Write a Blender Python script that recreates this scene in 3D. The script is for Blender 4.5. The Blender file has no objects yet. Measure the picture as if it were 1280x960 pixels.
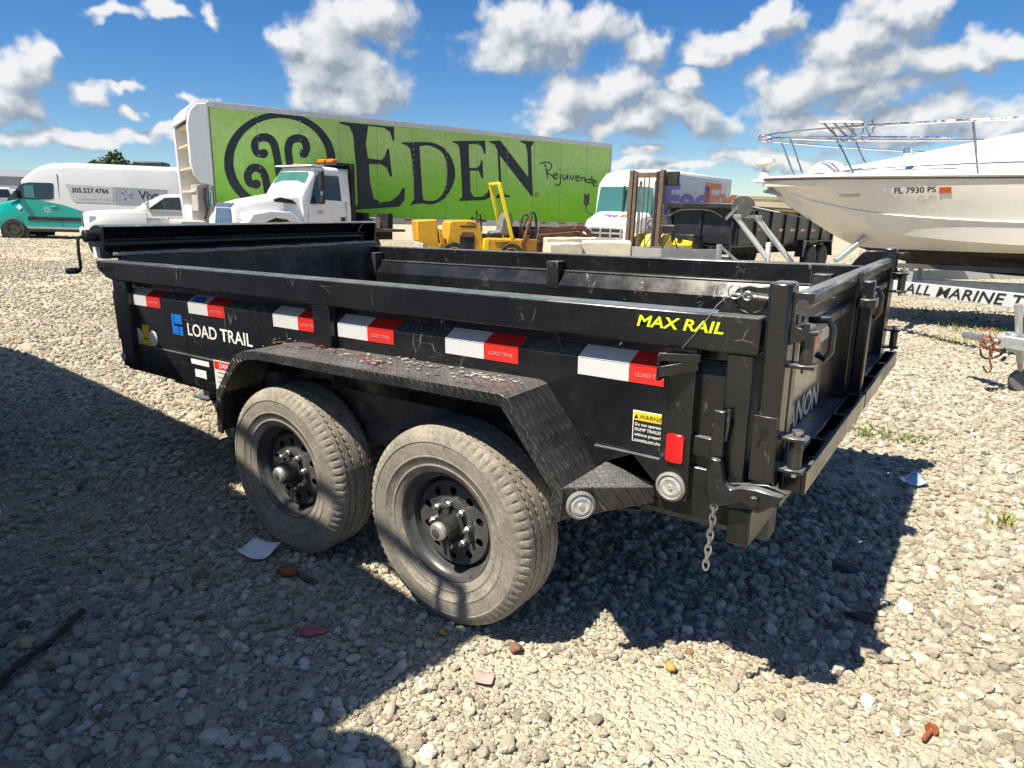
import bpy, bmesh, math, random
import numpy as np
from math import sin, cos, pi, radians, sqrt, atan2
from mathutils import Vector, Matrix
random.seed(7); rng = np.random.default_rng(11)
sc = bpy.context.scene
COL = sc.collection

# ---------------------------------------------------------------- camera
CAM = Vector((0.469, -1.788, 1.475)); YAW = -0.618; PITCH = 0.2518; FPX = 832.75
fw = Vector((sin(YAW)*cos(PITCH), cos(YAW)*cos(PITCH), -sin(PITCH)))
rt = Vector((cos(YAW), -sin(YAW), 0.0)); up = rt.cross(fw)
cd = bpy.data.cameras.new('camera'); cam = bpy.data.objects.new('camera', cd); COL.objects.link(cam)
cd.sensor_fit = 'HORIZONTAL'; cd.sensor_width = 36.0; cd.lens = 36.0*FPX/1280.0
cd.clip_start = 0.05; cd.clip_end = 6000
cam.matrix_world = Matrix(((rt.x, up.x, -fw.x, CAM.x), (rt.y, up.y, -fw.y, CAM.y), (rt.z, up.z, -fw.z, CAM.z), (0, 0, 0, 1)))
sc.camera = cam
FH = Vector((sin(YAW), cos(YAW), 0)); RH = Vector((rt.x, rt.y, 0))

# ---------------------------------------------------------------- light
SUN_TO = Vector((-0.2, -0.5, 1.0)).normalized()      # direction towards the sun
sl = bpy.data.lights.new('sun', 'SUN'); sl.energy = 5.0; sl.angle = radians(0.55); sl.color = (1.0, 0.91, 0.74)
so = bpy.data.objects.new('sun', sl); COL.objects.link(so); so.location = (0, -10, 30)
so.rotation_euler = (-SUN_TO).to_track_quat('-Z', 'Y').to_euler()
vs = sc.view_settings
vs.view_transform = 'Standard'; vs.look = 'None'; vs.gamma = 1.0; vs.exposure = 0.95; vs.use_curve_mapping = False
sc.render.engine = 'CYCLES'
sc.cycles.max_bounces = 6; sc.cycles.diffuse_bounces = 3; sc.cycles.glossy_bounces = 3
sc.cycles.transmission_bounces = 4; sc.cycles.transparent_max_bounces = 6
sc.cycles.caustics_reflective = False; sc.cycles.caustics_refractive = False

def azel(px, py):
    d = (fw + rt*((px-640)/FPX) - up*((py-480)/FPX)).normalized()
    return d.dot(RH), d.dot(FH), d.z

def build_world():
    w = bpy.data.worlds.new('World'); sc.world = w; w.use_nodes = True
    nt = w.node_tree; N = nt.nodes; L = nt.links; N.clear()
    out = N.new('ShaderNodeOutputWorld')
    sky = N.new('ShaderNodeTexSky'); sky.sky_type = 'NISHITA'; sky.sun_disc = False
    sky.sun_elevation = math.asin(SUN_TO.z); sky.sun_rotation = atan2(SUN_TO.x, SUN_TO.y)
    sky.air_density = 1.0; sky.dust_density = 0.0; sky.ozone_density = 6.0; sky.altitude = 0
    hs = N.new('ShaderNodeHueSaturation'); hs.inputs['Saturation'].default_value = 1.27; hs.inputs['Value'].default_value = 1.0
    hs.inputs['Hue'].default_value = 0.505
    L.new(sky.outputs[0], hs.inputs['Color'])
    bg1 = N.new('ShaderNodeBackground'); bg1.inputs[1].default_value = 0.062
    L.new(hs.outputs[0], bg1.inputs[0])
    # ---- cloud field as a group of the direction
    g = bpy.data.node_groups.new('cloud_field', 'ShaderNodeTree')
    g.interface.new_socket('Dir', in_out='INPUT', socket_type='NodeSocketVector')
    g.interface.new_socket('Density', in_out='OUTPUT', socket_type='NodeSocketFloat')
    gn = g.nodes; gl = g.links
    gi = gn.new('NodeGroupInput'); go = gn.new('NodeGroupOutput')
    def math_(op, a, b=None, c=None, clamp=False):
        n = gn.new('ShaderNodeMath'); n.operation = op; n.use_clamp = clamp
        for i, v in enumerate((a, b, c)):
            if v is None: continue
            if isinstance(v, (int, float)): n.inputs[i].default_value = v
            else: gl.new(v, n.inputs[i])
        return n.outputs[0]
    def vmath(op, a, b=None):
        n = gn.new('ShaderNodeVectorMath'); n.operation = op
        for i, v in enumerate((a, b)):
            if v is None: continue
            if isinstance(v, (tuple, list)): n.inputs[i].default_value = v
            else: gl.new(v, n.inputs[i])
        return n.outputs[1] if op in ('LENGTH', 'DOT_PRODUCT') else n.outputs[0]
    D = gi.outputs[0]
    dx = vmath('DOT_PRODUCT', D, tuple(RH)); dy = vmath('DOT_PRODUCT', D, tuple(FH)); dz = vmath('DOT_PRODUCT', D, (0, 0, 1))
    az = math_('ARCTAN2', dx, dy); el = math_('ARCSINE', dz)
    cb = gn.new('ShaderNodeCombineXYZ'); gl.new(az, cb.inputs[0]); gl.new(el, cb.inputs[1])
    def noise(scale, detail, vec, rough=0.55, dist=0.0):
        n = gn.new('ShaderNodeTexNoise'); n.inputs['Scale'].default_value = scale; n.inputs['Detail'].default_value = detail
        n.inputs['Roughness'].default_value = rough; n.inputs['Distortion'].default_value = dist; gl.new(vec, n.inputs['Vector']); return n
    AE = cb.outputs[0]
    n1 = noise(15, 3, AE)
    off = vmath('SCALE', vmath('SUBTRACT', n1.outputs['Color'], (0.5, 0.5, 0.5))); off.node.inputs['Scale'].default_value = 0.085
    V = vmath('ADD', AE, off)
    # cloud puffs: (x px, y px, half width px, half height px)
    puffs = [(455,20,75,36),(405,60,55,45),(468,105,48,42),(420,125,60,28),(370,40,32,20),(385,90,30,45),(445,30,70,34),
             (665,45,88,40),(720,30,62,34),(800,60,38,32),(640,65,52,26),
             (715,120,52,38),(765,110,62,30),(850,105,22,22),(880,150,40,30),(790,150,85,24),(690,150,40,22),(840,140,45,24),
             (915,60,58,20),(960,35,42,20),(885,70,40,15),
             (1060,55,75,26),(1110,20,70,30),(1150,75,70,26),(1040,90,80,32),(990,110,55,30),(1090,115,95,24),(1160,10,55,24),
             (1255,55,58,22),(1220,70,42,13),(1010,155,85,20),(1130,150,95,26),(1235,145,70,24),(1200,135,70,30),(1260,160,60,24),
             (20,105,60,34),(50,80,22,36),(10,130,60,28),(112,115,24,20),(165,145,22,16),(130,8,38,14),(205,8,28,12),(258,12,12,18),
             (60,178,90,17),(190,182,62,12),(15,172,50,14),(808,192,28,10),(925,195,45,12),(850,212,62,9),(240,130,28,10),(150,105,28,9),
             (760,205,80,8),(1000,200,80,14)]
    acc = None
    for (px, py, hw, hh) in puffs:
        a, b, c = azel(px, py); az0 = atan2(a, b); el0 = math.asin(c)
        a2, b2, c2 = azel(px+hw, py); sx = max(0.006, abs(atan2(a2, b2)-az0))
        a2, b2, c2 = azel(px, py+hh); sy = max(0.004, abs(math.asin(c2)-el0))
        q = vmath('MULTIPLY', vmath('SUBTRACT', V, (az0, el0, 0)), (1/sx, 1/sy, 0))
        l = vmath('LENGTH', q)
        acc = l if acc is None else math_('SMOOTH_MIN', acc, l, 0.35)
    loc = math_('SUBTRACT', 1.22, acc)
    # the same kind of cloud all round the rest of the sky
    zz = math_('ADD', math_('MAXIMUM', dz, 0.0), 0.14)
    pl = gn.new('ShaderNodeCombineXYZ'); gl.new(math_('DIVIDE', dx, zz), pl.inputs[0]); gl.new(math_('DIVIDE', dy, zz), pl.inputs[1])
    n2 = noise(1.1, 4, pl.outputs[0])
    glob = math_('MULTIPLY', math_('SUBTRACT', n2.outputs['Fac'], 0.54), 7.0)
    inA = gn.new('ShaderNodeMapRange'); inA.interpolation_type = 'SMOOTHSTEP'; gl.new(math_('ABSOLUTE', az), inA.inputs[0])
    inA.inputs[1].default_value = 0.68; inA.inputs[2].default_value = 0.85; inA.inputs[3].default_value = 1; inA.inputs[4].default_value = 0
    inE = gn.new('ShaderNodeMapRange'); inE.interpolation_type = 'SMOOTHSTEP'; gl.new(el, inE.inputs[0])
    inE.inputs[1].default_value = 0.28; inE.inputs[2].default_value = 0.42; inE.inputs[3].default_value = 1; inE.inputs[4].default_value = 0
    m = math_('MULTIPLY', inA.outputs[0], inE.outputs[0])
    mix = gn.new('ShaderNodeMix'); mix.data_type = 'FLOAT'; gl.new(m, mix.inputs[0]); gl.new(glob, mix.inputs[2]); gl.new(loc, mix.inputs[3])
    n3 = noise(19, 10, AE, 0.60, 0.1)
    dn = math_('ADD', mix.outputs[0], math_('MULTIPLY', math_('SUBTRACT', n3.outputs['Fac'], 0.53), 1.75))
    gl.new(dn, go.inputs[0])
    # ---- use it twice: here, and a little way up, for the light on the tops
    tc = N.new('ShaderNodeTexCoord')
    def grp(vec):
        n = N.new('ShaderNodeGroup'); n.node_tree = g; L.new(vec, n.inputs[0]); return n.outputs[0]
    nrm = N.new('ShaderNodeVectorMath'); nrm.operation = 'NORMALIZE'; L.new(tc.outputs['Generated'], nrm.inputs[0])
    d0 = grp(nrm.outputs[0])
    ad = N.new('ShaderNodeVectorMath'); ad.operation = 'ADD'; L.new(nrm.outputs[0], ad.inputs[0])
    ad.inputs[1].default_value = tuple(Vector((0, 0, 0.022)) - RH*0.016)
    nr2 = N.new('ShaderNodeVectorMath'); nr2.operation = 'NORMALIZE'; L.new(ad.outputs[0], nr2.inputs[0])
    d1 = grp(nr2.outputs[0])
    def mr(v, a, b, c, d, interp='SMOOTHSTEP'):
        n = N.new('ShaderNodeMapRange'); n.interpolation_type = interp; L.new(v, n.inputs[0])
        for i, q in enumerate((a, b, c, d)): n.inputs[i+1].default_value = q
        return n.outputs[0]
    alpha = mr(d0, -0.06, 0.62, 0, 0.98)
    dd = N.new('ShaderNodeMath'); dd.operation = 'SUBTRACT'; L.new(d0, dd.inputs[0]); L.new(d1, dd.inputs[1])
    lit = mr(dd.outputs[0], -0.38, 0.62, 0.0, 1.0, 'LINEAR')
    cr = N.new('ShaderNodeValToRGB'); L.new(lit, cr.inputs[0])
    cr.color_ramp.elements[0].color = (0.30, 0.36, 0.44, 1); cr.color_ramp.elements[0].position = 0.0
    cr.color_ramp.elements[1].color = (0.86, 0.87, 0.88, 1); cr.color_ramp.elements[1].position = 1.0
    e = cr.color_ramp.elements.new(0.42); e.color = (0.52, 0.57, 0.62, 1)
    bg2 = N.new('ShaderNodeBackground'); L.new(cr.outputs[0], bg2.inputs[0]); bg2.inputs[1].default_value = 0.54
    ms = N.new('ShaderNodeMixShader'); L.new(alpha, ms.inputs[0]); L.new(bg1.outputs[0], ms.inputs[1]); L.new(bg2.outputs[0], ms.inputs[2])
    L.new(ms.outputs[0], out.inputs[0])
build_world()

# ---------------------------------------------------------------- terrain helpers
def sstep(a, b, v):
    t = np.clip((v-a)/(b-a), 0, 1); return t*t*(3-2*t)
def tz(x, y):
    s = (x-CAM.x)*RH.x + (y-CAM.y)*RH.y
    d = np.hypot(x+1.0, y-0.5)
    return -0.030*s*sstep(6.0, 16.0, d)
def tnormal(x, y):
    e = 0.5
    return Vector((-(tz(x+e, y)-tz(x-e, y))/(2*e), -(tz(x, y+e)-tz(x, y-e))/(2*e), 1)).normalized()
def pix(px, py, D):
    """point on a pixel's ray at horizontal distance D ahead of the camera"""
    d = fw + rt*((px-640)/FPX) - up*((py-480)/FPX)
    return CAM + d*(D/d.dot(FH))
def gpix(px, py):
    d = fw + rt*((px-640)/FPX) - up*((py-480)/FPX); t = -CAM.z/d.z
    for _ in range(12):
        p = CAM + d*t; t = (float(tz(p.x, p.y)) - CAM.z)/d.z
    return CAM + d*t

# ---------------------------------------------------------------- materials
MATS = {}
def newmat(name):
    m = bpy.data.materials.new(name); m.use_nodes = True; MATS[name] = m
    nt = m.node_tree; return m, nt.nodes, nt.links, nt.nodes['Principled BSDF']
def nd_noise(N, L, scale, detail=4, rough=0.6, vec=None, dist=0):
    n = N.new('ShaderNodeTexNoise'); n.inputs['Scale'].default_value = scale; n.inputs['Detail'].default_value = detail
    n.inputs['Roughness'].default_value = rough; n.inputs['Distortion'].default_value = dist
    if vec is not None: L.new(vec, n.inputs['Vector'])
    return n.outputs['Fac']
def nd_ramp(N, L, fac, stops):
    r = N.new('ShaderNodeValToRGB'); L.new(fac, r.inputs[0]); els = r.color_ramp.elements
    while len(els) < len(stops): els.new(0.5)
    for e, (p, c) in zip(els, stops):
        e.position = p; e.color = (c if len(c) == 4 else (*c, 1)) if isinstance(c, (tuple, list)) else (c, c, c, 1)
    return r.outputs[0]
def nd_mix(N, L, fac, a, b):
    n = N.new('ShaderNodeMix'); n.data_type = 'RGBA'
    for s, v in ((n.inputs[0], fac), (n.inputs[6], a), (n.inputs[7], b)):
        if isinstance(v, (int, float)): s.default_value = v
        elif isinstance(v, (tuple, list)): s.default_value = (*v[:3], 1)
        else: L.new(v, s)
    return n.outputs[2]
def nd_math(N, L, op, a, b=None, clamp=False):
    n = N.new('ShaderNodeMath'); n.operation = op; n.use_clamp = clamp
    for i, v in enumerate((a, b)):
        if v is None: continue
        if isinstance(v, (int, float)): n.inputs[i].default_value = v
        else: L.new(v, n.inputs[i])
    return n.outputs[0]
def M(name, col, rough=0.5, metal=0.0, var=0.12, vs_=6.0, bump=0.0, bs=60.0, dirt=None, dscale=3.0, damt=0.5, rvar=0.1, coat=0.0, spec=0.5):
    """plain surface with tonal variation, a dirt layer and fine relief"""
    if name in MATS: return MATS[name]
    m, N, L, B = newmat(name)
    tc = N.new('ShaderNodeTexCoord').outputs['Object']
    n = nd_noise(N, L, vs_, 5, 0.6, tc)
    c = nd_ramp(N, L, n, [(0.3, [v*(1-var) for v in col]), (0.7, [min(1, v*(1+var)) for v in col])])
    if dirt:
        n2 = nd_noise(N, L, dscale, 7, 0.7, tc, 0.4)
        f = nd_ramp(N, L, n2, [(0.62-0.35*damt, 0.0), (0.80, min(1, 0.5+damt*0.5))])
        c = nd_mix(N, L, f, c, dirt)
    L.new(c, B.inputs['Base Color'])
    n3 = nd_noise(N, L, vs_*2.3, 4, 0.6, tc)
    L.new(nd_ramp(N, L, n3, [(0.3, max(0.02, rough-rvar)), (0.7, min(1, rough+rvar))]), B.inputs['Roughness'])
    B.inputs['Metallic'].default_value = metal; B.inputs['Coat Weight'].default_value = coat
    B.inputs['Specular IOR Level'].default_value = spec
    if bump:
        b = N.new('ShaderNodeBump'); b.inputs['Strength'].default_value = bump; b.inputs['Distance'].default_value = 0.004
        L.new(nd_noise(N, L, bs, 5, 0.65, tc), b.inputs['Height']); L.new(b.outputs[0], B.inputs['Normal'])
    return m

def mat_black_paint(name='black_paint', dust=0.20, scratch=1.25, base=(0.006, 0.007, 0.009), top_pale=0.62):
    m, N, L, B = newmat(name)
    tc = N.new('ShaderNodeTexCoord').outputs['Object']
    # dust in soft clouds
    n1 = nd_noise(N, L, 2.6, 8, 0.68, tc, 0.3)
    n1b = nd_noise(N, L, 34, 4, 0.7, tc)
    f = nd_math(N, L, 'MULTIPLY', nd_ramp(N, L, n1, [(0.38, 0.0), (0.78, 1.0)]), nd_ramp(N, L, n1b, [(0.3, 0.35), (0.7, 1.0)]))
    f = nd_math(N, L, 'MULTIPLY', f, dust)
    c = nd_mix(N, L, f, base, (0.10, 0.10, 0.10))
    # scratches: thin broken lines
    def scr(rot, sc_, w, msk, seed):
        mp = N.new('ShaderNodeMapping'); L.new(tc, mp.inputs[0]); mp.inputs['Rotation'].default_value = rot
        mp.inputs['Scale'].default_value = sc_; mp.inputs['Location'].default_value = (seed, seed*0.7, seed*1.3)
        nz = N.new('ShaderNodeTexNoise'); nz.inputs['Scale'].default_value = 1.5; L.new(mp.outputs[0], nz.inputs['Vector'])
        ad = N.new('ShaderNodeVectorMath'); ad.operation = 'ADD'; L.new(mp.outputs[0], ad.inputs[0]); L.new(nz.outputs['Color'], ad.inputs[1])
        v = N.new('ShaderNodeTexVoronoi'); v.feature = 'DISTANCE_TO_EDGE'; v.inputs['Scale'].default_value = 1.0; L.new(ad.outputs[0], v.inputs['Vector'])
        ln = nd_ramp(N, L, v.outputs['Distance'], [(0.0, 1.0), (w, 0.0)])
        mk = nd_ramp(N, L, nd_noise(N, L, msk, 5, 0.7, tc), [(0.57, 0.0), (0.68, 1.0)])
        return nd_math(N, L, 'MULTIPLY', ln, mk)
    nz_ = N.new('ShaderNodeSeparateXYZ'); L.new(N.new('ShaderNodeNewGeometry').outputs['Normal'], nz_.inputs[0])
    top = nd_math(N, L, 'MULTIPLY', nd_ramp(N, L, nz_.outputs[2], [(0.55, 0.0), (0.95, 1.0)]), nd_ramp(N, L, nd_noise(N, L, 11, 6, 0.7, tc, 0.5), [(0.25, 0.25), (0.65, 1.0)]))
    top = nd_math(N, L, 'MULTIPLY', top, top_pale)
    c = nd_mix(N, L, top, c, (0.27, 0.275, 0.285))  # pale tone on upward faces: wear plus sky sheen put into the colour
    s1 = scr((0.3, 0.5, 0.2), (2.2, 2.2, 7.0), 0.010, 3.0, 1.7)
    s2 = scr((0.1, -0.7, 0.0), (9.0, 9.0, 2.2), 0.022, 5.0, 5.1)
    sp = nd_ramp(N, L, nd_noise(N, L, 150, 2, 0.5, tc), [(0.72, 0.0), (0.78, 1.0)])
    sp = nd_math(N, L, 'MULTIPLY', sp, nd_ramp(N, L, nd_noise(N, L, 4, 3, 0.6, tc), [(0.45, 0.0), (0.7, 0.8)]))
    s = nd_math(N, L, 'MULTIPLY', nd_math(N, L, 'MAXIMUM', nd_math(N, L, 'MAXIMUM', s1, s2), sp), 0.42*scratch)
    c = nd_mix(N, L, s, c, (0.42, 0.41, 0.38))
    L.new(c, B.inputs['Base Color'])
    r = nd_ramp(N, L, nd_noise(N, L, 5.5, 6, 0.65, tc), [(0.3, 0.13), (0.75, 0.32)])
    r = nd_math(N, L, 'ADD', r, nd_math(N, L, 'MULTIPLY', nd_math(N, L, 'ADD', f, s), 0.5)); L.new(r, B.inputs['Roughness'])
    b = N.new('ShaderNodeBump'); b.inputs['Strength'].default_value = 0.10; b.inputs['Distance'].default_value = 0.004
    L.new(nd_noise(N, L, 14, 5, 0.6, tc), b.inputs['Height']); L.new(b.outputs[0], B.inputs['Normal'])
    return m

def mat_diamond():
    m, N, L, B = newmat('diamond_plate')
    tc = N.new('ShaderNodeTexCoord').outputs['Object']
    sp = N.new('ShaderNodeSeparateXYZ'); L.new(tc, sp.inputs[0])
    # raised lozenges, alternating direction, laid in the plane x / (y+z)
    u = nd_math(N, L, 'MULTIPLY', nd_math(N, L, 'ADD', sp.outputs[0], nd_math(N, L, 'MULTIPLY', sp.outputs[2], 0.45)), 1/0.030)
    v = nd_math(N, L, 'MULTIPLY', nd_math(N, L, 'ADD', sp.outputs[1], nd_math(N, L, 'MULTIPLY', sp.outputs[2], 0.45)), 1/0.030)
    def loz(u, v, ang):
        fu = nd_math(N, L, 'SUBTRACT', nd_math(N, L, 'FRACT', u), 0.5); fv = nd_math(N, L, 'SUBTRACT', nd_math(N, L, 'FRACT', v), 0.5)
        a = nd_math(N, L, 'ADD', nd_math(N, L, 'MULTIPLY', fu, cos(ang)), nd_math(N, L, 'MULTIPLY', fv, sin(ang)))
        b = nd_math(N, L, 'ADD', nd_math(N, L, 'MULTIPLY', fu, -sin(ang)), nd_math(N, L, 'MULTIPLY', fv, cos(ang)))
        d = nd_math(N, L, 'ADD', nd_math(N, L, 'MULTIPLY', nd_math(N, L, 'ABSOLUTE', a), 2.0), nd_math(N, L, 'MULTIPLY', nd_math(N, L, 'ABSOLUTE', b), 7.0))
        return nd_math(N, L, 'SUBTRACT', 1.0, d, True)
    h = nd_math(N, L, 'MAXIMUM', loz(u, v, 0.78), loz(nd_math(N, L, 'ADD', u, 0.5), nd_math(N, L, 'ADD', v, 0.5), -0.78))
    n1 = nd_noise(N, L, 4, 7, 0.68, tc, 0.3); n2 = nd_noise(N, L, 55, 3, 0.6, tc)
    f = nd_math(N, L, 'MULTIPLY', nd_ramp(N, L, n1, [(0.36, 0.0), (0.72, 1.0)]), nd_ramp(N, L, n2, [(0.35, 0.2), (0.65, 1.0)]))
    c = nd_mix(N, L, nd_math(N, L, 'MULTIPLY', f, 0.42), (0.011, 0.012, 0.014), (0.16, 0.155, 0.15))
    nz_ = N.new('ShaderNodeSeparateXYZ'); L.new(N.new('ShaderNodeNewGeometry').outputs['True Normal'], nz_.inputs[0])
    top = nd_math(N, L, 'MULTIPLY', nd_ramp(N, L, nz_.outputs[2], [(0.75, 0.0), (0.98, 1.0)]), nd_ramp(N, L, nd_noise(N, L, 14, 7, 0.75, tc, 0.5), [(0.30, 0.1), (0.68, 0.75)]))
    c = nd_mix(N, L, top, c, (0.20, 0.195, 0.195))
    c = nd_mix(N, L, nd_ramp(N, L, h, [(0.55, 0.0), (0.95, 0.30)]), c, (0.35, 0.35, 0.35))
    L.new(c, B.inputs['Base Color']); B.inputs['Roughness'].default_value = 0.36
    b = N.new('ShaderNodeBump'); b.inputs['Strength'].default_value = 0.9; b.inputs['Distance'].default_value = 0.004
    L.new(nd_ramp(N, L, h, [(0.0, 0.0), (0.45, 1.0)]), b.inputs['Height']); L.new(b.outputs[0], B.inputs['Normal'])
    return m

def mat_tape(name, col, strength=0.0):
    m, N, L, B = newmat(name)
    tc = N.new('ShaderNodeTexCoord').outputs['Object']
    v = N.new('ShaderNodeTexVoronoi'); v.inputs['Scale'].default_value = 260; L.new(tc, v.inputs['Vector'])
    L.new(nd_ramp(N, L, v.outputs['Distance'], [(0.1, [q*0.78 for q in col]), (0.5, col)]), B.inputs['Base Color'])
    B.inputs['Roughness'].default_value = 0.28; B.inputs['Coat Weight'].default_value = 0.3
    return m

def mat_glass_dark(name='dark_glass', col=(0.02, 0.03, 0.035)):
    m, N, L, B = newmat(name)
    B.inputs['Base Color'].default_value = (*col, 1); B.inputs['Roughness'].default_value = 0.06
    B.inputs['Specular IOR Level'].default_value = 0.8
    return m

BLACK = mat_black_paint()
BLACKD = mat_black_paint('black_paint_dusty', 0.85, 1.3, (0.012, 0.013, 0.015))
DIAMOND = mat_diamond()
TAPE_R = mat_tape('red_tape', (0.62, 0.030, 0.022)); TAPE_W = mat_tape('white_tape', (0.62, 0.64, 0.66))
GLASS = mat_glass_dark(); GLASST = mat_glass_dark('teal_glass', (0.05, 0.16, 0.15))
WHITE = M('white_paint', (0.74, 0.75, 0.76), 0.28, var=0.04, vs_=1.2, dirt=(0.42, 0.40, 0.36), dscale=1.3, damt=0.18, coat=0.3)
WHITE2 = M('white_fibreglass', (0.78, 0.77, 0.72), 0.3, var=0.03, vs_=0.8, coat=0.2)
RUBBER = M('rubber', (0.018, 0.018, 0.018), 0.75, var=0.3, dirt=(0.11, 0.10, 0.085), dscale=6, damt=0.6)
PLASTIC = M('black_plastic', (0.014, 0.014, 0.015), 0.5, var=0.3, dirt=(0.08, 0.08, 0.075), dscale=6, damt=0.3)
STEEL = M('bare_steel', (0.42, 0.42, 0.41), 0.35, 0.85, var=0.2, vs_=14, dirt=(0.14, 0.10, 0.07), dscale=9, damt=0.3)
GALV = M('galvanised', (0.50, 0.53, 0.53), 0.42, 0.6, var=0.16, vs_=16, dirt=(0.30, 0.28, 0.24), dscale=7, damt=0.3)
CHROME = M('chrome', (0.72, 0.72, 0.72), 0.12, 1.0, var=0.04)
RUST = M('rusty_steel', (0.17, 0.075, 0.035), 0.85, 0.1, var=0.45, vs_=12, bump=0.4, bs=70, dirt=(0.10, 0.085, 0.07), dscale=7, damt=0.6)
YELLOW = M('yellow_paint', (0.66, 0.34, 0.015), 0.42, var=0.10, vs_=4, dirt=(0.24, 0.15, 0.05), dscale=5, damt=0.35)
YELLOW2 = M('bright_yellow', (0.80, 0.60, 0.02), 0.42, var=0.08, vs_=4)
RED = M('red_lens', (0.62, 0.006, 0.008), 0.16, var=0.03, coat=0.6)
AMBER = M('amber_lens', (0.75, 0.19, 0.015), 0.2, var=0.05, coat=0.4)
LIME = M('lime_vinyl', (0.66, 0.86, 0.02), 0.4, var=0.03)
WVINYL = M('white_vinyl', (0.80, 0.80, 0.80), 0.4, var=0.03)
KVINYL = M('black_vinyl', (0.012, 0.015, 0.02), 0.4, var=0.1)
BLUEV = M('blue_vinyl', (0.012, 0.15, 0.62), 0.4, var=0.04)
REDV = M('red_vinyl', (0.62, 0.03, 0.02), 0.4, var=0.04)
YELV = M('yellow_vinyl', (0.82, 0.58, 0.02), 0.4, var=0.04)
GREYV = M('grey_vinyl', (0.34, 0.36, 0.38), 0.45, var=0.06)
PINKV = M('pale_red_print', (0.62, 0.25, 0.24), 0.5, var=0.1)

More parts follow.
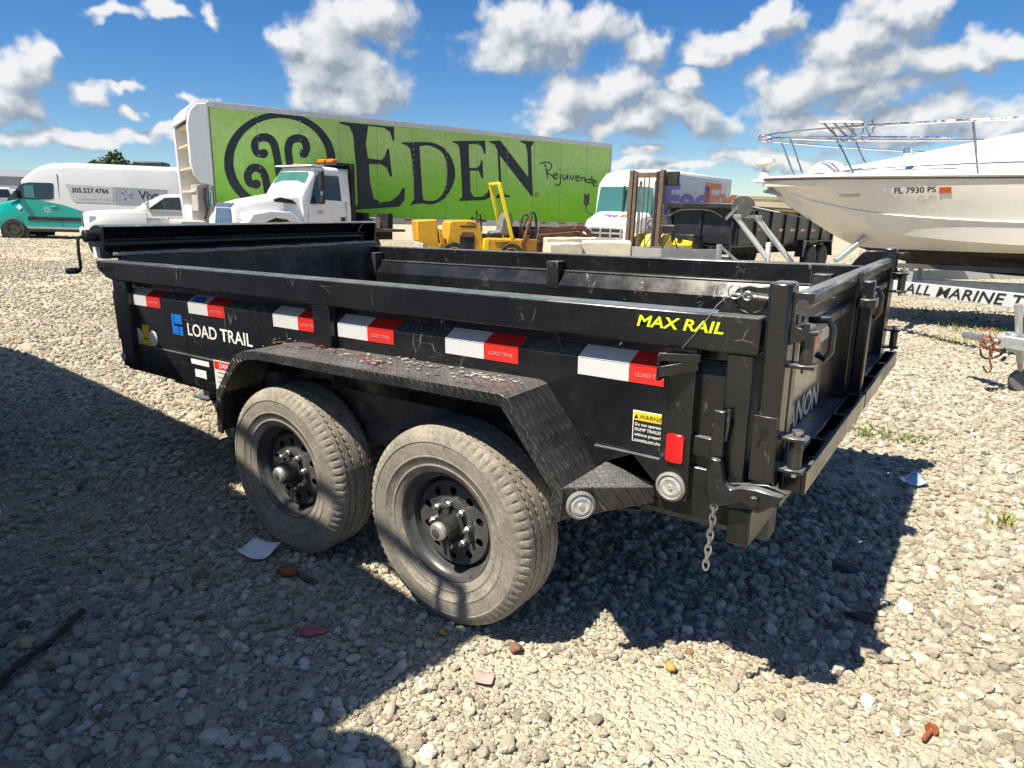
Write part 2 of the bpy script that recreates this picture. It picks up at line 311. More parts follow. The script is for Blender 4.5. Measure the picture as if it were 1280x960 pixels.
# ---------------------------------------------------------------- mesh helpers
class MB:
    def __init__(s): s.v = []; s.f = []
    def add(s, vs_, fs):
        o = len(s.v); s.v += [tuple(v) for v in vs_]; s.f += [tuple(i+o for i in f) for f in fs]; return s
    def box(s, x0, x1, y0, y1, z0, z1):
        return s.add([(x0,y0,z0),(x1,y0,z0),(x1,y1,z0),(x0,y1,z0),(x0,y0,z1),(x1,y0,z1),(x1,y1,z1),(x0,y1,z1)],
                     [(0,3,2,1),(4,5,6,7),(0,1,5,4),(1,2,6,5),(2,3,7,6),(3,0,4,7)])
    def hexa(s, p8): return s.add(p8, [(0,3,2,1),(4,5,6,7),(0,1,5,4),(1,2,6,5),(2,3,7,6),(3,0,4,7)])
    def bar(s, a, b, w, h=None, ref=(0,0,1)):
        a = Vector(a); b = Vector(b); h = h or w; d = (b-a).normalized(); r = Vector(ref)
        if abs(d.dot(r)) > 0.98: r = Vector((1,0,0))
        sd = d.cross(r).normalized()*(w/2); u = sd.cross(d).normalized()*(h/2)
        return s.add([a-sd-u,a+sd-u,a+sd+u,a-sd+u,b-sd-u,b+sd-u,b+sd+u,b-sd+u],
                     [(0,1,2,3),(7,6,5,4),(0,4,5,1),(1,5,6,2),(2,6,7,3),(3,7,4,0)])
    def prism(s, poly, axis, a, b):
        """poly: 2-D outline; axis 'x','y','z' = extrusion axis between a and b"""
        def P(p, t): return (t,p[0],p[1]) if axis == 'x' else ((p[0],t,p[1]) if axis == 'y' else (p[0],p[1],t))
        n = len(poly); vs_ = [P(p,a) for p in poly]+[P(p,b) for p in poly]
        fs = [tuple(range(n))[::-1], tuple(range(n,2*n))]+[(i,(i+1)%n,(i+1)%n+n,i+n) for i in range(n)]
        return s.add(vs_, fs)
    def tube(s, path, r, n=8, caps=True):
        P = [Vector(p) for p in path]; rs = r if isinstance(r,(list,tuple)) else [r]*len(P); o = len(s.v); prev = None
        for i,p in enumerate(P):
            t = (P[min(i+1,len(P)-1)]-P[max(i-1,0)]).normalized()
            if prev is None:
                a = Vector((0,0,1)) if abs(t.z) < 0.9 else Vector((1,0,0)); u = t.cross(a).normalized()
            else: u = (prev - t*prev.dot(t)).normalized()
            prev = u; v = t.cross(u)
            for k in range(n):
                q = p + (u*cos(2*pi*k/n)+v*sin(2*pi*k/n))*rs[i]; s.v.append(tuple(q))
        for i in range(len(P)-1):
            for k in range(n):
                s.f.append((o+i*n+k, o+i*n+(k+1)%n, o+(i+1)*n+(k+1)%n, o+(i+1)*n+k))
        if caps:
            s.f.append(tuple(o+k for k in range(n))[::-1]); s.f.append(tuple(o+(len(P)-1)*n+k for k in range(n)))
        return s
    def lathe(s, prof, c, axis='y', n=32, sgn=1, caps=True):
        """prof: (radius, along-axis)"""
        o = len(s.v); c = Vector(c)
        for (r,h) in prof:
            for k in range(n):
                a = 2*pi*k/n
                if axis == 'y': q = (c.x+r*cos(a), c.y+h*sgn, c.z+r*sin(a))
                elif axis == 'x': q = (c.x+h*sgn, c.y+r*cos(a), c.z+r*sin(a))
                else: q = (c.x+r*cos(a), c.y+r*sin(a), c.z+h*sgn)
                s.v.append(q)
        for i in range(len(prof)-1):
            for k in range(n): s.f.append((o+i*n+k, o+i*n+(k+1)%n, o+(i+1)*n+(k+1)%n, o+(i+1)*n+k))
        if caps:
            s.f.append(tuple(o+k for k in range(n))); s.f.append(tuple(o+(len(prof)-1)*n+k for k in range(n)))
        return s
    def loft(s, rings, caps=True):
        o = len(s.v); n = len(rings[0])
        for r in rings: s.v += [tuple(p) for p in r]
        for i in range(len(rings)-1):
            for k in range(n): s.f.append((o+i*n+k, o+i*n+(k+1)%n, o+(i+1)*n+(k+1)%n, o+(i+1)*n+k))
        if caps:
            s.f.append(tuple(o+k for k in range(n))[::-1]); s.f.append(tuple(o+(len(rings)-1)*n+k for k in range(n)))
        return s
    def quad(s, a, b, c, d): return s.add([a,b,c,d], [(0,1,2,3)])
    def build(s, name, mat, parent=None, bevel=0.0, smooth=False, segs=2, auto=None, loc=None):
        me = bpy.data.meshes.new(name); me.from_pydata(s.v, [], s.f)
        bm = bmesh.new(); bm.from_mesh(me); bmesh.ops.recalc_face_normals(bm, faces=bm.faces); bm.to_mesh(me); bm.free()
        me.materials.append(mat)
        ob = bpy.data.objects.new(name, me); COL.objects.link(ob)
        if parent is not None: ob.parent = parent
        if loc is not None: ob.location = loc
        if bevel:
            b = ob.modifiers.new('bevel','BEVEL'); b.width = bevel; b.segments = segs; b.limit_method = 'ANGLE'; b.angle_limit = radians(35)
        if smooth or bevel:
            me.shade_smooth(); me.set_sharp_from_angle(angle=radians(auto if auto else (40 if smooth else 32)))
        return ob
def tag(o, label, cat, group=None, kind=None):
    if label: o['label'] = label
    if cat: o['category'] = cat
    if group: o['group'] = group
    if kind: o['kind'] = kind
    return o
def empty(name, label, cat, loc=(0,0,0), rz=0.0, group=None):
    o = bpy.data.objects.new(name, None); COL.objects.link(o); o.location = loc; o.rotation_euler = (0,0,rz); o.empty_display_size = 0.3
    return tag(o, label, cat, group)
def vehicle_root(name, label, cat, pos, heading, group=None):
    """Empty standing on the terrain: local x = forward, y = left, z = the ground's normal"""
    n = tnormal(pos.x, pos.y); h = Vector((heading[0], heading[1], 0)); x = (h - n*h.dot(n)).normalized(); y = n.cross(x)
    o = bpy.data.objects.new(name, None); COL.objects.link(o); o.empty_display_size = 0.3
    z0 = float(tz(pos.x, pos.y))
    o.matrix_world = Matrix(((x.x,y.x,n.x,pos.x),(x.y,y.y,n.y,pos.y),(x.z,y.z,n.z,z0),(0,0,0,1)))
    return tag(o, label, cat, group)
def copy_tree(o, parent=None):
    c = o.copy(); COL.objects.link(c); c.parent = parent
    for ch in [q for q in o.children]: copy_tree(ch, c)
    return c
def basis(o, x, y):
    x = Vector(x).normalized(); y = Vector(y); y = (y-x*x.dot(y)).normalized(); z = x.cross(y); o = Vector(o)
    return Matrix(((x.x,y.x,z.x,o.x),(x.y,y.y,z.y,o.y),(x.z,y.z,z.z,o.z),(0,0,0,1)))
def _curve_to_obj(cu, name, mat, parent, mtx):
    t = bpy.data.objects.new('tmp_curve', cu); COL.objects.link(t)
    dg = bpy.context.evaluated_depsgraph_get(); dg.update()
    me = bpy.data.meshes.new_from_object(t.evaluated_get(dg), depsgraph=dg)
    bpy.data.objects.remove(t); bpy.data.curves.remove(cu)
    me.name = name; me.materials.clear(); me.materials.append(mat); me.transform(mtx)
    ob = bpy.data.objects.new(name, me); COL.objects.link(ob)
    if parent is not None: ob.parent = parent
    return ob
def text(s, size, mtx, mat, parent=None, name='lettering', bold=0.0, shear=0.0, align='LEFT', spacing=1.0, sx=1.0, ext=0.0008):
    cu = bpy.data.curves.new('tmp_text', 'FONT'); cu.body = s; cu.size = size; cu.offset = bold*size; cu.shear = shear
    cu.align_x = align; cu.space_character = spacing; cu.extrude = ext; cu.resolution_u = 4
    return _curve_to_obj(cu, name, mat, parent, mtx @ Matrix.Diagonal((sx,1,1,1)))
def shape2d(splines, mtx, mat, parent=None, name='emblem', ext=0.0008):
    cu = bpy.data.curves.new('tmp_shape', 'CURVE'); cu.dimensions = '2D'; cu.fill_mode = 'BOTH'; cu.extrude = ext
    for pts in splines:
        sp = cu.splines.new('POLY'); sp.points.add(len(pts)-1); sp.use_cyclic_u = True
        for p, q in zip(sp.points, pts): p.co = (q[0], q[1], 0, 1)
    return _curve_to_obj(cu, name, mat, parent, mtx)
def circle2(cx, cy, r, n=24, ry=None): return [(cx+r*cos(2*pi*k/n), cy+(ry or r)*sin(2*pi*k/n)) for k in range(n)]
def bez(p0, p1, p2, p3, n=8): return [tuple((1-t)**3*a+3*(1-t)**2*t*b+3*(1-t)*t*t*c+t**3*d for a,b,c,d in zip(p0,p1,p2,p3)) for t in [k/n for k in range(n+1)]]
def stroke2(path, w):
    """constant or per-point width ribbon along a 2-D path, as one outline"""
    P = [Vector((p[0],p[1])) for p in path]; ws = w if isinstance(w,(list,tuple)) else [w]*len(P); lo=[]; hi=[]
    for i,p in enumerate(P):
        t = (P[min(i+1,len(P)-1)]-P[max(i-1,0)]).normalized(); n = Vector((-t.y,t.x))*ws[i]/2
        lo.append(tuple(p-n)); hi.append(tuple(p+n))
    return lo+hi[::-1]
def disc(mb, c, r, axis, t, n=20): return mb.lathe([(r,-t/2),(r,t/2)], c, axis, n)

# ================================================================ GROUND
def vnoise(x, y, seed):
    xi = np.floor(x).astype(np.int64); yi = np.floor(y).astype(np.int64); fx = x-xi; fy = y-yi
    def h(a, b):
        n = (a*374761393 + b*668265263 + seed*974711) & 0x7fffffff
        n = ((n ^ (n >> 13))*1274126177) & 0x7fffffff
        return ((n ^ (n >> 16)) & 0xffff)/65535.0
    u = fx*fx*(3-2*fx); v = fy*fy*(3-2*fy)
    return (h(xi,yi)*(1-u)+h(xi+1,yi)*u)*(1-v) + (h(xi,yi+1)*(1-u)+h(xi+1,yi+1)*u)*v
def track(x, y):
    """swept band of fine dust left by a tyre, running from the rear wheel out to the right"""
    ax, ay, bx, by = -0.75, -0.25, 1.6, 0.05
    t = np.clip(((x-ax)*(bx-ax)+(y-ay)*(by-ay))/((bx-ax)**2+(by-ay)**2), 0, 1)
    d = np.hypot(x-(ax+t*(bx-ax)), y-(ay+t*(by-ay))-0.10*np.sin(3*t))
    return np.exp(-(d/0.16)**2)
def gz(x, y):
    r = np.hypot(x+1.0, y-0.5); w = 1-sstep(7, 14, r)
    n = 0.030*(vnoise(x*0.9, y*0.9, 1)-0.5) + 0.014*(vnoise(x*3.1, y*3.1, 2)-0.5) + 0.008*(vnoise(x*9, y*9, 3)-0.5) + 0.006*(vnoise(x*24, y*24, 4)-0.5)
    return tz(x, y) + (n-0.008)*w - 0.016*track(x, y)
def graded(a, b, step, far, g=1.16):
    c = list(np.arange(a, b, step)); s = step; v = c[0]; lo = []
    while v > -far: s *= g; v -= s; lo.append(v)
    s = step; v = c[-1]; hi = []
    while v < far: s *= g; v += s; hi.append(v)
    return np.array(lo[::-1]+c+hi)
GX = graded(-7.5, 3.2, 0.034, 1500); GY = graded(-2.4, 6.6, 0.034, 1500)
gx, gy = np.meshgrid(GX, GY); gxf = gx.ravel(); gyf = gy.ravel(); gzf = gz(gxf, gyf)
me = bpy.data.meshes.new('ground'); nx = len(GX); ny = len(GY)
idx = np.arange(nx*ny).reshape(ny, nx)
quads = np.stack([idx[:-1,:-1], idx[:-1,1:], idx[1:,1:], idx[1:,:-1]], -1).reshape(-1, 4)
me.vertices.add(nx*ny); me.vertices.foreach_set('co', np.stack([gxf, gyf, gzf], 1).ravel())
me.loops.add(quads.size); me.loops.foreach_set('vertex_index', quads.ravel().astype(np.int32))
me.polygons.add(len(quads)); me.polygons.foreach_set('loop_start', (np.arange(len(quads))*4).astype(np.int32))
at = me.attributes.new('fines', 'FLOAT', 'POINT'); at.data.foreach_set('value', (track(gxf, gyf)).astype(np.float32))
me.update(); me.validate(); me.shade_smooth()
ground = bpy.data.objects.new('ground', me); COL.objects.link(ground); ground['kind'] = 'structure'

def mat_ground():
    m, N, L, B = newmat('gravel_ground')
    geo = N.new('ShaderNodeNewGeometry').outputs['Position']
    big = nd_noise(N, L, 0.22, 5, 0.6, geo); mid = nd_noise(N, L, 1.7, 6, 0.65, geo); fine = nd_noise(N, L, 60, 5, 0.7, geo)
    def vor(scale):
        v = N.new('ShaderNodeTexVoronoi'); v.inputs['Scale'].default_value = scale; L.new(geo, v.inputs['Vector']); return v
    v1 = vor(34); v2 = vor(85); v3 = vor(11)
    sand = nd_ramp(N, L, mid, [(0.25, (0.30, 0.262, 0.19)), (0.5, (0.40, 0.352, 0.262)), (0.75, (0.54, 0.482, 0.365))])
    peb = nd_ramp(N, L, nd_math(N, L, 'MULTIPLY', N.new('ShaderNodeSeparateColor').outputs[0], 1.0), [(0.0, 0.5), (1.0, 0.5)])
    sc1 = N.new('ShaderNodeSeparateColor'); L.new(v1.outputs['Color'], sc1.inputs[0])
    peb = nd_ramp(N, L, sc1.outputs[0], [(0.0, (0.32, 0.28, 0.21)), (0.35, (0.49, 0.435, 0.325)), (0.7, (0.62, 0.565, 0.44)), (0.93, (0.74, 0.70, 0.60)), (1.0, (0.44, 0.29, 0.14))])
    shape = nd_ramp(N, L, v1.outputs['Distance'], [(0.30, 1.0), (0.52, 0.0)])
    c = nd_mix(N, L, nd_math(N, L, 'MULTIPLY', shape, 0.75), sand, peb)
    c = nd_mix(N, L, nd_math(N, L, 'MULTIPLY', nd_ramp(N, L, fine, [(0.35, 1.0), (0.6, 0.0)]), 0.22), c, (0.20, 0.185, 0.155))
    c = nd_mix(N, L, nd_ramp(N, L, big, [(0.35, 0.0), (0.7, 0.28)]), c, (0.68, 0.605, 0.44))
    fa = N.new('ShaderNodeAttribute'); fa.attribute_name = 'fines'
    c = nd_mix(N, L, nd_math(N, L, 'MULTIPLY', fa.outputs['Fac'], 0.55), c, (0.44, 0.405, 0.345))
    # sparse weeds tinting the yard far off
    gr = nd_math(N, L, 'MULTIPLY', nd_ramp(N, L, nd_noise(N, L, 0.35, 6, 0.7, geo), [(0.66, 0.0), (0.74, 0.6)]), nd_ramp(N, L, nd_noise(N, L, 7, 4, 0.7, geo), [(0.5, 0.0), (0.65, 0.7)]))
    c = nd_mix(N, L, gr, c, (0.13, 0.17, 0.05))
    L.new(c, B.inputs['Base Color']); B.inputs['Roughness'].default_value = 0.95; B.inputs['Specular IOR Level'].default_value = 0.2
    def add(a, b, k): return nd_math(N, L, 'ADD', a, nd_math(N, L, 'MULTIPLY', b, k))
    hgt = add(nd_math(N, L, 'MULTIPLY', shape, 1.0), nd_ramp(N, L, v2.outputs['Distance'], [(0.2, 1.0), (0.6, 0.0)]), 0.45)
    hgt = add(hgt, nd_ramp(N, L, v3.outputs['Distance'], [(0.15, 1.0), (0.35, 0.0)]), 0.25)
    hgt = add(hgt, fine, 0.35)
    b = N.new('ShaderNodeBump'); b.inputs['Strength'].default_value = 0.85; b.inputs['Distance'].default_value = 0.012
    L.new(hgt, b.inputs['Height']); L.new(b.outputs[0], B.inputs['Normal'])
    return m
ground.data.materials.append(mat_ground())

def mat_stone():
    m, N, L, B = newmat('limestone_gravel')
    a = N.new('ShaderNodeAttribute'); a.attribute_type = 'INSTANCER'; a.attribute_name = 'tint'
    tc = N.new('ShaderNodeTexCoord').outputs['Object']
    c = nd_ramp(N, L, a.outputs['Fac'], [(0.0, (0.20, 0.185, 0.16)), (0.25, (0.40, 0.36, 0.285)), (0.55, (0.53, 0.485, 0.385)), (0.82, (0.66, 0.615, 0.51)), (0.93, (0.80, 0.77, 0.69)),
                                          (0.955, (0.42, 0.29, 0.13)), (0.985, (0.33, 0.19, 0.08)), (1.0, (0.13, 0.10, 0.085))])
    n = nd_noise(N, L, 3.2, 5, 0.65, tc)
    c = nd_mix(N, L, nd_ramp(N, L, n, [(0.3, 0.45), (0.7, 0.0)]), c, (0.30, 0.27, 0.215))
    L.new(c, B.inputs['Base Color']); B.inputs['Roughness'].default_value = 0.9; B.inputs['Specular IOR Level'].default_value = 0.25
    b = N.new('ShaderNodeBump'); b.inputs['Strength'].default_value = 0.5; b.inputs['Distance'].default_value = 0.25
    L.new(nd_noise(N, L, 5, 6, 0.7, tc), b.inputs['Height']); L.new(b.outputs[0], B.inputs['Normal'])
    return m
STONE = mat_stone()

EXCL = []                                     # spots where litter lies on top, kept free of loose stones
for (px_, py_, r_) in ((327, 694, 0.085), (1137, 605, 0.08), (606, 845, 0.035), (360, 717, 0.05), (385, 724, 0.05), (391, 791, 0.05), (1075, 772, 0.06), (1057, 708, 0.06), (1160, 918, 0.035)) + tuple((-12+116*k/16, 872-104*k/16, 0.03) for k in range(17)):
    p_ = gpix(px_, py_); EXCL.append((p_.x, p_.y, r_))
def gravel():
    P = []; S = []
    a0 = atan2(FH.y, FH.x)
    for (r0, r1, dens, smin) in ((0.75, 2.2, 8200, 0.0026), (2.2, 4.0, 5200, 0.0036), (4.0, 6.5, 2700, 0.0056), (6.5, 11, 1150, 0.0090), (11, 20, 260, 0.014), (20, 34, 55, 0.018)):
        half = radians(56); area = half*(r1*r1-r0*r0); n = int(area*dens)
        r = np.sqrt(rng.uniform(r0*r0, r1*r1, n)); a = a0 + rng.uniform(-half, half, n)
        x = CAM.x + r*np.cos(a); y = CAM.y + r*np.sin(a)
        clump = vnoise(x*1.3, y*1.3, 9)*0.6 + vnoise(x*4.5, y*4.5, 10)*0.4
        keep = rng.uniform(0, 1, n) < np.clip(0.40+1.9*(clump-0.36), 0.10, 1)*(1-0.82*track(x, y))
        for (ex, ey, er) in EXCL: keep &= np.hypot(x-ex, y-ey) > er
        x = x[keep]; y = y[keep]; n = len(x)
        s = smin*np.exp(np.abs(rng.normal(0, 0.80, n)))
        s = np.minimum(s, 0.020) * (0.75+0.5*vnoise(x*1.1, y*1.1, 12))
        P.append(np.stack([x, y, gz(x, y) + s*0.42], 1)); S.append(s)
    P = np.concatenate(P); S = np.concatenate(S); n = len(P)
    me = bpy.data.meshes.new('gravel'); me.vertices.add(n); me.vertices.foreach_set('co', P.ravel())
    scl = np.stack([S*rng.uniform(0.95, 1.45, n), S*rng.uniform(0.75, 1.1, n), S*rng.uniform(0.62, 0.98, n)], 1)
    rot = np.stack([rng.normal(0, 0.35, n), rng.normal(0, 0.35, n), rng.uniform(0, 6.283, n)], 1)
    tint = np.clip(rng.beta(1.7, 1.35, n)*0.935 + (rng.uniform(0, 1, n) < 0.03)*0.3, 0, 1)
    for nm, ty, dat in (('scl', 'FLOAT_VECTOR', scl), ('rot', 'FLOAT_VECTOR', rot), ('tint', 'FLOAT', tint)):
        a = me.attributes.new(nm, ty, 'POINT'); a.data.foreach_set('vector' if ty == 'FLOAT_VECTOR' else 'value', dat.astype(np.float32).ravel())
    me.update()
    ob = bpy.data.objects.new('gravel', me); COL.objects.link(ob); ob['kind'] = 'stuff'
    tag(ob, 'loose pale limestone gravel spread over the whole yard', 'gravel')
    me.materials.append(STONE)
    g = bpy.data.node_groups.new('scatter_gravel', 'GeometryNodeTree')
    g.interface.new_socket('Geometry', in_out='INPUT', socket_type='NodeSocketGeometry'); g.interface.new_socket('Geometry', in_out='OUTPUT', socket_type='NodeSocketGeometry')
    N = g.nodes; L = g.links; gi = N.new('NodeGroupInput'); go = N.new('NodeGroupOutput')
    jn = N.new('GeometryNodeJoinGeometry')
    for k in range(7):
        ico = N.new('GeometryNodeMeshIcoSphere'); ico.inputs['Radius'].default_value = 1; ico.inputs['Subdivisions'].default_value = 3
        pos = N.new('GeometryNodeInputPosition')
        def nz(scale, w):
            n_ = N.new('ShaderNodeTexNoise'); n_.noise_dimensions = '4D'; n_.inputs['Scale'].default_value = scale; n_.inputs['W'].default_value = w; n_.inputs['Detail'].default_value = 2
            L.new(pos.outputs[0], n_.inputs['Vector'])
            s_ = N.new('ShaderNodeVectorMath'); s_.operation = 'SUBTRACT'; s_.inputs[1].default_value = (0.5, 0.5, 0.5); L.new(n_.outputs['Color'], s_.inputs[0]); return s_.outputs[0]
        m1 = N.new('ShaderNodeVectorMath'); m1.operation = 'SCALE'; m1.inputs['Scale'].default_value = 1.5; L.new(nz(0.85, k*3.7), m1.inputs[0])
        m2 = N.new('ShaderNodeVectorMath'); m2.operation = 'SCALE'; m2.inputs['Scale'].default_value = 0.5; L.new(nz(2.6, k*5.1+2), m2.inputs[0])
        ad = N.new('ShaderNodeVectorMath'); ad.operation = 'ADD'; L.new(m1.outputs[0], ad.inputs[0]); L.new(m2.outputs[0], ad.inputs[1])
        sp = N.new('GeometryNodeSetPosition'); L.new(ico.outputs[0], sp.inputs['Geometry']); L.new(ad.outputs[0], sp.inputs['Offset'])
        sm = N.new('GeometryNodeSetMaterial'); sm.inputs['Material'].default_value = STONE; L.new(sp.outputs[0], sm.inputs['Geometry'])
        gt = N.new('GeometryNodeGeometryToInstance'); L.new(sm.outputs[0], gt.inputs[0]); L.new(gt.outputs[0], jn.inputs[0])
    def attr(nm, ty):
        a = N.new('GeometryNodeInputNamedAttribute'); a.data_type = ty; a.inputs['Name'].default_value = nm; return a.outputs[0]
    iop = N.new('GeometryNodeInstanceOnPoints'); L.new(gi.outputs[0], iop.inputs['Points']); L.new(jn.outputs[0], iop.inputs['Instance'])
    iop.inputs['Pick Instance'].default_value = True
    er = N.new('FunctionNodeEulerToRotation'); L.new(attr('rot', 'FLOAT_VECTOR'), er.inputs[0]); L.new(er.outputs[0], iop.inputs['Rotation'])
    L.new(attr('scl', 'FLOAT_VECTOR'), iop.inputs['Scale'])
    L.new(iop.outputs[0], go.inputs[0])
    md = ob.modifiers.new('scatter', 'NODES'); md.node_group = g
    print('gravel stones', n)
gravel()

# ================================================================ DUMP TRAILER
# built in its own frame: x to the rear, y away from the near side, z up; the near rail's outer face is y = 0
TZ = -0.04
CT = Vector((CAM.x, CAM.y, CAM.z - TZ))
def SY(px, py, Y):
    d = fw + rt*((px-640)/FPX) - up*((py-480)/FPX); p = CT + d*((Y-CT.y)/d.y); return (p.x, p.z)
W = 2.194; RZ0, RZ1 = 1.143, 1.248; XF = -3.759
PY = 0.040; BYY = 0.028                 # side panel plane, lower band plane
dt = empty('dump_trailer', 'black tandem axle dump trailer with high steel sides and diamond plate fenders, parked on gravel', 'trailer', (0, 0, TZ))
def part(name, mb, mat, par=dt, bevel=0.003, **k): return mb.build(name, mat, par, bevel, **k)
def my(y): return W - y
def sidebox(mb, x0, x1, y0, y1, z0, z1, far):
    return mb.box(x0, x1, my(y1), my(y0), z0, z1) if far else mb.box(x0, x1, y0, y1, z0, z1)

FRAMEM = M('dusty_frame_paint', (0.035, 0.036, 0.037), 0.6, var=0.3, dirt=(0.20, 0.195, 0.18), dscale=5, damt=0.8)
for far in (0, 1):
    fy = (lambda y: my(y)) if far else (lambda y: y)
    # top rail, cut on the slant at its front end
    poly = [(XF, RZ1), (0, RZ1), (0, RZ0), (XF+0.17, RZ0), (XF+0.10, RZ0+0.012), (XF+0.01, RZ0+0.055)]
    part('top_rail', MB().prism(poly, 'y', fy(0), fy(0.095)), BLACK, bevel=0.008)
    # formed side sheet, thicker at the foot, with the sloping shoulder under the rail
    pr = [(fy(PY), 0.79), (fy(PY), 1.068), (fy(PY+0.045), 1.102), (fy(PY+0.045), RZ0), (fy(0.135), RZ0), (fy(0.135), 1.13), (fy(0.185), 1.05), (fy(0.185), 0.79)]
    part('side_panel', MB().prism(pr, 'x', -3.70, -0.02), BLACK, bevel=0.004)
    part('lower_side_band', sidebox(MB(), -3.60, -2.36, BYY, 0.22, 0.625, 0.787, far), BLACK, bevel=0.004)
    part('lower_side_band', sidebox(MB(), -0.50, -0.03, BYY, 0.22, 0.625, 0.787, far), BLACK, bevel=0.004)
    part('wheel_well_band', sidebox(MB(), -2.365, -0.495, 0.095, 0.22, 0.625, 0.789, far), FRAMEM, bevel=0.004)
    # stake posts
    for (x0, x1, z0) in ((-3.60, -3.455, 0.645), (-1.842, -1.735, 0.79), (-0.264, -0.168, 0.68)):
        part('stake_post', sidebox(MB(), x0, x1, 0.004, PY+0.01, z0, RZ0+0.002, far), BLACK, bevel=0.006)
    part('corner_column', sidebox(MB(), -0.085, -0.012, 0.006, PY+0.02, 0.72, RZ0+0.002, far), BLACK, bevel=0.005)
    # inner stake ribs below the rail
    for x in (-3.62, -1.90, -0.245):
        part('inner_rib', sidebox(MB(), x-0.045, x+0.045, 0.10, 0.19, 1.03, RZ0+0.06, far), BLACKD, bevel=0.004)
    for k in range(5):
        x = -3.3+0.72*k
        hk = MB().tube([(x, fy(0.07), RZ0-0.004), (x, fy(0.03), RZ0-0.016), (x+0.012, fy(0.022), RZ0-0.006)], 0.0035, 6)
        part('tarp_hook', hk, STEEL, bevel=0, smooth=True)

# bulkhead, floor, frame
part('front_bulkhead', MB().box(-3.705, -3.665, 0.10, W-0.10, 0.66, 1.275), BLACKD, bevel=0.004)
part('bed_floor', MB().box(-3.69, 0.021, 0.10, W-0.10, 0.66, 0.715), BLACKD)
for y in (0.36, W-0.36):
    part('frame_rail', MB().box(-3.66, 0.0, y-0.045, y+0.045, 0.47, 0.63), FRAMEM, bevel=0.004)
for k in range(7):
    x = -3.5+0.55*k
    part('cross_member', MB().box(x-0.03, x+0.03, 0.22, W-0.22, 0.585, 0.655), FRAMEM)
part('rear_cross_beam', MB().box(-0.045, 0.020, -0.004, W+0.004, 0.592, 0.702), BLACK, bevel=0.005)
# hydraulic cylinder and scissor arms under the bed
part('hydraulic_cylinder', MB().tube([(-2.9, W/2, 0.50), (-2.0, W/2, 0.60)], 0.055, 14), BLACKD, bevel=0, smooth=True)
part('lift_ram', MB().tube([(-2.05, W/2, 0.595), (-1.5, W/2, 0.655)], 0.03, 12), STEEL, bevel=0, smooth=True)
# tongue with coupler, pump box and jack, in front of the bulkhead
for s in (-1, 1):
    part('tongue_beam', MB().bar((-3.6, W/2+s*0.72, 0.53), (-4.95, W/2+s*0.06, 0.50), 0.06, 0.14), BLACK)
part('coupler', MB().box(-5.22, -4.90, W/2-0.06, W/2+0.06, 0.46, 0.58), BLACK, bevel=0.015)
pb = part('pump_box', MB().box(-4.32, -3.90, W/2-0.38, W/2+0.38, 0.60, 0.98), BLACK, bevel=0.01)
part('pump_box_lid', MB().box(-4.34, -3.885, W/2-0.40, W/2+0.40, 0.985, 1.02), DIAMOND, pb, bevel=0.004)
part('drop_leg_jack', MB().box(-4.66, -4.56, W/2-0.05, W/2+0.05, 0.06, 0.95), BLACK, bevel=0.006)
part('jack_foot', MB().box(-4.72, -4.50, W/2-0.11, W/2+0.11, 0.045, 0.065), BLACK)

# tarp housing: a curved hood open to the rear, roller, and crank
def arc(cx, cz, r, a0, a1, n=14, rx=None): return [(cx+(rx or r)*cos(radians(a0+(a1-a0)*k/n)), cz+r*sin(radians(a0+(a1-a0)*k/n))) for k in range(n+1)]
outer = arc(-3.73, 1.352, 0.094, 62, 285, 18, 0.135)
hood = stroke2(outer, 0.006)
part('tarp_hood', MB().prism(hood, 'y', 0.035, W-0.09), BLACK, bevel=0, smooth=True)
for y in (0.02, W-0.085):
    part('hood_end_plate', MB().prism(outer, 'y', y, y+0.012), BLACK, bevel=0.002)
    part('hood_edge', MB().tube([(p[0], y+0.006, p[1]) for p in outer[:12]], 0.004, 6), STEEL, bevel=0, smooth=True)
TARPM = M('mesh_tarp', (0.24, 0.24, 0.235), 0.8, var=0.4, vs_=40, bump=0.6, bs=120, dirt=(0.35, 0.34, 0.31), dscale=30, damt=0.6)
rol = [( -3.655+0.004*random.uniform(-1, 1), 0.06+k*(W-0.17)/40, 1.286-0.004*sin(pi*k/40)+0.003*random.uniform(-1, 1)) for k in range(41)]
part('rolled_tarp_edge', MB().tube(rol, [0.009+0.004*random.random() for _ in rol], 8), TARPM, bevel=0, smooth=True)
part('tarp_roll', MB().tube([(-3.785, 0.03, 1.335), (-3.785, W-0.09, 1.335)], 0.032, 16), BLACK, bevel=0, smooth=True)
part('crank_gear', MB().lathe([(0.012, -0.05), (0.034, -0.045), (0.036, 0.0), (0.02, 0.03)], (-3.745, 0.0, 1.385), 'y', 16), PLASTIC, bevel=0.002)
cr = part('crank_arm', MB().tube([(-3.745, -0.05, 1.385), (-3.75, -0.075, 1.38), (-3.745, -0.085, 1.30), (-3.74, -0.088, 1.215), (-3.755, -0.09, 1.195), (-3.79, -0.09, 1.192)], 0.0085, 8), PLASTIC, bevel=0, smooth=True)
part('crank_handle', MB().tube([(-3.775, -0.09, 1.193), (-3.80, -0.09, 1.192), (-3.90, -0.09, 1.186), (-3.915, -0.09, 1.186)], [0.012, 0.019, 0.019, 0.012], 10), PLASTIC, cr, bevel=0, smooth=True)
part('hood_sticker', MB().box(-3.80, -3.725, 0.015, 0.0185, 1.262, 1.322), WVINYL, bevel=0)

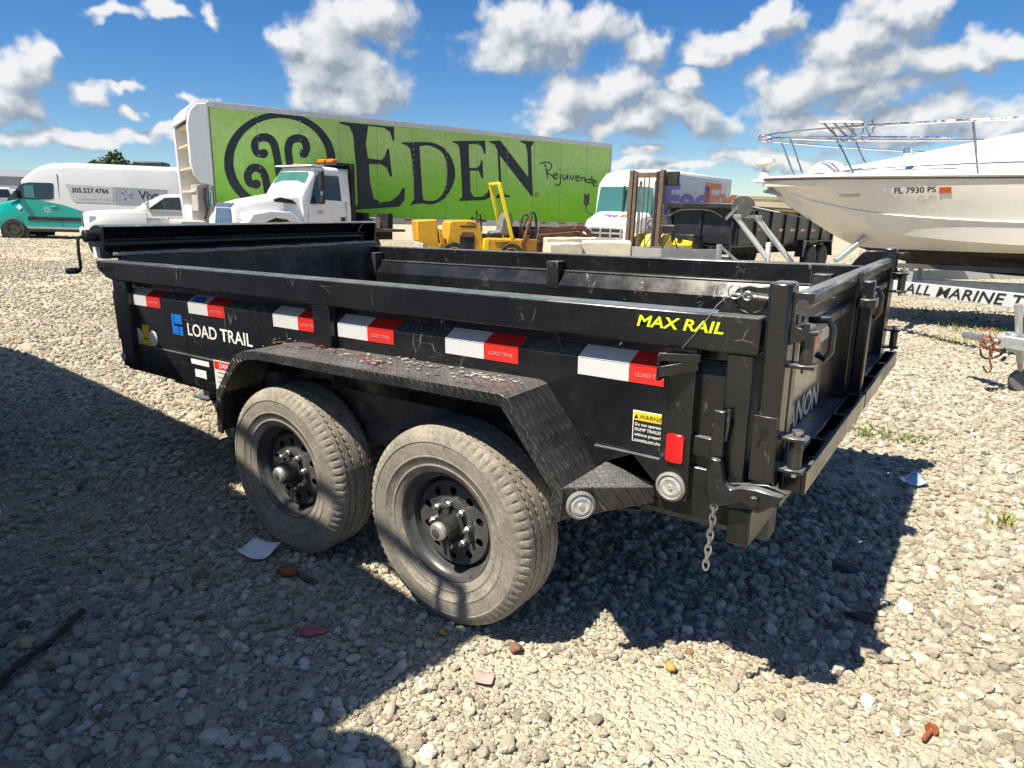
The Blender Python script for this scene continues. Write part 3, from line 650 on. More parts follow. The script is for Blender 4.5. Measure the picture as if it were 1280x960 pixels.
# fenders
def offset_poly(P, d):
    out = []
    for i, p in enumerate(P):
        a = Vector(P[max(i-1, 0)]); b = Vector(p); c = Vector(P[min(i+1, len(P)-1)])
        t1 = (b-a).normalized() if i > 0 else (c-b).normalized(); t2 = (c-b).normalized() if i < len(P)-1 else t1
        n1 = Vector((t1.y, -t1.x)); n2 = Vector((t2.y, -t2.x)); n = (n1+n2).normalized(); k = d/max(0.4, n.dot(n1))
        out.append((b.x+n.x*k, b.y+n.y*k))
    return out
FP = [(-2.339, 0.534), (-2.318, 0.722), (-2.175, 0.888), (-2.135, 0.920), (-2.07, 0.945), (-1.98, 0.958), (-0.715, 0.972), (-0.685, 0.962), (-0.668, 0.940), (-0.487, 0.714), (-0.480, 0.69), (-0.492, 0.600)]
FO = -0.185
for far in (0, 1):
    fy = (lambda y: my(y)) if far else (lambda y: y)
    inn = offset_poly(FP, 0.006)
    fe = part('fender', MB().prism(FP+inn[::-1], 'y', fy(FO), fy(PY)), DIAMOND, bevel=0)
    lip = offset_poly(FP, 0.040)
    part('fender_lip', MB().prism(FP+lip[::-1], 'y', fy(FO-0.004), fy(FO+0.006)), DIAMOND, fe, bevel=0.003)
    part('fender_back_plate', MB().box(-2.30, -0.52, min(fy(0.094), fy(0.090)), max(fy(0.094), fy(0.090)), 0.55, 0.64), FRAMEM, fe)
    # triangular step behind the rear wheel, with its lamp on the angled face
    A = (-0.488, fy(FO), 0.714); E_ = (-0.45, fy(PY), 0.742); D_ = (-0.272, fy(PY-0.03), 0.700)
    A2 = (-0.505, fy(FO), 0.600); D2 = (-0.272, fy(PY-0.03), 0.650); E2 = (-0.47, fy(PY), 0.62)
    st = part('corner_step', MB().add([A, E_, D_, A2, E2, D2], [(0, 1, 2), (3, 5, 4), (0, 2, 5, 3), (0, 3, 4, 1), (1, 4, 5, 2)]), DIAMOND, bevel=0.003)
    ap = (-0.36, fy(PY-0.004), 0.785)
    part('step_flange', MB().add([(E_[0], fy(PY-0.004), E_[2]), (D_[0], fy(PY-0.004), D_[2]), ap, (E_[0], fy(PY-0.012), E_[2]), (D_[0], fy(PY-0.012), D_[2]), (ap[0], fy(PY-0.012), ap[2])],
         [(0, 1, 2), (5, 4, 3), (0, 3, 4, 1), (1, 4, 5, 2), (2, 5, 3, 0)]), DIAMOND, st, bevel=0)
    # lamp on the angled face
    fx = Vector(D_)-Vector(A); fx.z = 0; fx.normalize(); nn = Vector((fx.y, -fx.x, 0)) if not far else Vector((-fx.y, fx.x, 0))
    cc = Vector(A)*0.80+Vector(D_)*0.20; cc.z = 0.658; cc += nn*0.006
    CLEAR = M('clear_lens', (0.50, 0.50, 0.49), 0.14, 0.35, var=0.2, vs_=60, coat=0.5)
    def lamp(c, n, par):
        q = n.to_track_quat('Z', 'Y').to_matrix().to_4x4(); q.translation = c
        for nm, pf, mt in (('lamp_grommet', [(0.030, -0.004), (0.044, -0.004), (0.046, 0.006), (0.038, 0.011), (0.033, 0.004)], M('grey_grommet', (0.22, 0.22, 0.20), 0.6, var=0.2)), ('lamp_lens', [(0.001, 0.012), (0.008, 0.012), (0.010, 0.009), (0.021, 0.009), (0.024, 0.011), (0.033, 0.007), (0.034, -0.002)], CLEAR)):
            mb = MB().lathe(pf, (0, 0, 0), 'z', 28, caps=False); mb.v = [tuple(q @ Vector(v)) for v in mb.v]
            part(nm, mb, mt, par, bevel=0, smooth=True)
    lamp(cc, nn, st)
    lamp(Vector((-0.218, fy(-0.001), 0.722)), Vector((0, 1 if far else -1, 0)), dt)
    # red reflector, rounded
    rr = []
    for (cx, cz, a) in ((0.017, 0.034, 0), (-0.017, 0.034, 90), (-0.017, -0.034, 180), (0.017, -0.034, 270)):
        rr += [(-0.214+cx+0.010*cos(radians(a+30*k)), 0.842+cz+0.010*sin(radians(a+30*k))) for k in range(4)]
    part('red_reflector', MB().prism(rr, 'y', fy(-0.005), fy(0.006)), RED, bevel=0.002)
    # gusset bracket at the head of the rear stake
    gb = MB(); x0 = -0.262
    gb.box(x0-0.004, x0+0.004, min(fy(-0.045), fy(0.004)), max(fy(-0.045), fy(0.004)), 1.05, 1.125)
    gb.bar((x0, fy(-0.042), 1.12), (x0+0.105, fy(0.002), 1.118), 0.006, 0.022); gb.bar((x0, fy(-0.042), 1.075), (x0+0.10, fy(0.002), 1.10), 0.006, 0.03)
    part('gusset_bracket', gb, BLACK, bevel=0.001)

# wheels
TYREM = None
def mat_tyre():
    m, N, L, B = newmat('dusty_tyre')
    tc = N.new('ShaderNodeTexCoord').outputs['Object']
    n1 = nd_noise(N, L, 9, 7, 0.7, tc, 0.3); n2 = nd_noise(N, L, 80, 4, 0.7, tc)
    c = nd_ramp(N, L, n1, [(0.28, (0.14, 0.128, 0.11)), (0.5, (0.255, 0.232, 0.198)), (0.75, (0.38, 0.345, 0.29))])
    c = nd_mix(N, L, nd_ramp(N, L, n2, [(0.35, 0.45), (0.6, 0.0)]), c, (0.055, 0.052, 0.048))
    L.new(c, B.inputs['Base Color']); B.inputs['Roughness'].default_value = 0.88
    b = N.new('ShaderNodeBump'); b.inputs['Strength'].default_value = 0.35; b.inputs['Distance'].default_value = 0.003
    L.new(n2, b.inputs['Height']); L.new(b.outputs[0], B.inputs['Normal'])
    return m
TYREM = mat_tyre()
GROOVE = M('groove_rubber', (0.022, 0.021, 0.020), 0.9, var=0.3)
WHEELB = M('wheel_black', (0.050, 0.052, 0.056), 0.38, var=0.25, dirt=(0.13, 0.125, 0.11), dscale=7, damt=0.55)
def tyre(mb, R=0.378, rim=0.205):
    """outer side at -y; ribs, grooves with wavy edges, shoulder blocks"""
    n = 288
    half = [(rim, -0.083), (rim+0.012, -0.094), (rim+0.030, -0.101), (rim+0.033, -0.1045), (rim+0.037, -0.1045), (rim+0.040, -0.103), (rim+0.066, -0.1115), (rim+0.068, -0.1135), (rim+0.072, -0.1135), (rim+0.074, -0.112),
            (rim+0.105, -0.113), (R-0.052, -0.112), (R-0.049, -0.1145), (R-0.045, -0.1135), (R-0.034, -0.1085), (R-0.020, -0.101), (R-0.010, -0.094), (R-0.004, -0.084), (R-0.001, -0.072)]
    g = 0.009
    ribs = []
    for e in (-0.060, -0.025, 0.025, 0.060):
        w = 0.0042
        ribs += [(R, e-w-0.0005, 0), (R-g, e-w+0.0015, 0), (R-g, e+w-0.0015, 0), (R, e+w+0.0005, 0)]
    prof = [(r, y, 0) for r, y in half] + [(r, y, 1) for r, y, _ in ribs] + [(r, -y, 0) for r, y in half[::-1]]
    o = len(mb.v)
    for i, (r, y, wv) in enumerate(prof):
        k0 = i if i < len(half) else len(prof)-1-i
        for k in range(n):
            a = 2*pi*k/n; rr_, yy = r, y
            if wv: yy += 0.0030*(1 if (k//2) % 2 else -1)
            if 13 <= k0 <= 17 and (k % 4) == 0: rr_ -= (0.001, 0.002, 0.0045, 0.005, 0.004)[k0-13]; yy *= (0.998, 0.992, 0.975, 0.97, 0.98)[k0-13]
            mb.v.append((rr_*cos(a), yy, rr_*sin(a)))
    for i in range(len(prof)-1):
        for k in range(n): mb.f.append((o+i*n+k, o+i*n+(k+1) % n, o+(i+1)*n+(k+1) % n, o+(i+1)*n+k))
    return mb
def make_wheel():
    w = tyre(MB()).build('wheel', TYREM, dt, smooth=True, auto=28)
    rim = MB().lathe([(0.207, -0.080), (0.2135, -0.086), (0.2135, -0.0885), (0.208, -0.0885), (0.2025, -0.083), (0.200, -0.070), (0.196, -0.060), (0.182, -0.050), (0.178, -0.020), (0.172, -0.012), (0.168, -0.020), (0.164, -0.034), (0.160, -0.038)], (0, 0, 0), 'y', 64, caps=False)
    rm = rim.build('rim', WHEELB, w, smooth=True)
    MB().lathe([(0.205, 0.085), (0.196, 0.06), (0.178, 0.02), (0.178, -0.018)], (0, 0, 0), 'y', 48, caps=False).build('rim_barrel', WHEELB, rm, smooth=True)
    holes = [circle2(0.128*cos(2*pi*k/10), 0.128*sin(2*pi*k/10), 0.0165, 16) for k in range(10)]
    shape2d([circle2(0, 0, 0.161, 64)]+holes+[circle2(0, 0, 0.066, 40)], basis((0, -0.036, 0), (1, 0, 0), (0, 0, 1)), WHEELB, w, 'wheel_disc', 0.003)
    MB().lathe([(0.098, -0.038), (0.096, -0.043), (0.090, -0.046), (0.066, -0.047), (0.064, -0.03)], (0, 0, 0), 'y', 48, caps=False).build('disc_boss', WHEELB, w, smooth=True)
    hb = MB().lathe([(0.062, -0.02), (0.062, -0.050), (0.048, -0.058), (0.046, -0.105), (0.043, -0.112), (0.034, -0.115)], (0, 0, 0), 'y', 36).build('hub', M('hub_black', (0.016, 0.016, 0.017), 0.35, var=0.2, dirt=(0.10, 0.095, 0.085), dscale=9, damt=0.5), w, smooth=True)
    MB().lathe([(0.0345, -0.108), (0.0345, -0.126), (0.029, -0.134), (0.017, -0.136)], (0, 0, 0), 'y', 32).build('hub_cap', M('hub_cap_alloy', (0.55, 0.54, 0.51), 0.4, 0.7, var=0.1), hb, smooth=True)
    MB().lathe([(0.016, -0.132), (0.016, -0.139), (0.011, -0.1405)], (0, 0, 0), 'y', 20).build('cap_plug', RUBBER, hb, smooth=True)
    for k in range(8):
        a = 2*pi*(k+0.5)/8; cx, cz = 0.081*cos(a), 0.081*sin(a)
        MB().lathe([(0.0125, -0.044), (0.0125, -0.062), (0.009, -0.066), (0.007, -0.078), (0.004, -0.079)], (cx, 0, cz), 'y', 6).build('lug_nut', STEEL, w)
    MB().tube([(0.155, -0.03, -0.115), (0.160, -0.06, -0.118), (0.162, -0.082, -0.12)], [0.006, 0.005, 0.004], 8).build('valve_stem', RUBBER, w, smooth=True)
    MB().lathe([(0.165, 0.01), (0.165, 0.10), (0.03, 0.102)], (0, 0, 0), 'y', 32).build('brake_drum', FRAMEM, w, smooth=True)
    return w
XW = (-1.0015, -1.914); ZH = 0.419; YC = -0.052
wheel0 = make_wheel(); first = True
for far in (0, 1):
    for x in XW:
        w = wheel0 if first else copy_tree(wheel0, dt); first = False
        w.location = (x, my(YC) if far else YC, ZH-0.004); w.rotation_euler = (0, random.uniform(-0.9, 0.9) if w is not wheel0 else 0.35, pi if far else 0)
for x in XW:
    part('axle', MB().tube([(x, 0.05, ZH), (x, W-0.05, ZH)], 0.045, 14), FRAMEM, bevel=0, smooth=True)
for y in (0.36, W-0.36):
    for x in XW:
        for k in range(4):
            part('leaf_spring', MB().bar((x-0.36+0.07*k, y, 0.50-0.02*k), (x+0.36-0.07*k, y, 0.50-0.02*k), 0.045, 0.010), FRAMEM, bevel=0)
    part('equaliser', MB().box(-1.56, -1.36, y-0.03, y+0.03, 0.36, 0.53), FRAMEM, bevel=0.01)

# corner posts, doors, latches
for far in (0, 1):
    fy = (lambda y: my(y)) if far else (lambda y: y)
    cp = part('corner_post', sidebox(MB(), 0.008, 0.068, 0.0, 0.082, 0.735, 1.342, far), BLACK, bevel=0.010)
    # keyhole plate low on the post
    part('keyhole_plate', sidebox(MB(), 0.004, 0.066, -0.005, 0.0005, 0.80, 0.985, far), BLACK, cp, bevel=0.001)
    ky = min(fy(-0.0065), fy(-0.0045)); kz = 0.935
    part('keyhole', MB().lathe([(0.013, -0.001), (0.013, 0.001)], (0.034, fy(-0.0055), kz+0.008), 'y', 18).bar((0.032, fy(-0.0055), kz), (0.020, fy(-0.0055), kz-0.035), 0.002, 0.010, ref=(0, 1, 0)), M('void_black', (0.003, 0.003, 0.003), 0.9), cp, bevel=0)
    # hook plate reaching back over the gate's top tube
    hp = [(0.066, 1.318), (0.150, 1.318), (0.152, 1.296), (0.135, 1.290), (0.118, 1.302), (0.095, 1.302), (0.082, 1.285), (0.080, 1.245), (0.090, 1.228), (0.115, 1.226), (0.125, 1.240), (0.142, 1.243), (0.146, 1.20), (0.066, 1.18)]
    hp = [(0.066+(x-0.066)*0.62, z) for x, z in hp]
    part('hook_plate', MB().prism(hp, 'y', fy(0.018), fy(0.030)), BLACK, bevel=0.002)
    # D-plate with pin and ring clip on the rail end
    dp = [(-0.135, RZ1), (0.008, RZ1), (0.008, 1.325), (-0.055, 1.325), (-0.085, 1.315)]
    d_ = part('pin_plate', MB().prism(dp, 'y', fy(0.048), fy(0.060)), BLACK, bevel=0.003)
    part('plate_hole_edge', MB().tube([(-0.045+0.045*cos(t), fy(0.046), 1.292+0.040*sin(t)) for t in np.linspace(pi, 2*pi, 12)], 0.004, 6), PLASTIC, d_, bevel=0, smooth=True)
    part('lock_pin', MB().tube([(-0.095, fy(0.035), 1.302), (0.006, fy(0.035), 1.296)], 0.006, 8), STEEL, d_, bevel=0, smooth=True)
    part('pin_ring', MB().tube([(-0.085+0.018*cos(t), fy(0.030), 1.308+0.018*sin(t)) for t in np.linspace(0, 2*pi, 18)], 0.0022, 6, False), STEEL, d_, bevel=0, smooth=True)
    part('pin_clip', MB().tube([(-0.05+0.012*cos(t), fy(0.026), 1.300+0.011*sin(t)) for t in np.linspace(0, 5.5, 14)], 0.0025, 6), STEEL, d_, bevel=0, smooth=True)
    wire = [(-0.10, fy(0.03), 1.30), (-0.125, fy(0.008), 1.27), (-0.14, fy(-0.002), 1.24), (-0.175, fy(-0.0035), 1.19), (-0.21, fy(-0.0035), 1.145)]
    part('pin_cable', MB().tube(wire, 0.0013, 5), STEEL, d_, bevel=0, smooth=True)
    # hinges: two flat ears and a barrel each
    for z in (1.165, 0.875):
        h = part('hinge_ear', sidebox(MB(), 0.060, 0.135, 0.02, 0.075, z+0.045, z+0.055, far), BLACK, bevel=0.002)
        part('hinge_ear', sidebox(MB(), 0.060, 0.135, 0.02, 0.075, z-0.045, z-0.035, far), BLACK, bevel=0.002)
        part('hinge_barrel', MB().lathe([(0.018, -0.036), (0.018, 0.046)], (0.108, fy(0.048), z), 'z', 18), BLACKD, bevel=0.002)
        part('hinge_pin', MB().lathe([(0.010, -0.06), (0.010, 0.066), (0.015, 0.066), (0.015, 0.072)], (0.108, fy(0.048), z), 'z', 12), STEEL, bevel=0, smooth=True)
    # recessed panel bar and latch
    part('latch_cross_bar', sidebox(MB(), -0.170, -0.085, 0.02, 0.045, 0.825, 0.885, far), BLACK, bevel=0.003)
    lv = [SY(896, 510, 0), SY(911, 512, 0), SY(907, 569, 0), SY(891, 565, 0)]
    lever = part('latch_lever', MB().prism(lv, 'y', fy(-0.030), fy(-0.014)), BLACK, bevel=0.004)
    hk = [SY(*q, 0) for q in [(888,583),(886,604),(891,623),(908,627),(930,622),(942,628),(950,637),(962,633),(977,624),(985,617),(950,606),(930,604),(918,607),(910,598),(906,571),(894,567)]]
    part('latch_hook', MB().prism(hk, 'y', fy(-0.042), fy(-0.008)), BLACK, lever, bevel=0.008, segs=3)
    bx, bz = SY(944, 624, -0.03)
    part('latch_bolt', MB().lathe([(0.013, -0.012), (0.013, 0.02)], (bx, fy(-0.045), bz), 'y', 14), BLACK, lever, bevel=0.002)
    part('latch_gusset', MB().prism([SY(908, 634, 0), SY(940, 637, 0), SY(985, 619, 0), SY(960, 606, 0), SY(912, 604, 0)], 'y', fy(-0.004), fy(0.012)), BLACK, bevel=0.003)
    part('chain_eye', MB().tube([(SY(893, 628, -.03)[0]+0.01*cos(t), fy(-0.03), 0.705+0.01*sin(t)) for t in np.linspace(0, 2*pi, 12)], 0.003, 6, False), STEEL, lever, bevel=0, smooth=True)
    cx = SY(893, 628, -.03)[0]
    for k in range(8):
        z = 0.690-k*0.0245; lk = []
        for t in np.linspace(0, 2*pi, 17): lk.append((0.0085*cos(t), 0.017*sin(t)))
        x_ = cx-0.0015*k
        path = [(x_+a, fy(-0.03), z+b) for a, b in lk] if k % 2 else [(x_, fy(-0.03)+a, z+b) for a, b in lk]
        part('chain_link', MB().tube(path, 0.0032, 6, False), STEEL, bevel=0, smooth=True)
    part('safety_chain_run', MB().tube([(-0.062, fy(-0.012), 0.99), (-0.060, fy(-0.016), 0.95), (-0.066, fy(-0.012), 0.90)], 0.006, 6), BLACKD, bevel=0, smooth=True)

# barn doors: frame, sheet, centre post, top tube
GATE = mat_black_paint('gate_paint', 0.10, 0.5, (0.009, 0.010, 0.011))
for r in GATE.node_tree.nodes:
    if r.type == 'BSDF_PRINCIPLED': r.inputs['Coat Weight'].default_value = 0.7; r.inputs['Coat Roughness'].default_value = 0.06
GX0, GX1 = 0.022, 0.072
for (y0, y1) in ((0.095, 1.085), (1.115, W-0.095)):
    d = part('gate_door', MB().box(GX0+0.004, GX0+0.012, y0+0.03, y1-0.03, 0.79, 1.27), GATE, bevel=0)
    part('gate_top_tube', MB().box(GX0-0.012, GX0+0.040, y0-0.01, y1, 1.243, 1.292), BLACK, d, bevel=0.012, segs=3)
    part('gate_mid_rail', MB().box(GX0+0.012, GX1-0.012, y0+0.03, y1-0.03, 1.155, 1.185), BLACK, d, bevel=0.004)
    part('gate_bottom_rail', MB().box(GX0, GX1, y0, y1, 0.690, 0.805), BLACK, d, bevel=0.004)
    for yy in (y0, y1-0.05): part('gate_stile', MB().box(GX0, GX1-0.004, yy, yy+0.05, 0.805, 1.243), BLACK, d, bevel=0.004)
    # reflective tape on the mid rail, white then red
    tz0 = 1.105
    part('red_tape_strip', MB().box(GX0+0.0125, GX0+0.014, y0+0.36, y0+0.52, 1.09, 1.145), TAPE_R, d, bevel=0)
    part('white_tape_strip', MB().box(GX0+0.0125, GX0+0.014, y0+0.52, y0+0.66, 1.09, 1.145), TAPE_W, d, bevel=0)
    text('NANON', 0.115, basis((GX0+0.0135, y0+0.06, 0.865), (0, 1, 0), (0, 0, 1)), GREYV, d, 'door_lettering', bold=0.02, sx=1.2)
    text('SERIES', 0.035, basis((GX0+0.0135, y0+0.12, 0.825), (0, 1, 0), (0, 0, 1)), GREYV, d, 'door_lettering', bold=0.02, spacing=1.3)
    # handle ring standing off the door
    yh = y0+0.27
    part('door_grip', MB().tube([(GX0+0.02, yh, 1.20), (GX0+0.075, yh, 1.205), (GX0+0.09, yh, 1.18), (GX0+0.09, yh, 1.11), (GX0+0.075, yh, 1.085), (GX0+0.05, yh, 1.10)], 0.011, 8), BLACK, d, bevel=0, smooth=True)
    # step tray along the foot of the door
    tr = MB(); s0, s1 = y0-0.035, y1-0.03
    tr.box(0.128, 0.140, s0, s1, 0.762, 0.830); tr.box(0.074, 0.084, s0, s1, 0.762, 0.815)
    stp = part('step_tray', tr, BLACK, d, bevel=0.002)
    for k in range(4):
        yy = s0+(s1-s0-0.02)*k/3
        part('tray_rung', MB().box(0.084, 0.128, yy, yy+0.02, 0.765, 0.826), BLACK, stp, bevel=0.002)
    part('tray_tread', MB().box(0.084, 0.128, s0+0.02, s1-0.02, 0.762, 0.766), M('worn_tread', (0.16, 0.14, 0.11), 0.5, 0.3, var=0.3), stp, bevel=0)
part('centre_post', MB().box(0.075, 0.118, 1.085, 1.128, 0.70, 1.262), BLACK, bevel=0.006)
part('door_seal', MB().box(0.020, 0.0745, 1.0865, 1.1135, 0.755, 1.29), PLASTIC, bevel=0)
for z in (0.76, 1.16): part('centre_clasp', MB().box(0.070, 0.132, 1.06, 1.15, z, z+0.035), BLACKD, bevel=0.004)

# stickers on the near side
def pl(px, py, Y=PY): return SY(px, py, Y)
dy = PY-0.0015
for x0 in (-3.488, -2.881, -2.167, -1.725, -1.131, -0.569):
    for (a, b, mt, nm) in ((0, 0.179, TAPE_W, 'white_tape_strip'), (0.179, 0.327, TAPE_R, 'red_tape_strip')):
        part(nm, MB().box(x0+a, x0+b, PY-0.002, PY+0.001, 1.012, 1.066), mt, bevel=0)
        part(nm, MB().add([(x0+a, PY-0.001, 1.0685), (x0+b, PY-0.001, 1.0685), (x0+b+0.01, PY+0.042, 1.1025), (x0+a+0.01, PY+0.042, 1.1025), (x0+a, PY+0.001, 1.0675), (x0+b, PY+0.001, 1.0675), (x0+b+0.01, PY+0.0445, 1.1010), (x0+a+0.01, PY+0.0445, 1.1010)],
             [(0, 1, 2, 3), (7, 6, 5, 4), (0, 4, 5, 1), (1, 5, 6, 2), (2, 6, 7, 3), (3, 7, 4, 0)]), mt, bevel=0)
    text('LOAD TRAIL', 0.019, basis((x0+0.200, PY-0.0028, 1.032), (1, 0, 0), (0, 0, 1)), PINKV, dt, 'tape_print', ext=0.0003)
def onside(px0, py0, px1, py1): # text matrix origin and length between two baseline pixels
    a = pl(px0, py0); b = pl(px1, py1); return a, b
a = pl(233, 417); b = pl(317, 429)
def fit_text(s, a, width, z, h, mat, name, bold=0.0, shear=0.0, Y=PY, sp=1.0):
    o = text(s, 1.0, Matrix(), mat, dt, name, bold, shear, spacing=sp, ext=0.0)
    xs = [v.co.x for v in o.data.vertices]; ys = [v.co.y for v in o.data.vertices]
    sx_ = width/(max(xs)-min(xs)); sy_ = h/(max(ys)-min(ys))
    for v in o.data.vertices: v.co = ((v.co.x-min(xs))*sx_, (v.co.y-min(ys))*sy_, 0)
    o.data.transform(basis((a, Y-0.0022, z), (1, 0, 0), (0, 0, 1))); return o
x0, zt = pl(234, 403); x1, zb = pl(316, 429); _, zb0 = pl(234, 418)
fit_text('LOAD TRAIL', x0, x1-x0, zb0-0.002, zt-zb0, WVINYL, 'side_lettering', bold=0.012)
xa, za = pl(214, 392); xb, zb = pl(230, 420)
w_ = xb-xa; h_ = za-zb; bw = 0.36
for (u0, u1, v0, v1) in ((0, .20, 0.0, 1.0), (.26, 1, .55, 1.0), (.20, .56, .0, .42), (.64, 1.0, .0, .42), (.20, .26, .0, .12)):
    part('logo_block', MB().box(xa+w_*u0, xa+w_*u1, PY-0.002, PY+0.001, zb+h_*v0, zb+h_*v1), BLUEV, bevel=0)
xm0, zm1 = SY(797, 393, 0); xm1, _ = SY(906, 400, 0); _, zm0 = SY(797, 407, 0)
fit_text('MAX RAIL', xm0, xm1-xm0, zm0, zm1-zm0, LIME, 'rail_lettering', bold=0.02, shear=0.2, Y=0.0)
# round inspection stickers and plate at the front
for (px, py, r, mt) in ((174.5, 420, 0.046, WVINYL), (192, 423, 0.044, WVINYL)):
    x_, z_ = pl(px, py); part('round_sticker', MB().lathe([(r, -0.001), (r, 0.001)], (x_, PY-0.0012, z_), 'y', 22), mt, bevel=0)
x_, z_ = pl(183, 415); part('square_sticker', MB().box(x_-0.035, x_+0.035, PY-0.004, PY, z_-0.035, z_+0.04), YELV, bevel=0)
x_, z_ = pl(184, 427); part('square_sticker', MB().box(x_-0.07, x_+0.06, PY-0.0045, PY, z_-0.018, z_+0.012), YELV, bevel=0)
x_, z_ = SY(154, 446, 0.0); part('round_sticker', MB().lathe([(0.026, -0.001), (0.026, 0.001)], (x_, 0.003, z_), 'y', 20), GREYV, bevel=0)
for (p0, p1, mt, nm) in (((239, 447), (262, 459), WVINYL, 'white_label'), ((244, 460), (259, 474), WVINYL, 'white_label')):
    a = SY(*p0, BYY); b = SY(*p1, BYY); part(nm, MB().box(a[0], b[0], BYY-0.002, BYY+0.001, b[1], a[1]-0.004), mt, bevel=0)
a = SY(244, 463, BYY)
for k in range(6): part('label_print', MB().box(a[0]+0.012+0.012*k, a[0]+0.017+0.012*k+0.003*(k % 2), BYY-0.003, BYY-0.001, a[1]-0.07, a[1]-0.03), KVINYL, bevel=0)
a = SY(267, 449, BYY); part('danger_label', MB().box(a[0], a[0]+0.24, BYY-0.002, BYY+0.001, 0.64, a[1]-0.002), M('pale_label', (0.66, 0.64, 0.60), 0.5), bevel=0)
part('danger_header', MB().box(a[0]+0.006, a[0]+0.234, BYY-0.0035, BYY, a[1]-0.045, a[1]-0.006), REDV, bevel=0)
text('DANGER', 0.036, basis((a[0]+0.05, BYY-0.0045, a[1]-0.038), (1, 0, 0), (0, 0, 1)), WVINYL, dt, 'label_print', ext=0.0002)
for k in range(4): part('label_print', MB().bar((a[0]+0.03, BYY-0.003, 0.66+0.025*k), (a[0]+0.19, BYY-0.003, 0.665+0.022*k), 0.002, 0.006), GREYV, bevel=0)
# warning plate by the rear stake
a = pl(792, 512); b = pl(824, 560); xw0, xw1, zw0, zw1 = a[0], a[0]+0.105, pl(789, 550)[1], a[1]
part('warning_label', MB().box(xw0, xw1, PY-0.002, PY+0.001, zw0, zw1), WVINYL, bevel=0)
part('warning_field', MB().box(xw0+0.003, xw1-0.002, PY-0.003, PY, zw0+0.003, zw1-0.030), KVINYL, bevel=0)
part('warning_header', MB().box(xw0+0.003, xw1-0.002, PY-0.003, PY, zw1-0.030, zw1-0.003), YELV, bevel=0)
text('WARNING', 0.020, basis((xw0+0.022, PY-0.004, zw1-0.024), (1, 0, 0), (0, 0, 1)), KVINYL, dt, 'label_print', ext=0.0002)
shape2d([[(0, 0), (0.014, 0), (0.007, 0.014)]], basis((xw0+0.005, PY-0.004, zw1-0.024), (1, 0, 0), (0, 0, 1)), KVINYL, dt, 'warning_triangle', 0.0002)
for k, s in enumerate(('Do not operate', 'DUMP TRAILER', 'without properly', 'mounting rear doors')):
    fz = zw1-0.047-k*0.0165
    text(s, 0.0135 if k < 3 else 0.0115, basis((xw0+0.008, PY-0.004, fz), (1, 0, 0), (0, 0, 1)), WVINYL, dt, 'label_print', bold=0.01, ext=0.0002)
# blue tarp logo smear on the slope and hanging ties
xb0, zb0 = pl(238, 374); part('blue_sticker', MB().add([(xb0, PY+0.006, 1.076), (xb0+0.11, PY+0.006, 1.076), (xb0+0.11, PY+0.032, 1.0965), (xb0, PY+0.032, 1.0965)], [(0, 1, 2, 3)]), BLUEV, bevel=0)
for px in (218, 327, 520, 695, 840):
    x_, _ = pl(px, 380)
    part('cable_tie', MB().tube([(x_, 0.045, RZ0-0.002), (x_+0.008, 0.05, RZ0-0.03), (x_+0.014, 0.065, RZ0-0.07), (x_+0.016, 0.068, RZ0-0.095)], 0.0032, 6), PLASTIC, bevel=0, smooth=True)
wire = [(-0.45, 0.02, 0.615), (-0.40, 0.04, 0.585), (-0.34, 0.06, 0.59), (-0.30, 0.09, 0.64)]
part('loose_wire', MB().tube(wire, 0.006, 6), RUBBER, bevel=0, smooth=True)
# dried mud and paint on the fender top
MUD = M('dried_mud', (0.40, 0.37, 0.33), 0.95, var=0.3, vs_=30, bump=0.5, bs=90)
REDST = M('red_stain', (0.16, 0.02, 0.02), 0.7, var=0.4, vs_=30); ORST = M('orange_stain', (0.20, 0.09, 0.035), 0.8, var=0.4, vs_=30)

def splash(cx, cy, n, sp, r0, mat, seed):
    r = random.Random(seed); V = []; F = []
    for k in range(int(n*0.55)):
        x, y = cx+r.gauss(0, sp), cy+r.gauss(0, sp*0.30); q = r0*0.5*r.uniform(0.15, 1.0)**2+0.001
        if not (-0.165 < y < 0.02): continue
        i = len(V); m = 7
        for t in range(m): V.append((x+q*1.8*cos(2*pi*t/m)*r.uniform(0.6, 1.2), y+q*sin(2*pi*t/m)*r.uniform(0.6, 1.2), 0.9745+0.0015*r.random()))
        F.append(tuple(range(i, i+m)))
    o = MB().add(V, F).build('mud_splash', mat, dt); o['kind'] = 'stuff'
splash(-1.25, -0.06, 150, 0.17, 0.013, MUD, 1); splash(-0.85, -0.05, 90, 0.07, 0.013, MUD, 2); splash(-1.75, -0.05, 60, 0.2, 0.007, MUD, 3)
splash(-1.42, -0.08, 50, 0.06, 0.016, REDST, 4); splash(-0.86, -0.13, 50, 0.05, 0.016, REDST, 5); splash(-1.85, -0.04, 40, 0.05, 0.014, REDST, 6); splash(-1.93, -0.07, 40, 0.03, 0.014, ORST, 7); splash(-1.6, -0.03, 40, 0.05, 0.014, ORST, 8)

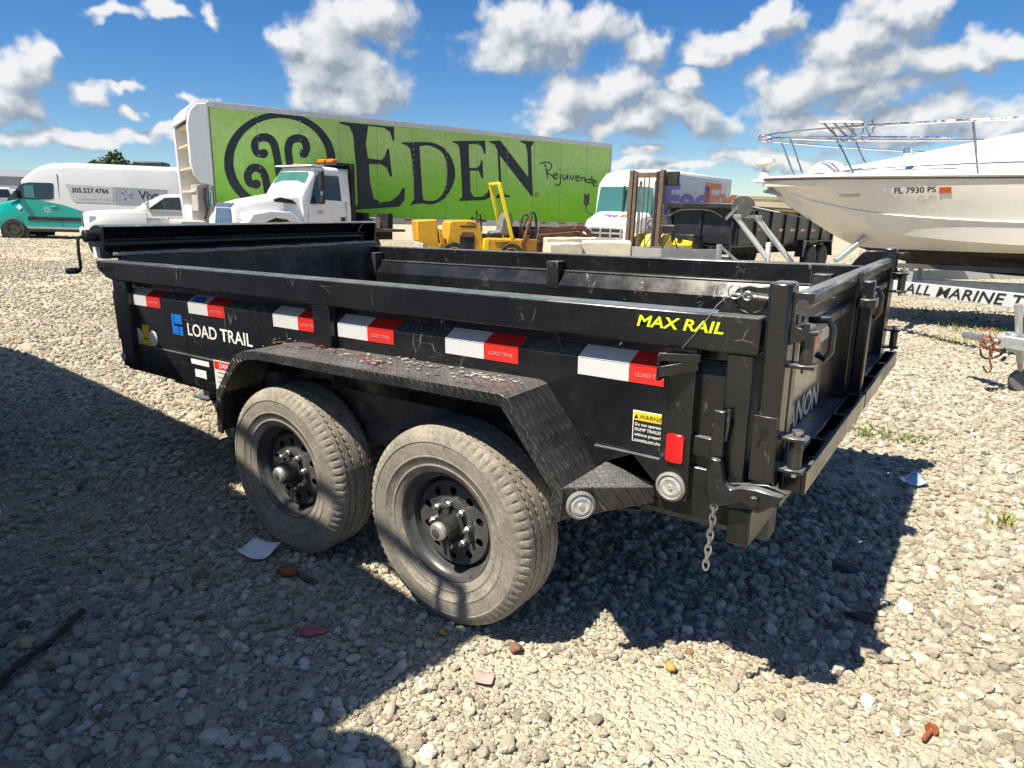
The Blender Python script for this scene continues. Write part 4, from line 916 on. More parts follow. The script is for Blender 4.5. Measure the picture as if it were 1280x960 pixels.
# ================================================================ BACKGROUND VEHICLES
def vring(x, zb, zm, zt, wb, wm, wt, rc):
    h = [(wb*0.55, zb), (wb*0.97, zb), (wb, zb+0.05), (wm, zm), (wm*0.55+wt*0.45, zm*0.5+(zt-rc)*0.5), (wt, zt-rc), (wt-0.12*rc, zt-0.55*rc), (wt-0.45*rc, zt-0.15*rc), (wt-rc, zt), (wt*0.4, zt+0.012)]
    return [(x, y, z) for y, z in h] + [(x, -y, z) for y, z in h[::-1]]
def vwheel(root, x, y, r, w, rimm, name='wheel', hub=True, lugs=0):
    s = 1 if y > 0 else -1
    pr = [(r*0.60, -w*0.42), (r*0.66, -w*0.5), (r*0.86, -w*0.52), (r*0.95, -w*0.47), (r, -w*0.36), (r, -w*0.13), (r*0.975, -w*0.12), (r*0.975, -w*0.08), (r, -w*0.07), (r, w*0.07), (r*0.975, w*0.08), (r*0.975, w*0.12), (r, w*0.13), (r, w*0.36), (r*0.95, w*0.47), (r*0.6, w*0.45)]
    t = MB().lathe(pr, (0, 0, 0), 'y', 32).build(name, RUBBER, root, smooth=True, loc=(x, y, r-0.008))
    MB().lathe([(r*0.62, w*0.40), (r*0.63, w*0.50), (r*0.58, w*0.50), (r*0.54, w*0.30), (r*0.34, w*0.26), (r*0.30, w*0.38), (r*0.14, w*0.44), (r*0.02, w*0.44)], (0, 0, 0), 'y', 28, s).build('rim', rimm, t, smooth=True)
    for k in range(lugs):
        a = 2*pi*k/lugs; MB().lathe([(r*0.035, w*0.25), (r*0.035, w*0.42)], (r*0.40*cos(a), 0, r*0.40*sin(a)), 'y', 6, s).build('lug_nut', STEEL, t)
    return t
DARKUNDER = M('dark_underbody', (0.012, 0.012, 0.013), 0.8, var=0.3, dirt=(0.07, 0.065, 0.06), dscale=5, damt=0.4)
GRIMRIM = M('grey_wheel', (0.16, 0.16, 0.16), 0.5, 0.4, var=0.2)
DARKRIM = M('dark_wheel', (0.025, 0.025, 0.026), 0.5, 0.2, var=0.3)
HEADL = M('headlamp_lens', (0.62, 0.64, 0.66), 0.12, 0.25, var=0.3, vs_=30, coat=0.6)
def arch(root, x, y, r):
    s = 1 if y > 0 else -1
    return MB().prism([(x+r*cos(a), r*sin(a)*1.0+0.42*r) for a in np.linspace(-0.35, pi+0.35, 22)], 'y', y-0.10*s, y+0.004*s).build('wheel_arch', DARKUNDER, root)
def sidequad(mb, pts, w, t=0.012):
    """flat pane on the left side (y = w(z)), slightly proud"""
    n = len(pts); o = [(x, w(z)+t, z) for x, z in pts]; i = [(x, w(z)-0.02, z) for x, z in pts]
    return mb.add(o+i, [tuple(range(n)), tuple(range(n, 2*n))[::-1]]+[(k, k+n, (k+1) % n+n, (k+1) % n) for k in range(n)])

def smooth_path(P, n=6):
    out = []
    for i in range(len(P)-1):
        p0 = P[max(i-1, 0)]; p1 = P[i]; p2 = P[i+1]; p3 = P[min(i+2, len(P)-1)]
        for k in range(n):
            t = k/n
            out.append(tuple(0.5*(2*b+(c-a)*t+(2*a-5*b+4*c-d)*t*t+(-a+3*b-3*c+d)*t**3) for a, b, c, d in zip(p0, p1, p2, p3)))
    return out+[P[-1]]
# ---------------------------------------------------------------- green semi-trailer
S1 = pix(262, 200, 18.6); S2 = pix(760, 230, 26.2)
S1.z = S2.z = 0; sdir = (S1-S2).normalized(); SL = (S1-S2).length
nrm_in = Vector((-sdir.y, sdir.x, 0)); nrm_in = nrm_in if nrm_in.dot(FH) > 0 else -nrm_in
smid = (S1+S2)/2 + nrm_in*1.30
semi = vehicle_root('semi_trailer', 'long box semi-trailer with green EDEN graphics and white nose fairing', 'semi trailer', smid, sdir)
SXF = SL/2; SB, ST = 1.17, 4.05
bpy.context.view_layer.update()
SMI = semi.matrix_world.inverted()
def on_plane(px, py, root_inv, Y):
    o = root_inv @ CAM; d = root_inv.to_3x3() @ (fw + rt*((px-640)/FPX) - up*((py-480)/FPX)); t = (Y-o.y)/d.y; p = o + d*t; return (p.x, p.z)
def mat_green():
    m, N, L, B = newmat('green_graphic')
    tc = N.new('ShaderNodeTexCoord').outputs['Object']; sp = N.new('ShaderNodeSeparateXYZ'); L.new(tc, sp.inputs[0])
    n = nd_noise(N, L, 0.55, 5, 0.6, tc); n2 = nd_noise(N, L, 9, 5, 0.6, tc)
    t = nd_math(N, L, 'ADD', nd_math(N, L, 'MULTIPLY', nd_math(N, L, 'SUBTRACT', sp.outputs[2], SB), 1/2.8), nd_math(N, L, 'MULTIPLY', nd_math(N, L, 'SUBTRACT', n, 0.5), 0.8))
    c = nd_ramp(N, L, t, [(0.0, (0.20, 0.64, 0.008)), (0.35, (0.31, 0.68, 0.05)), (0.75, (0.48, 0.70, 0.22)), (1.0, (0.40, 0.62, 0.15))])
    c = nd_mix(N, L, nd_ramp(N, L, n2, [(0.3, 0.30), (0.7, 0.0)]), c, (0.12, 0.30, 0.02)); L.new(c, B.inputs['Base Color'])
    B.inputs['Roughness'].default_value = 0.42
    return m
GREEN = mat_green()
ALU = M('aluminium', (0.55, 0.56, 0.57), 0.38, 0.6, var=0.1, dirt=(0.32, 0.31, 0.28), dscale=4, damt=0.3)
npan = 12
MB().box(-SXF+0.02, SXF-0.02, -1.28, 1.275, SB, ST-0.03).build('box_core', WHITE, semi, 0.01)
for k in range(npan):
    a = SXF-0.02-(SL-0.04)*k/npan; b = SXF-0.02-(SL-0.04)*(k+1)/npan+0.012
    pn = MB().box(b, a, 1.272, 1.292, SB+0.03, ST-0.13).build('side_panel', GREEN, semi, 0.002)
    rv = MB()
    for j in range(16): rv.box(a-0.04, a-0.012, 1.291, 1.3025, SB+0.12+j*0.165, SB+0.148+j*0.165)
    rv.build('rivet_row', M('rivet_pale', (0.55, 0.62, 0.42), 0.5), pn)
MB().box(-SXF, SXF, 1.265, 1.305, ST-0.14, ST).build('top_rail', ALU, semi, 0.008)
MB().box(-SXF, SXF, -1.305, -1.265, ST-0.14, ST).build('top_rail', ALU, semi, 0.008)
MB().box(-SXF, SXF, -1.29, 1.29, ST-0.02, ST+0.015).build('roof', WHITE, semi)
MB().box(-SXF, SXF, 1.262, 1.308, SB-0.16, SB+0.04).build('bottom_rail', ALU, semi, 0.006)
MB().box(-SXF, SXF, -1.308, -1.262, SB-0.16, SB+0.04).build('bottom_rail', ALU, semi, 0.006)
MB().box(-SXF-0.01, -SXF+0.06, 1.24, 1.312, SB-0.1, ST+0.01).build('rear_corner_post', ALU, semi, 0.006)
MB().box(-SXF-0.02, -SXF+0.02, -1.25, 1.25, SB, ST-0.1).build('rear_door', WHITE, semi, 0.006)
for k in range(16):
    x = SXF-0.45-k*(SL-0.9)/15
    MB().box(x-0.16, x+0.16, 1.306, 1.3105, SB-0.045, SB+0.012).build('red_tape_strip', TAPE_R, semi)
for k in range(14): MB().box(-SXF+0.3+k*1.0, -SXF+0.4+k*1.0, -1.2, 1.2, SB-0.13, SB-0.02).build('floor_cross_member', DARKUNDER, semi)
for s in (-1, 1):
    lg = MB().box(SXF-3.0, SXF-2.86, s*0.9-0.07, s*0.9+0.07, 0.06, SB-0.05).build('landing_leg', DARKUNDER, semi, 0.006)
    MB().box(SXF-3.08, SXF-2.78, s*0.9-0.15, s*0.9+0.15, 0.03, 0.06).build('foot_pad', DARKUNDER, lg)
MB().box(-SXF+0.6, -SXF+3.6, -0.55, 0.55, 0.75, SB-0.05).build('bogie_frame', DARKUNDER, semi)
for x in (-SXF+1.3, -SXF+2.6):
    for y in (-1.1, -0.8, 0.8, 1.1): vwheel(semi, x, y, 0.51, 0.27, GRIMRIM)
MB().box(-SXF-0.05, -SXF+0.05, -1.2, 1.2, 0.5, 0.62).build('underride_bar', ALU, semi)
# graphics traced onto the side
def sp_(pts, c): # crop coordinates to photograph pixels to side-plane metres
    ox, oy = ((200, 110), (480, 130))[c]
    out = []
    for (x, y) in pts:
        u, v = on_plane(ox+x/4.267, oy+y/4.267, SMI, 1.297); out.append((-u, v))
    return out
GM = basis((0, 1.2965, 0), (-1, 0, 0), (0, 0, 1))
NAVY = M('navy_vinyl', (0.008, 0.018, 0.026), 0.45, var=0.2)
E1 = [(958,180),(1248,208),(1250,282),(1240,280),(1228,235),(1195,212),(1110,202),(1098,300),(1110,375),(1180,385),(1200,365),(1212,322),(1222,325),(1238,470),(1228,475),(1208,425),(1180,408),(1115,405),(1120,500),(1140,590),(1180,610),(1230,603),(1270,575),(1296,533),(1308,535),(1303,600),(1275,634),(1150,642),(1040,650),(1038,640),(1056,620),(1046,420),(1030,250),(1010,205),(960,190)]
D1 = [(95,205),(180,203),(250,205),(320,235),(365,300),(380,380),(360,450),(320,505),(260,535),(200,530),(142,540),(145,530),(160,510),(160,420),(150,300),(140,240),(120,220),(95,212)]
D2 = [(190,225),(240,222),(300,250),(330,300),(338,370),(330,440),(305,490),(270,515),(220,515),(208,500),(202,420),(195,320)]
E2 = [(365,198),(540,195),(543,268),(532,262),(520,225),(490,213),(452,215),(455,340),(495,342),(512,325),(520,298),(525,300),(530,398),(520,395),(508,362),(490,355),(458,357),(462,470),(480,495),(525,495),(550,475),(568,440),(575,445),(565,500),(540,512),(400,518),(402,510),(418,495),(415,420),(408,290),(400,225),(385,210),(367,205)]
N1 = [(562,197),(620,195),(770,390),(765,260),(755,215),(728,203),(730,195),(800,200),(800,208),(785,225),(790,400),(795,492),(785,490),(618,275),(628,440),(640,480),(672,490),(672,497),(597,503),(598,495),(615,475),(612,380),(605,250),(590,215),(562,205)]
shape2d([sp_(E1, 0)], GM, NAVY, semi, 'letter')
shape2d([sp_(D1[:1]+smooth_path(D1[1:10], 4)+D1[10:], 1), sp_(smooth_path(D2+[D2[0]], 4), 1)], GM, NAVY, semi, 'letter')
shape2d([sp_(E2, 1)], GM, NAVY, semi, 'letter'); shape2d([sp_(N1, 1)], GM, NAVY, semi, 'letter')
shape2d([sp_(circle2(640, 396, 298, 72, 268), 0), sp_(circle2(642, 392, 250, 72, 232), 0)], GM, NAVY, semi, 'emblem_ring')
for c in ([(548,352),(518,345),(505,300),(530,268),(575,266),(608,300),(628,390),(642,500),(652,560)], [(765,350),(782,322),(768,280),(730,268),(697,284),(684,325),(692,400),(700,450)], [(508,515),(478,505),(468,465),(492,428),(532,432),(560,472),(575,560)]):
    p = smooth_path(c)
    shape2d([sp_(stroke2(p, [44-6*abs(1-2*k/(len(p)-1)) for k in range(len(p))]), 0)], GM, NAVY, semi, 'emblem_curl')
    shape2d([sp_(circle2(c[0][0]+4, c[0][1]-2, 25, 20), 0)], basis((0, 1.2985, 0), (-1, 0, 0), (0, 0, 1)), NAVY, semi, 'emblem_curl')
for st in ([(858,318),(868,360),(872,400)], [(832,318),(870,310),(895,325),(885,350),(865,362),(900,385),(915,405)], [(905,385),(925,378),(920,368),(905,378),(908,398),(930,392)], [(940,372),(942,410),(935,432),(912,430)], [(955,375),(955,398),(968,400),(978,378),(980,402)],
           [(992,382),(1002,405),(1015,380)], [(1022,398),(1040,392),(1035,382),(1022,392),(1028,410),(1045,405)], [(1052,390),(1054,412),(1058,396),(1070,392),(1072,415)], [(1098,402),(1082,402),(1082,420),(1096,415),(1098,402),(1100,425)], [(1108,385),(1110,425)], [(1098,402),(1122,404)], [(1115,425),(1132,418),(1126,408),(1115,420),(1120,438),(1135,435)], [(936,352),(940,348)]):
    p = smooth_path(st, 4); shape2d([sp_(stroke2(p, 6), 1)], GM, NAVY, semi, 'script_lettering')
shape2d([sp_(circle2(815, 485, 10, 16), 1), sp_(circle2(815, 485, 7, 16), 1)], GM, NAVY, semi, 'registered_mark')
# white nose fairing, hollow, with ledges
nf = MB()
CREAM = M('cream_fibreglass', (0.56, 0.50, 0.38), 0.6, var=0.1, dirt=(0.30, 0.26, 0.20), dscale=2, damt=0.4)
MB().box(SXF, SXF+0.03, -1.25, 1.27, 0.95, ST-0.05).build('nose_wall', CREAM, semi)
prof = [(SXF+0.02, 1.90), (SXF+0.35, 2.02), (SXF+0.50, 2.20), (SXF+0.56, 2.5), (SXF+0.56, 3.45), (SXF+0.48, 3.78), (SXF+0.30, 3.98), (SXF+0.02, 4.02)]
MB().prism(prof, 'y', 1.18, 1.29).build('fairing_side', WHITE, semi, 0.04, segs=3)
prof2 = [(SXF+0.02, 0.95), (SXF+0.50, 0.95), (SXF+0.56, 3.45), (SXF+0.48, 3.78), (SXF+0.30, 3.98), (SXF+0.02, 4.02)]
MB().prism(prof2, 'y', -1.29, -1.12).build('fairing_side', WHITE, semi, 0.03, segs=3)
MB().prism([(SXF+0.02, 4.0), (SXF+0.28, 3.96), (SXF+0.46, 3.78), (SXF+0.54, 3.55), (SXF+0.58, 3.57), (SXF+0.51, 3.82), (SXF+0.31, 4.03), (SXF+0.02, 4.07)], 'y', -1.26, 1.24).build('fairing_cap', WHITE, semi, 0.01)
for z in (1.75, 2.35, 2.95, 3.45): MB().box(SXF+0.03, SXF+0.48, -1.12, 1.14, z, z+0.05).build('fairing_ledge', CREAM, semi, 0.006)
MB().box(SXF+0.03, SXF+0.46, -1.14, 0.15, 0.92, 1.40).build('fairing_skirt', WHITE, semi, 0.02)
MB().box(SXF+0.03, SXF+0.44, 0.2, 1.22, 1.25, 1.95).build('refrigeration_unit', M('grimy_white', (0.46, 0.43, 0.37), 0.6, var=0.2, dirt=(0.14, 0.11, 0.08), dscale=3, damt=0.7), semi, 0.02)
MB().tube([(SXF+0.24, 1.25, 1.85), (SXF+0.28, 1.29, 1.6), (SXF+0.24, 1.28, 1.3), (SXF+0.30, 1.26, 1.05)], 0.03, 8).build('hose', RUBBER, semi, smooth=True)
MB().tube([(SXF+0.12, 1.27, 1.85), (SXF+0.14, 1.30, 1.5), (SXF+0.10, 1.28, 1.3)], 0.025, 8).build('hose', M('teal_hose', (0.03, 0.25, 0.25), 0.5), semi, smooth=True)
MB().box(SXF+0.06, SXF+0.16, 1.262, 1.30, 1.2, 1.95).build('junction_box', STEEL, semi, 0.01)
MB().box(SXF-1.6, SXF+0.9, -1.1, 1.2, 0.62, 1.0).build('nose_tank', M('grey_tank', (0.42, 0.42, 0.38), 0.6, var=0.2, dirt=(0.3, 0.28, 0.22), damt=0.5), semi, 0.03)

# ---------------------------------------------------------------- white and teal cargo van
TEAL = M('teal_paint', (0.0, 0.30, 0.26), 0.3, var=0.06, vs_=1.5, coat=0.3)
VANW = M('van_silver_white', (0.60, 0.62, 0.64), 0.3, var=0.05, vs_=0.8, dirt=(0.42, 0.42, 0.42), dscale=1.5, damt=0.2, coat=0.3)
vh = (-RH*0.985 - FH*0.17).normalized()
vp = pix(118, 260, 26.8); vp.z = 0
van = vehicle_root('cargo_van', 'white high-roof cargo van with teal front and phone number on its side', 'van', vp, vh)
def vw(z): return 1.0 if z < 1.35 else 1.0-0.055*(z-1.35)/1.2
body = [vring(2.05, 0.34, 1.2, 2.10, 0.99, 1.0, 0.90, 0.10), vring(1.75, 0.34, 1.2, 2.38, 0.99, 1.0, 0.92, 0.14), vring(1.40, 0.34, 1.2, 2.62, 0.99, 1.0, 0.93, 0.20), vring(0.95, 0.34, 1.2, 2.74, 0.99, 1.0, 0.935, 0.22),
        vring(0.2, 0.34, 1.2, 2.78, 0.99, 1.0, 0.94, 0.22), vring(-3.3, 0.34, 1.2, 2.76, 0.99, 1.0, 0.94, 0.2), vring(-3.48, 0.36, 1.2, 2.70, 0.96, 0.98, 0.90, 0.2), vring(-3.5, 0.5, 1.2, 2.6, 0.90, 0.92, 0.85, 0.2)]
MB().loft(body).build('body', VANW, van, smooth=True)
nose = [vring(3.48, 0.40, 0.6, 0.86, 0.62, 0.66, 0.55, 0.10), vring(3.36, 0.32, 0.7, 1.04, 0.85, 0.88, 0.76, 0.12), vring(3.05, 0.30, 0.8, 1.20, 0.96, 0.97, 0.88, 0.12), vring(2.62, 0.32, 0.9, 1.34, 0.99, 0.995, 0.93, 0.12), vring(2.04, 0.34, 1.0, 1.46, 0.995, 1.0, 0.97, 0.10)]
MB().loft(nose).build('front_body', TEAL, van, smooth=True)
MB().hexa([(2.66,-0.86,1.33),(2.66,0.86,1.33),(2.0,0.94,1.40),(2.0,-0.94,1.40),(1.84,-0.80,2.30),(1.84,0.80,2.30),(1.60,0.84,2.36),(1.60,-0.84,2.36)]).build('windscreen', GLASS, van, 0.02)
sidequad(MB(), [(2.55, 1.40), (2.50, 1.47), (1.98, 1.97), (1.72, 2.02), (0.98, 2.02), (0.95, 1.96), (0.99, 1.50), (1.06, 1.44), (1.5, 1.41)], lambda z: vw(z)-0.006 if z > 0 else 1).build('door_window', GLASS, van)
sidequad(MB(), [(1.95, 1.48), (1.95, 1.90), (1.62, 1.93), (1.62, 1.47)], lambda z: vw(z)+0.002).build('seat_glimpse', GLASST, van)
sidequad(MB(), [(2.1, 0.44), (2.1, 1.42), (1.4, 1.38), (0.7, 1.25), (0.1, 1.05), (-0.45, 0.80), (-0.75, 0.66), (-1.0, 0.44)], lambda z: 0.998, 0.006).build('teal_graphic', TEAL, van)
sidequad(MB(), [(1.95, 0.66), (1.95, 0.80), (-3.3, 0.80), (-3.3, 0.66)], lambda z: 1.0, 0.02).build('rub_strip', PLASTIC, van)
MB().box(-3.3, 2.0, -0.95, 0.99, 0.26, 0.35).build('sill', DARKUNDER, van)
GREYW = M('grey_window_film', (0.40, 0.42, 0.44), 0.25, var=0.08)
sidequad(MB(), [(0.55, 2.0), (0.35, 1.42), (0.25, 1.38), (-1.05, 1.38), (-1.05, 1.96)], lambda z: vw(z)).build('window_panel', GREYW, van)
sidequad(MB(), [(-1.10, 1.96), (-1.10, 1.36), (-2.95, 1.36), (-2.95, 1.92)], lambda z: vw(z)).build('window_panel', M('film_dark', (0.25, 0.27, 0.30), 0.25), van)
def vtext(s, size, x, z, mat, **k): return text(s, size, basis((x, vw(z)+0.018, z), (-1, 0, 0), (0, -0.046, 1)), mat, van, ext=0.0005, **k)
vtext('305.537.4766', 0.235, 0.36, 1.72, KVINYL, bold=0.012)
vtext('Te mueve que Te Inspira', 0.125, 0.22, 1.46, GREYV)
vtext('Viva', 0.44, -1.95, 1.55, NAVY, bold=0.01)
for k in range(8):
    a = 2*pi*k/8; sidequad(MB(), [(1.25+0.05*cos(a-0.5), 1.06+0.05*sin(a-0.5)), (1.25+0.19*cos(a), 1.06+0.19*sin(a)), (1.25+0.05*cos(a+0.5), 1.06+0.05*sin(a+0.5))], lambda z: 1.004, 0.006).build('star_emblem', M('pale_teal', (0.25, 0.55, 0.50), 0.4), van)
for k in range(7):
    a = 0.5+k*0.8; sidequad(MB(), [(-1.55+0.06*cos(a), 1.66+0.06*sin(a)), (-1.55+0.20*cos(a-0.2), 1.66+0.20*sin(a-0.2)), (-1.55+0.20*cos(a+0.2), 1.66+0.20*sin(a+0.2))], lambda z: vw(z)+0.01, 0.006).build('flower_emblem', (BLUEV, REDV, GREYV)[k % 3], van)
MB().box(2.12, 2.22, 0.98, 1.18, 1.45, 1.72).build('mirror', PLASTIC, van, 0.02)
sidequad(MB(), [(0.80, 2.35), (0.80, 0.45), (0.785, 0.45), (0.785, 2.35)], lambda z: vw(z), 0.013).build('door_gap', DARKUNDER, van)
sidequad(MB(), [(2.28, 1.12), (2.18, 1.22), (2.08, 1.12), (2.18, 1.02)], lambda z: 1.0, 0.012).build('diamond_sticker', WVINYL, van)
MB().box(0.90, 1.12, 1.0, 1.03, 1.16, 1.20).build('door_handle', TEAL, van, 0.01)
for (x, y) in ((2.45, 0.86), (2.45, -0.86), (-1.85, 0.86), (-1.85, -0.86)):
    arch(van, x, 1.0 if y > 0 else -1.0, 0.47); vwheel(van, x, y*1.06, 0.36, 0.24, DARKRIM)
MB().box(-2.75, -1.65, -0.45, 0.45, 2.76, 2.95).build('roof_air_unit', PLASTIC, van, 0.06, segs=3)

# ---------------------------------------------------------------- white pickup
ph = (-RH*0.85 - FH*0.53).normalized(); pp = pix(222, 290, 23.0); pp.z = 0
pk = vehicle_root('pickup_truck', 'white crew cab pickup with chrome grille, nose behind the black trailer', 'pickup truck', pp, ph)
pk.matrix_world = pk.matrix_world @ Matrix.Diagonal((0.90, 0.90, 0.88, 1))
pbody = [vring(2.95, 0.55, 0.85, 1.18, 0.80, 0.84, 0.74, 0.10), vring(2.80, 0.45, 0.85, 1.26, 0.92, 0.95, 0.84, 0.12), vring(2.2, 0.45, 0.95, 1.32, 1.0, 1.01, 0.92, 0.12), vring(1.25, 0.45, 0.95, 1.36, 1.0, 1.0, 0.95, 0.10), vring(-0.95, 0.45, 0.95, 1.36, 1.0, 1.0, 0.96, 0.06), vring(-1.0, 0.45, 0.95, 1.40, 1.0, 1.0, 0.98, 0.05), vring(-2.95, 0.55, 0.95, 1.40, 1.0, 1.0, 0.98, 0.05)]
MB().loft(pbody).build('body', WHITE, pk, smooth=True)
cab = [vring(1.30, 1.30, 1.34, 1.40, 0.90, 0.92, 0.84, 0.04), vring(0.45, 1.30, 1.40, 1.90, 0.94, 0.95, 0.76, 0.10), vring(0.15, 1.30, 1.40, 1.95, 0.95, 0.96, 0.78, 0.12), vring(-0.85, 1.30, 1.40, 1.93, 0.95, 0.96, 0.78, 0.12), vring(-1.0, 1.30, 1.38, 1.70, 0.94, 0.95, 0.80, 0.10)]
MB().loft(cab).build('cab_roof', WHITE, pk, smooth=True)
MB().hexa([(1.22,-0.80,1.38),(1.22,0.80,1.38),(1.05,0.84,1.40),(1.05,-0.84,1.40),(0.50,-0.70,1.86),(0.50,0.70,1.86),(0.40,0.70,1.87),(0.40,-0.70,1.87)]).build('windscreen', GLASS, pk, 0.01)
pw_ = lambda z: 0.95-0.17*(z-1.40)/0.5
sidequad(MB(), [(1.0, 1.40), (0.42, 1.82), (-0.05, 1.85), (-0.08, 1.40)], pw_, 0.02).build('door_window', GLASS, pk)
sidequad(MB(), [(-0.16, 1.40), (-0.14, 1.85), (-0.78, 1.83), (-0.85, 1.40)], pw_, 0.02).build('door_window', GLASS, pk)
gr_ = MB().box(2.92, 2.99, -0.62, 0.62, 0.72, 1.16).build('grille', PLASTIC, pk, 0.02)
for k in range(5): MB().box(2.98, 3.01, -0.60, 0.60, 0.76+0.08*k, 0.80+0.08*k).build('grille_bar', CHROME, gr_, 0.004)
for s in (-1, 1): MB().hexa([(2.74,s*0.60,0.85),(2.97,s*0.60,0.85),(2.80,s*0.94,0.90),(2.6,s*0.94,0.90),(2.74,s*0.60,1.14),(2.95,s*0.60,1.14),(2.78,s*0.92,1.14),(2.6,s*0.92,1.14)]).build('headlamp', HEADL, pk, 0.02)
bp = MB().box(2.85, 3.10, -0.96, 0.96, 0.45, 0.70).build('front_bumper', WHITE, pk, 0.05, segs=3)
for s in (-1, 1): MB().box(3.08, 3.11, s*0.72-0.12, s*0.72+0.12, 0.52, 0.62).build('fog_lamp', PLASTIC, bp, 0.02)
MB().box(0.95, 1.06, 0.98, 1.22, 1.38, 1.66).build('mirror', CHROME, pk, 0.03)
for s in (-1,): MB().box(0.95, 1.06, -1.22, -0.98, 1.38, 1.66).build('mirror', CHROME, pk, 0.03)
for (x, y) in ((1.95, 0.88), (1.95, -0.88), (-1.75, 0.88), (-1.75, -0.88)):
    arch(pk, x, 1.012 if y > 0 else -1.012, 0.52); vwheel(pk, x, y*1.02, 0.41, 0.28, DARKRIM)
MB().box(0.2, 0.4, 1.0, 1.02, 1.05, 1.10).build('door_handle', CHROME, pk, 0.01)
sidequad(MB(), [(1.05, 1.32), (1.05, 0.6), (1.04, 0.6), (1.04, 1.32)], lambda z: 1.0, 0.012).build('door_gap', DARKUNDER, pk)
text('HEAVY DUTY', 0.09, basis((1.0, 1.015, 1.02), (-1, 0, 0), (0, 0, 1)), GREYV, pk, 'badge', bold=0.02)

# ---------------------------------------------------------------- conventional truck cab
th = (-RH*0.63 - FH*0.777).normalized(); tp = pix(374, 270, 18.4); tp.z = 0
tk = vehicle_root('tow_truck', 'white conventional truck cab with amber roof beacon in front of green semi-trailer', 'truck', tp, th)
tk.matrix_world = tk.matrix_world @ Matrix.Diagonal((0.82, 0.86, 0.95, 1))
tb = [vring(0.62, 0.80, 1.45, 1.80, 1.02, 1.03, 0.98, 0.10), vring(0.50, 0.80, 1.45, 2.0, 1.03, 1.04, 0.97, 0.10), vring(0.05, 0.80, 1.45, 2.55, 1.03, 1.04, 0.92, 0.14), vring(-0.10, 0.80, 1.45, 2.62, 1.03, 1.04, 0.93, 0.14), vring(-1.15, 0.80, 1.45, 2.60, 1.03, 1.04, 0.93, 0.14), vring(-1.22, 0.82, 1.45, 2.52, 1.0, 1.0, 0.9, 0.14)]
MB().loft(tb).build('cab', WHITE, tk, smooth=True)
hd = [vring(2.62, 0.72, 1.1, 1.46, 0.50, 0.56, 0.50, 0.08), vring(2.52, 0.68, 1.1, 1.54, 0.62, 0.66, 0.58, 0.10), vring(1.9, 0.80, 1.2, 1.68, 0.72, 0.74, 0.66, 0.12), vring(1.1, 0.85, 1.3, 1.80, 0.88, 0.88, 0.80, 0.12), vring(0.55, 0.85, 1.3, 1.88, 1.0, 1.0, 0.90, 0.12)]
MB().loft(hd).build('bonnet', WHITE, tk, smooth=True)
for s in (-1, 1):
    fpoly = [(2.50, 0.80), (2.52, 1.15), (2.35, 1.34), (1.8, 1.42), (1.1, 1.40), (0.66, 1.15), (0.60, 0.80), (0.85, 0.80), (0.95, 1.02), (1.2, 1.20), (1.6, 1.24), (1.95, 1.12), (2.12, 0.86)]
    MB().prism(fpoly, 'y', s*0.60, s*1.10).build('front_fender', WHITE, tk, 0.05, segs=3)
    MB().prism([(x*1.0, z-0.01) for x, z in [(2.1, 0.5), (2.1, 0.86), (1.93, 1.10), (1.6, 1.23), (1.2, 1.19), (0.97, 1.0), (0.9, 0.5)]], 'y', s*0.62, s*1.0).build('wheel_arch', DARKUNDER, tk)
    vwheel(tk, 1.52, s*0.98, 0.50, 0.28, GRIMRIM)
    MB().hexa([(2.30,s*0.66,1.16),(2.56,s*0.66,1.16),(2.45,s*1.02,1.14),(2.2,s*1.02,1.14),(2.28,s*0.66,1.36),(2.50,s*0.66,1.36),(2.40,s*1.0,1.32),(2.2,s*1.0,1.32)]).build('headlamp', HEADL, tk, 0.03)
gl_ = MB().hexa([(2.55,-0.46,0.78),(2.72,-0.46,0.78),(2.72,0.46,0.78),(2.55,0.46,0.78),(2.50,-0.42,1.58),(2.60,-0.42,1.58),(2.60,0.42,1.58),(2.50,0.42,1.58)]).build('grille', M('blue_chrome', (0.30, 0.36, 0.42), 0.2, 0.8), tk, 0.02)
for k in range(7): MB().bar((2.735, -0.36+0.12*k, 0.82), (2.615, -0.34+0.113*k, 1.54), 0.035, 0.03).build('grille_bar', CHROME, gl_)
MB().box(2.55, 2.85, -1.1, 1.1, 0.42, 0.68).build('front_bumper', CHROME, tk, 0.04)
MB().hexa([(0.60,-0.88,1.84),(0.60,0.88,1.84),(0.5,0.93,1.88),(0.5,-0.93,1.88),(0.16,-0.80,2.46),(0.16,0.80,2.46),(0.06,0.84,2.48),(0.06,-0.84,2.48)]).build('windscreen', GLASST, tk, 0.01)
tw = lambda z: 1.04-0.10*(z-1.45)/1.0
sidequad(MB(), [(0.36, 1.62), (0.05, 2.36), (-0.05, 2.38), (-0.05, 1.62)], tw, 0.012).build('quarter_window', GLASS, tk)
sidequad(MB(), [(-0.14, 1.74), (-0.14, 2.38), (-0.80, 2.38), (-0.84, 1.72)], tw, 0.012).build('door_window', GLASS, tk)
MB().box(-0.9, -0.87, 1.03, 1.06, 0.95, 1.02)
MB().box(-0.95, -0.78, 1.038, 1.062, 0.98, 1.28).build('door_handle', PLASTIC, tk, 0.02)
for x in (0.46, -1.0): sidequad(MB(), [(x, 1.7), (x, 0.85), (x-0.014, 0.85), (x-0.014, 1.7)], lambda z: 1.04 if z > 1.4 else 1.036, 0.012).build('door_gap', GREYV, tk)
MB().prism([(0.75, 1.60), (1.45, 1.64), (1.5, 1.70), (1.3, 1.76), (0.9, 1.70)], 'y', 0.80, 0.93).build('bonnet_vent', DARKUNDER, tk, 0.01)
mr_ = MB().box(0.02, 0.16, 1.18, 1.34, 1.95, 2.48).build('mirror', PLASTIC, tk, 0.03)
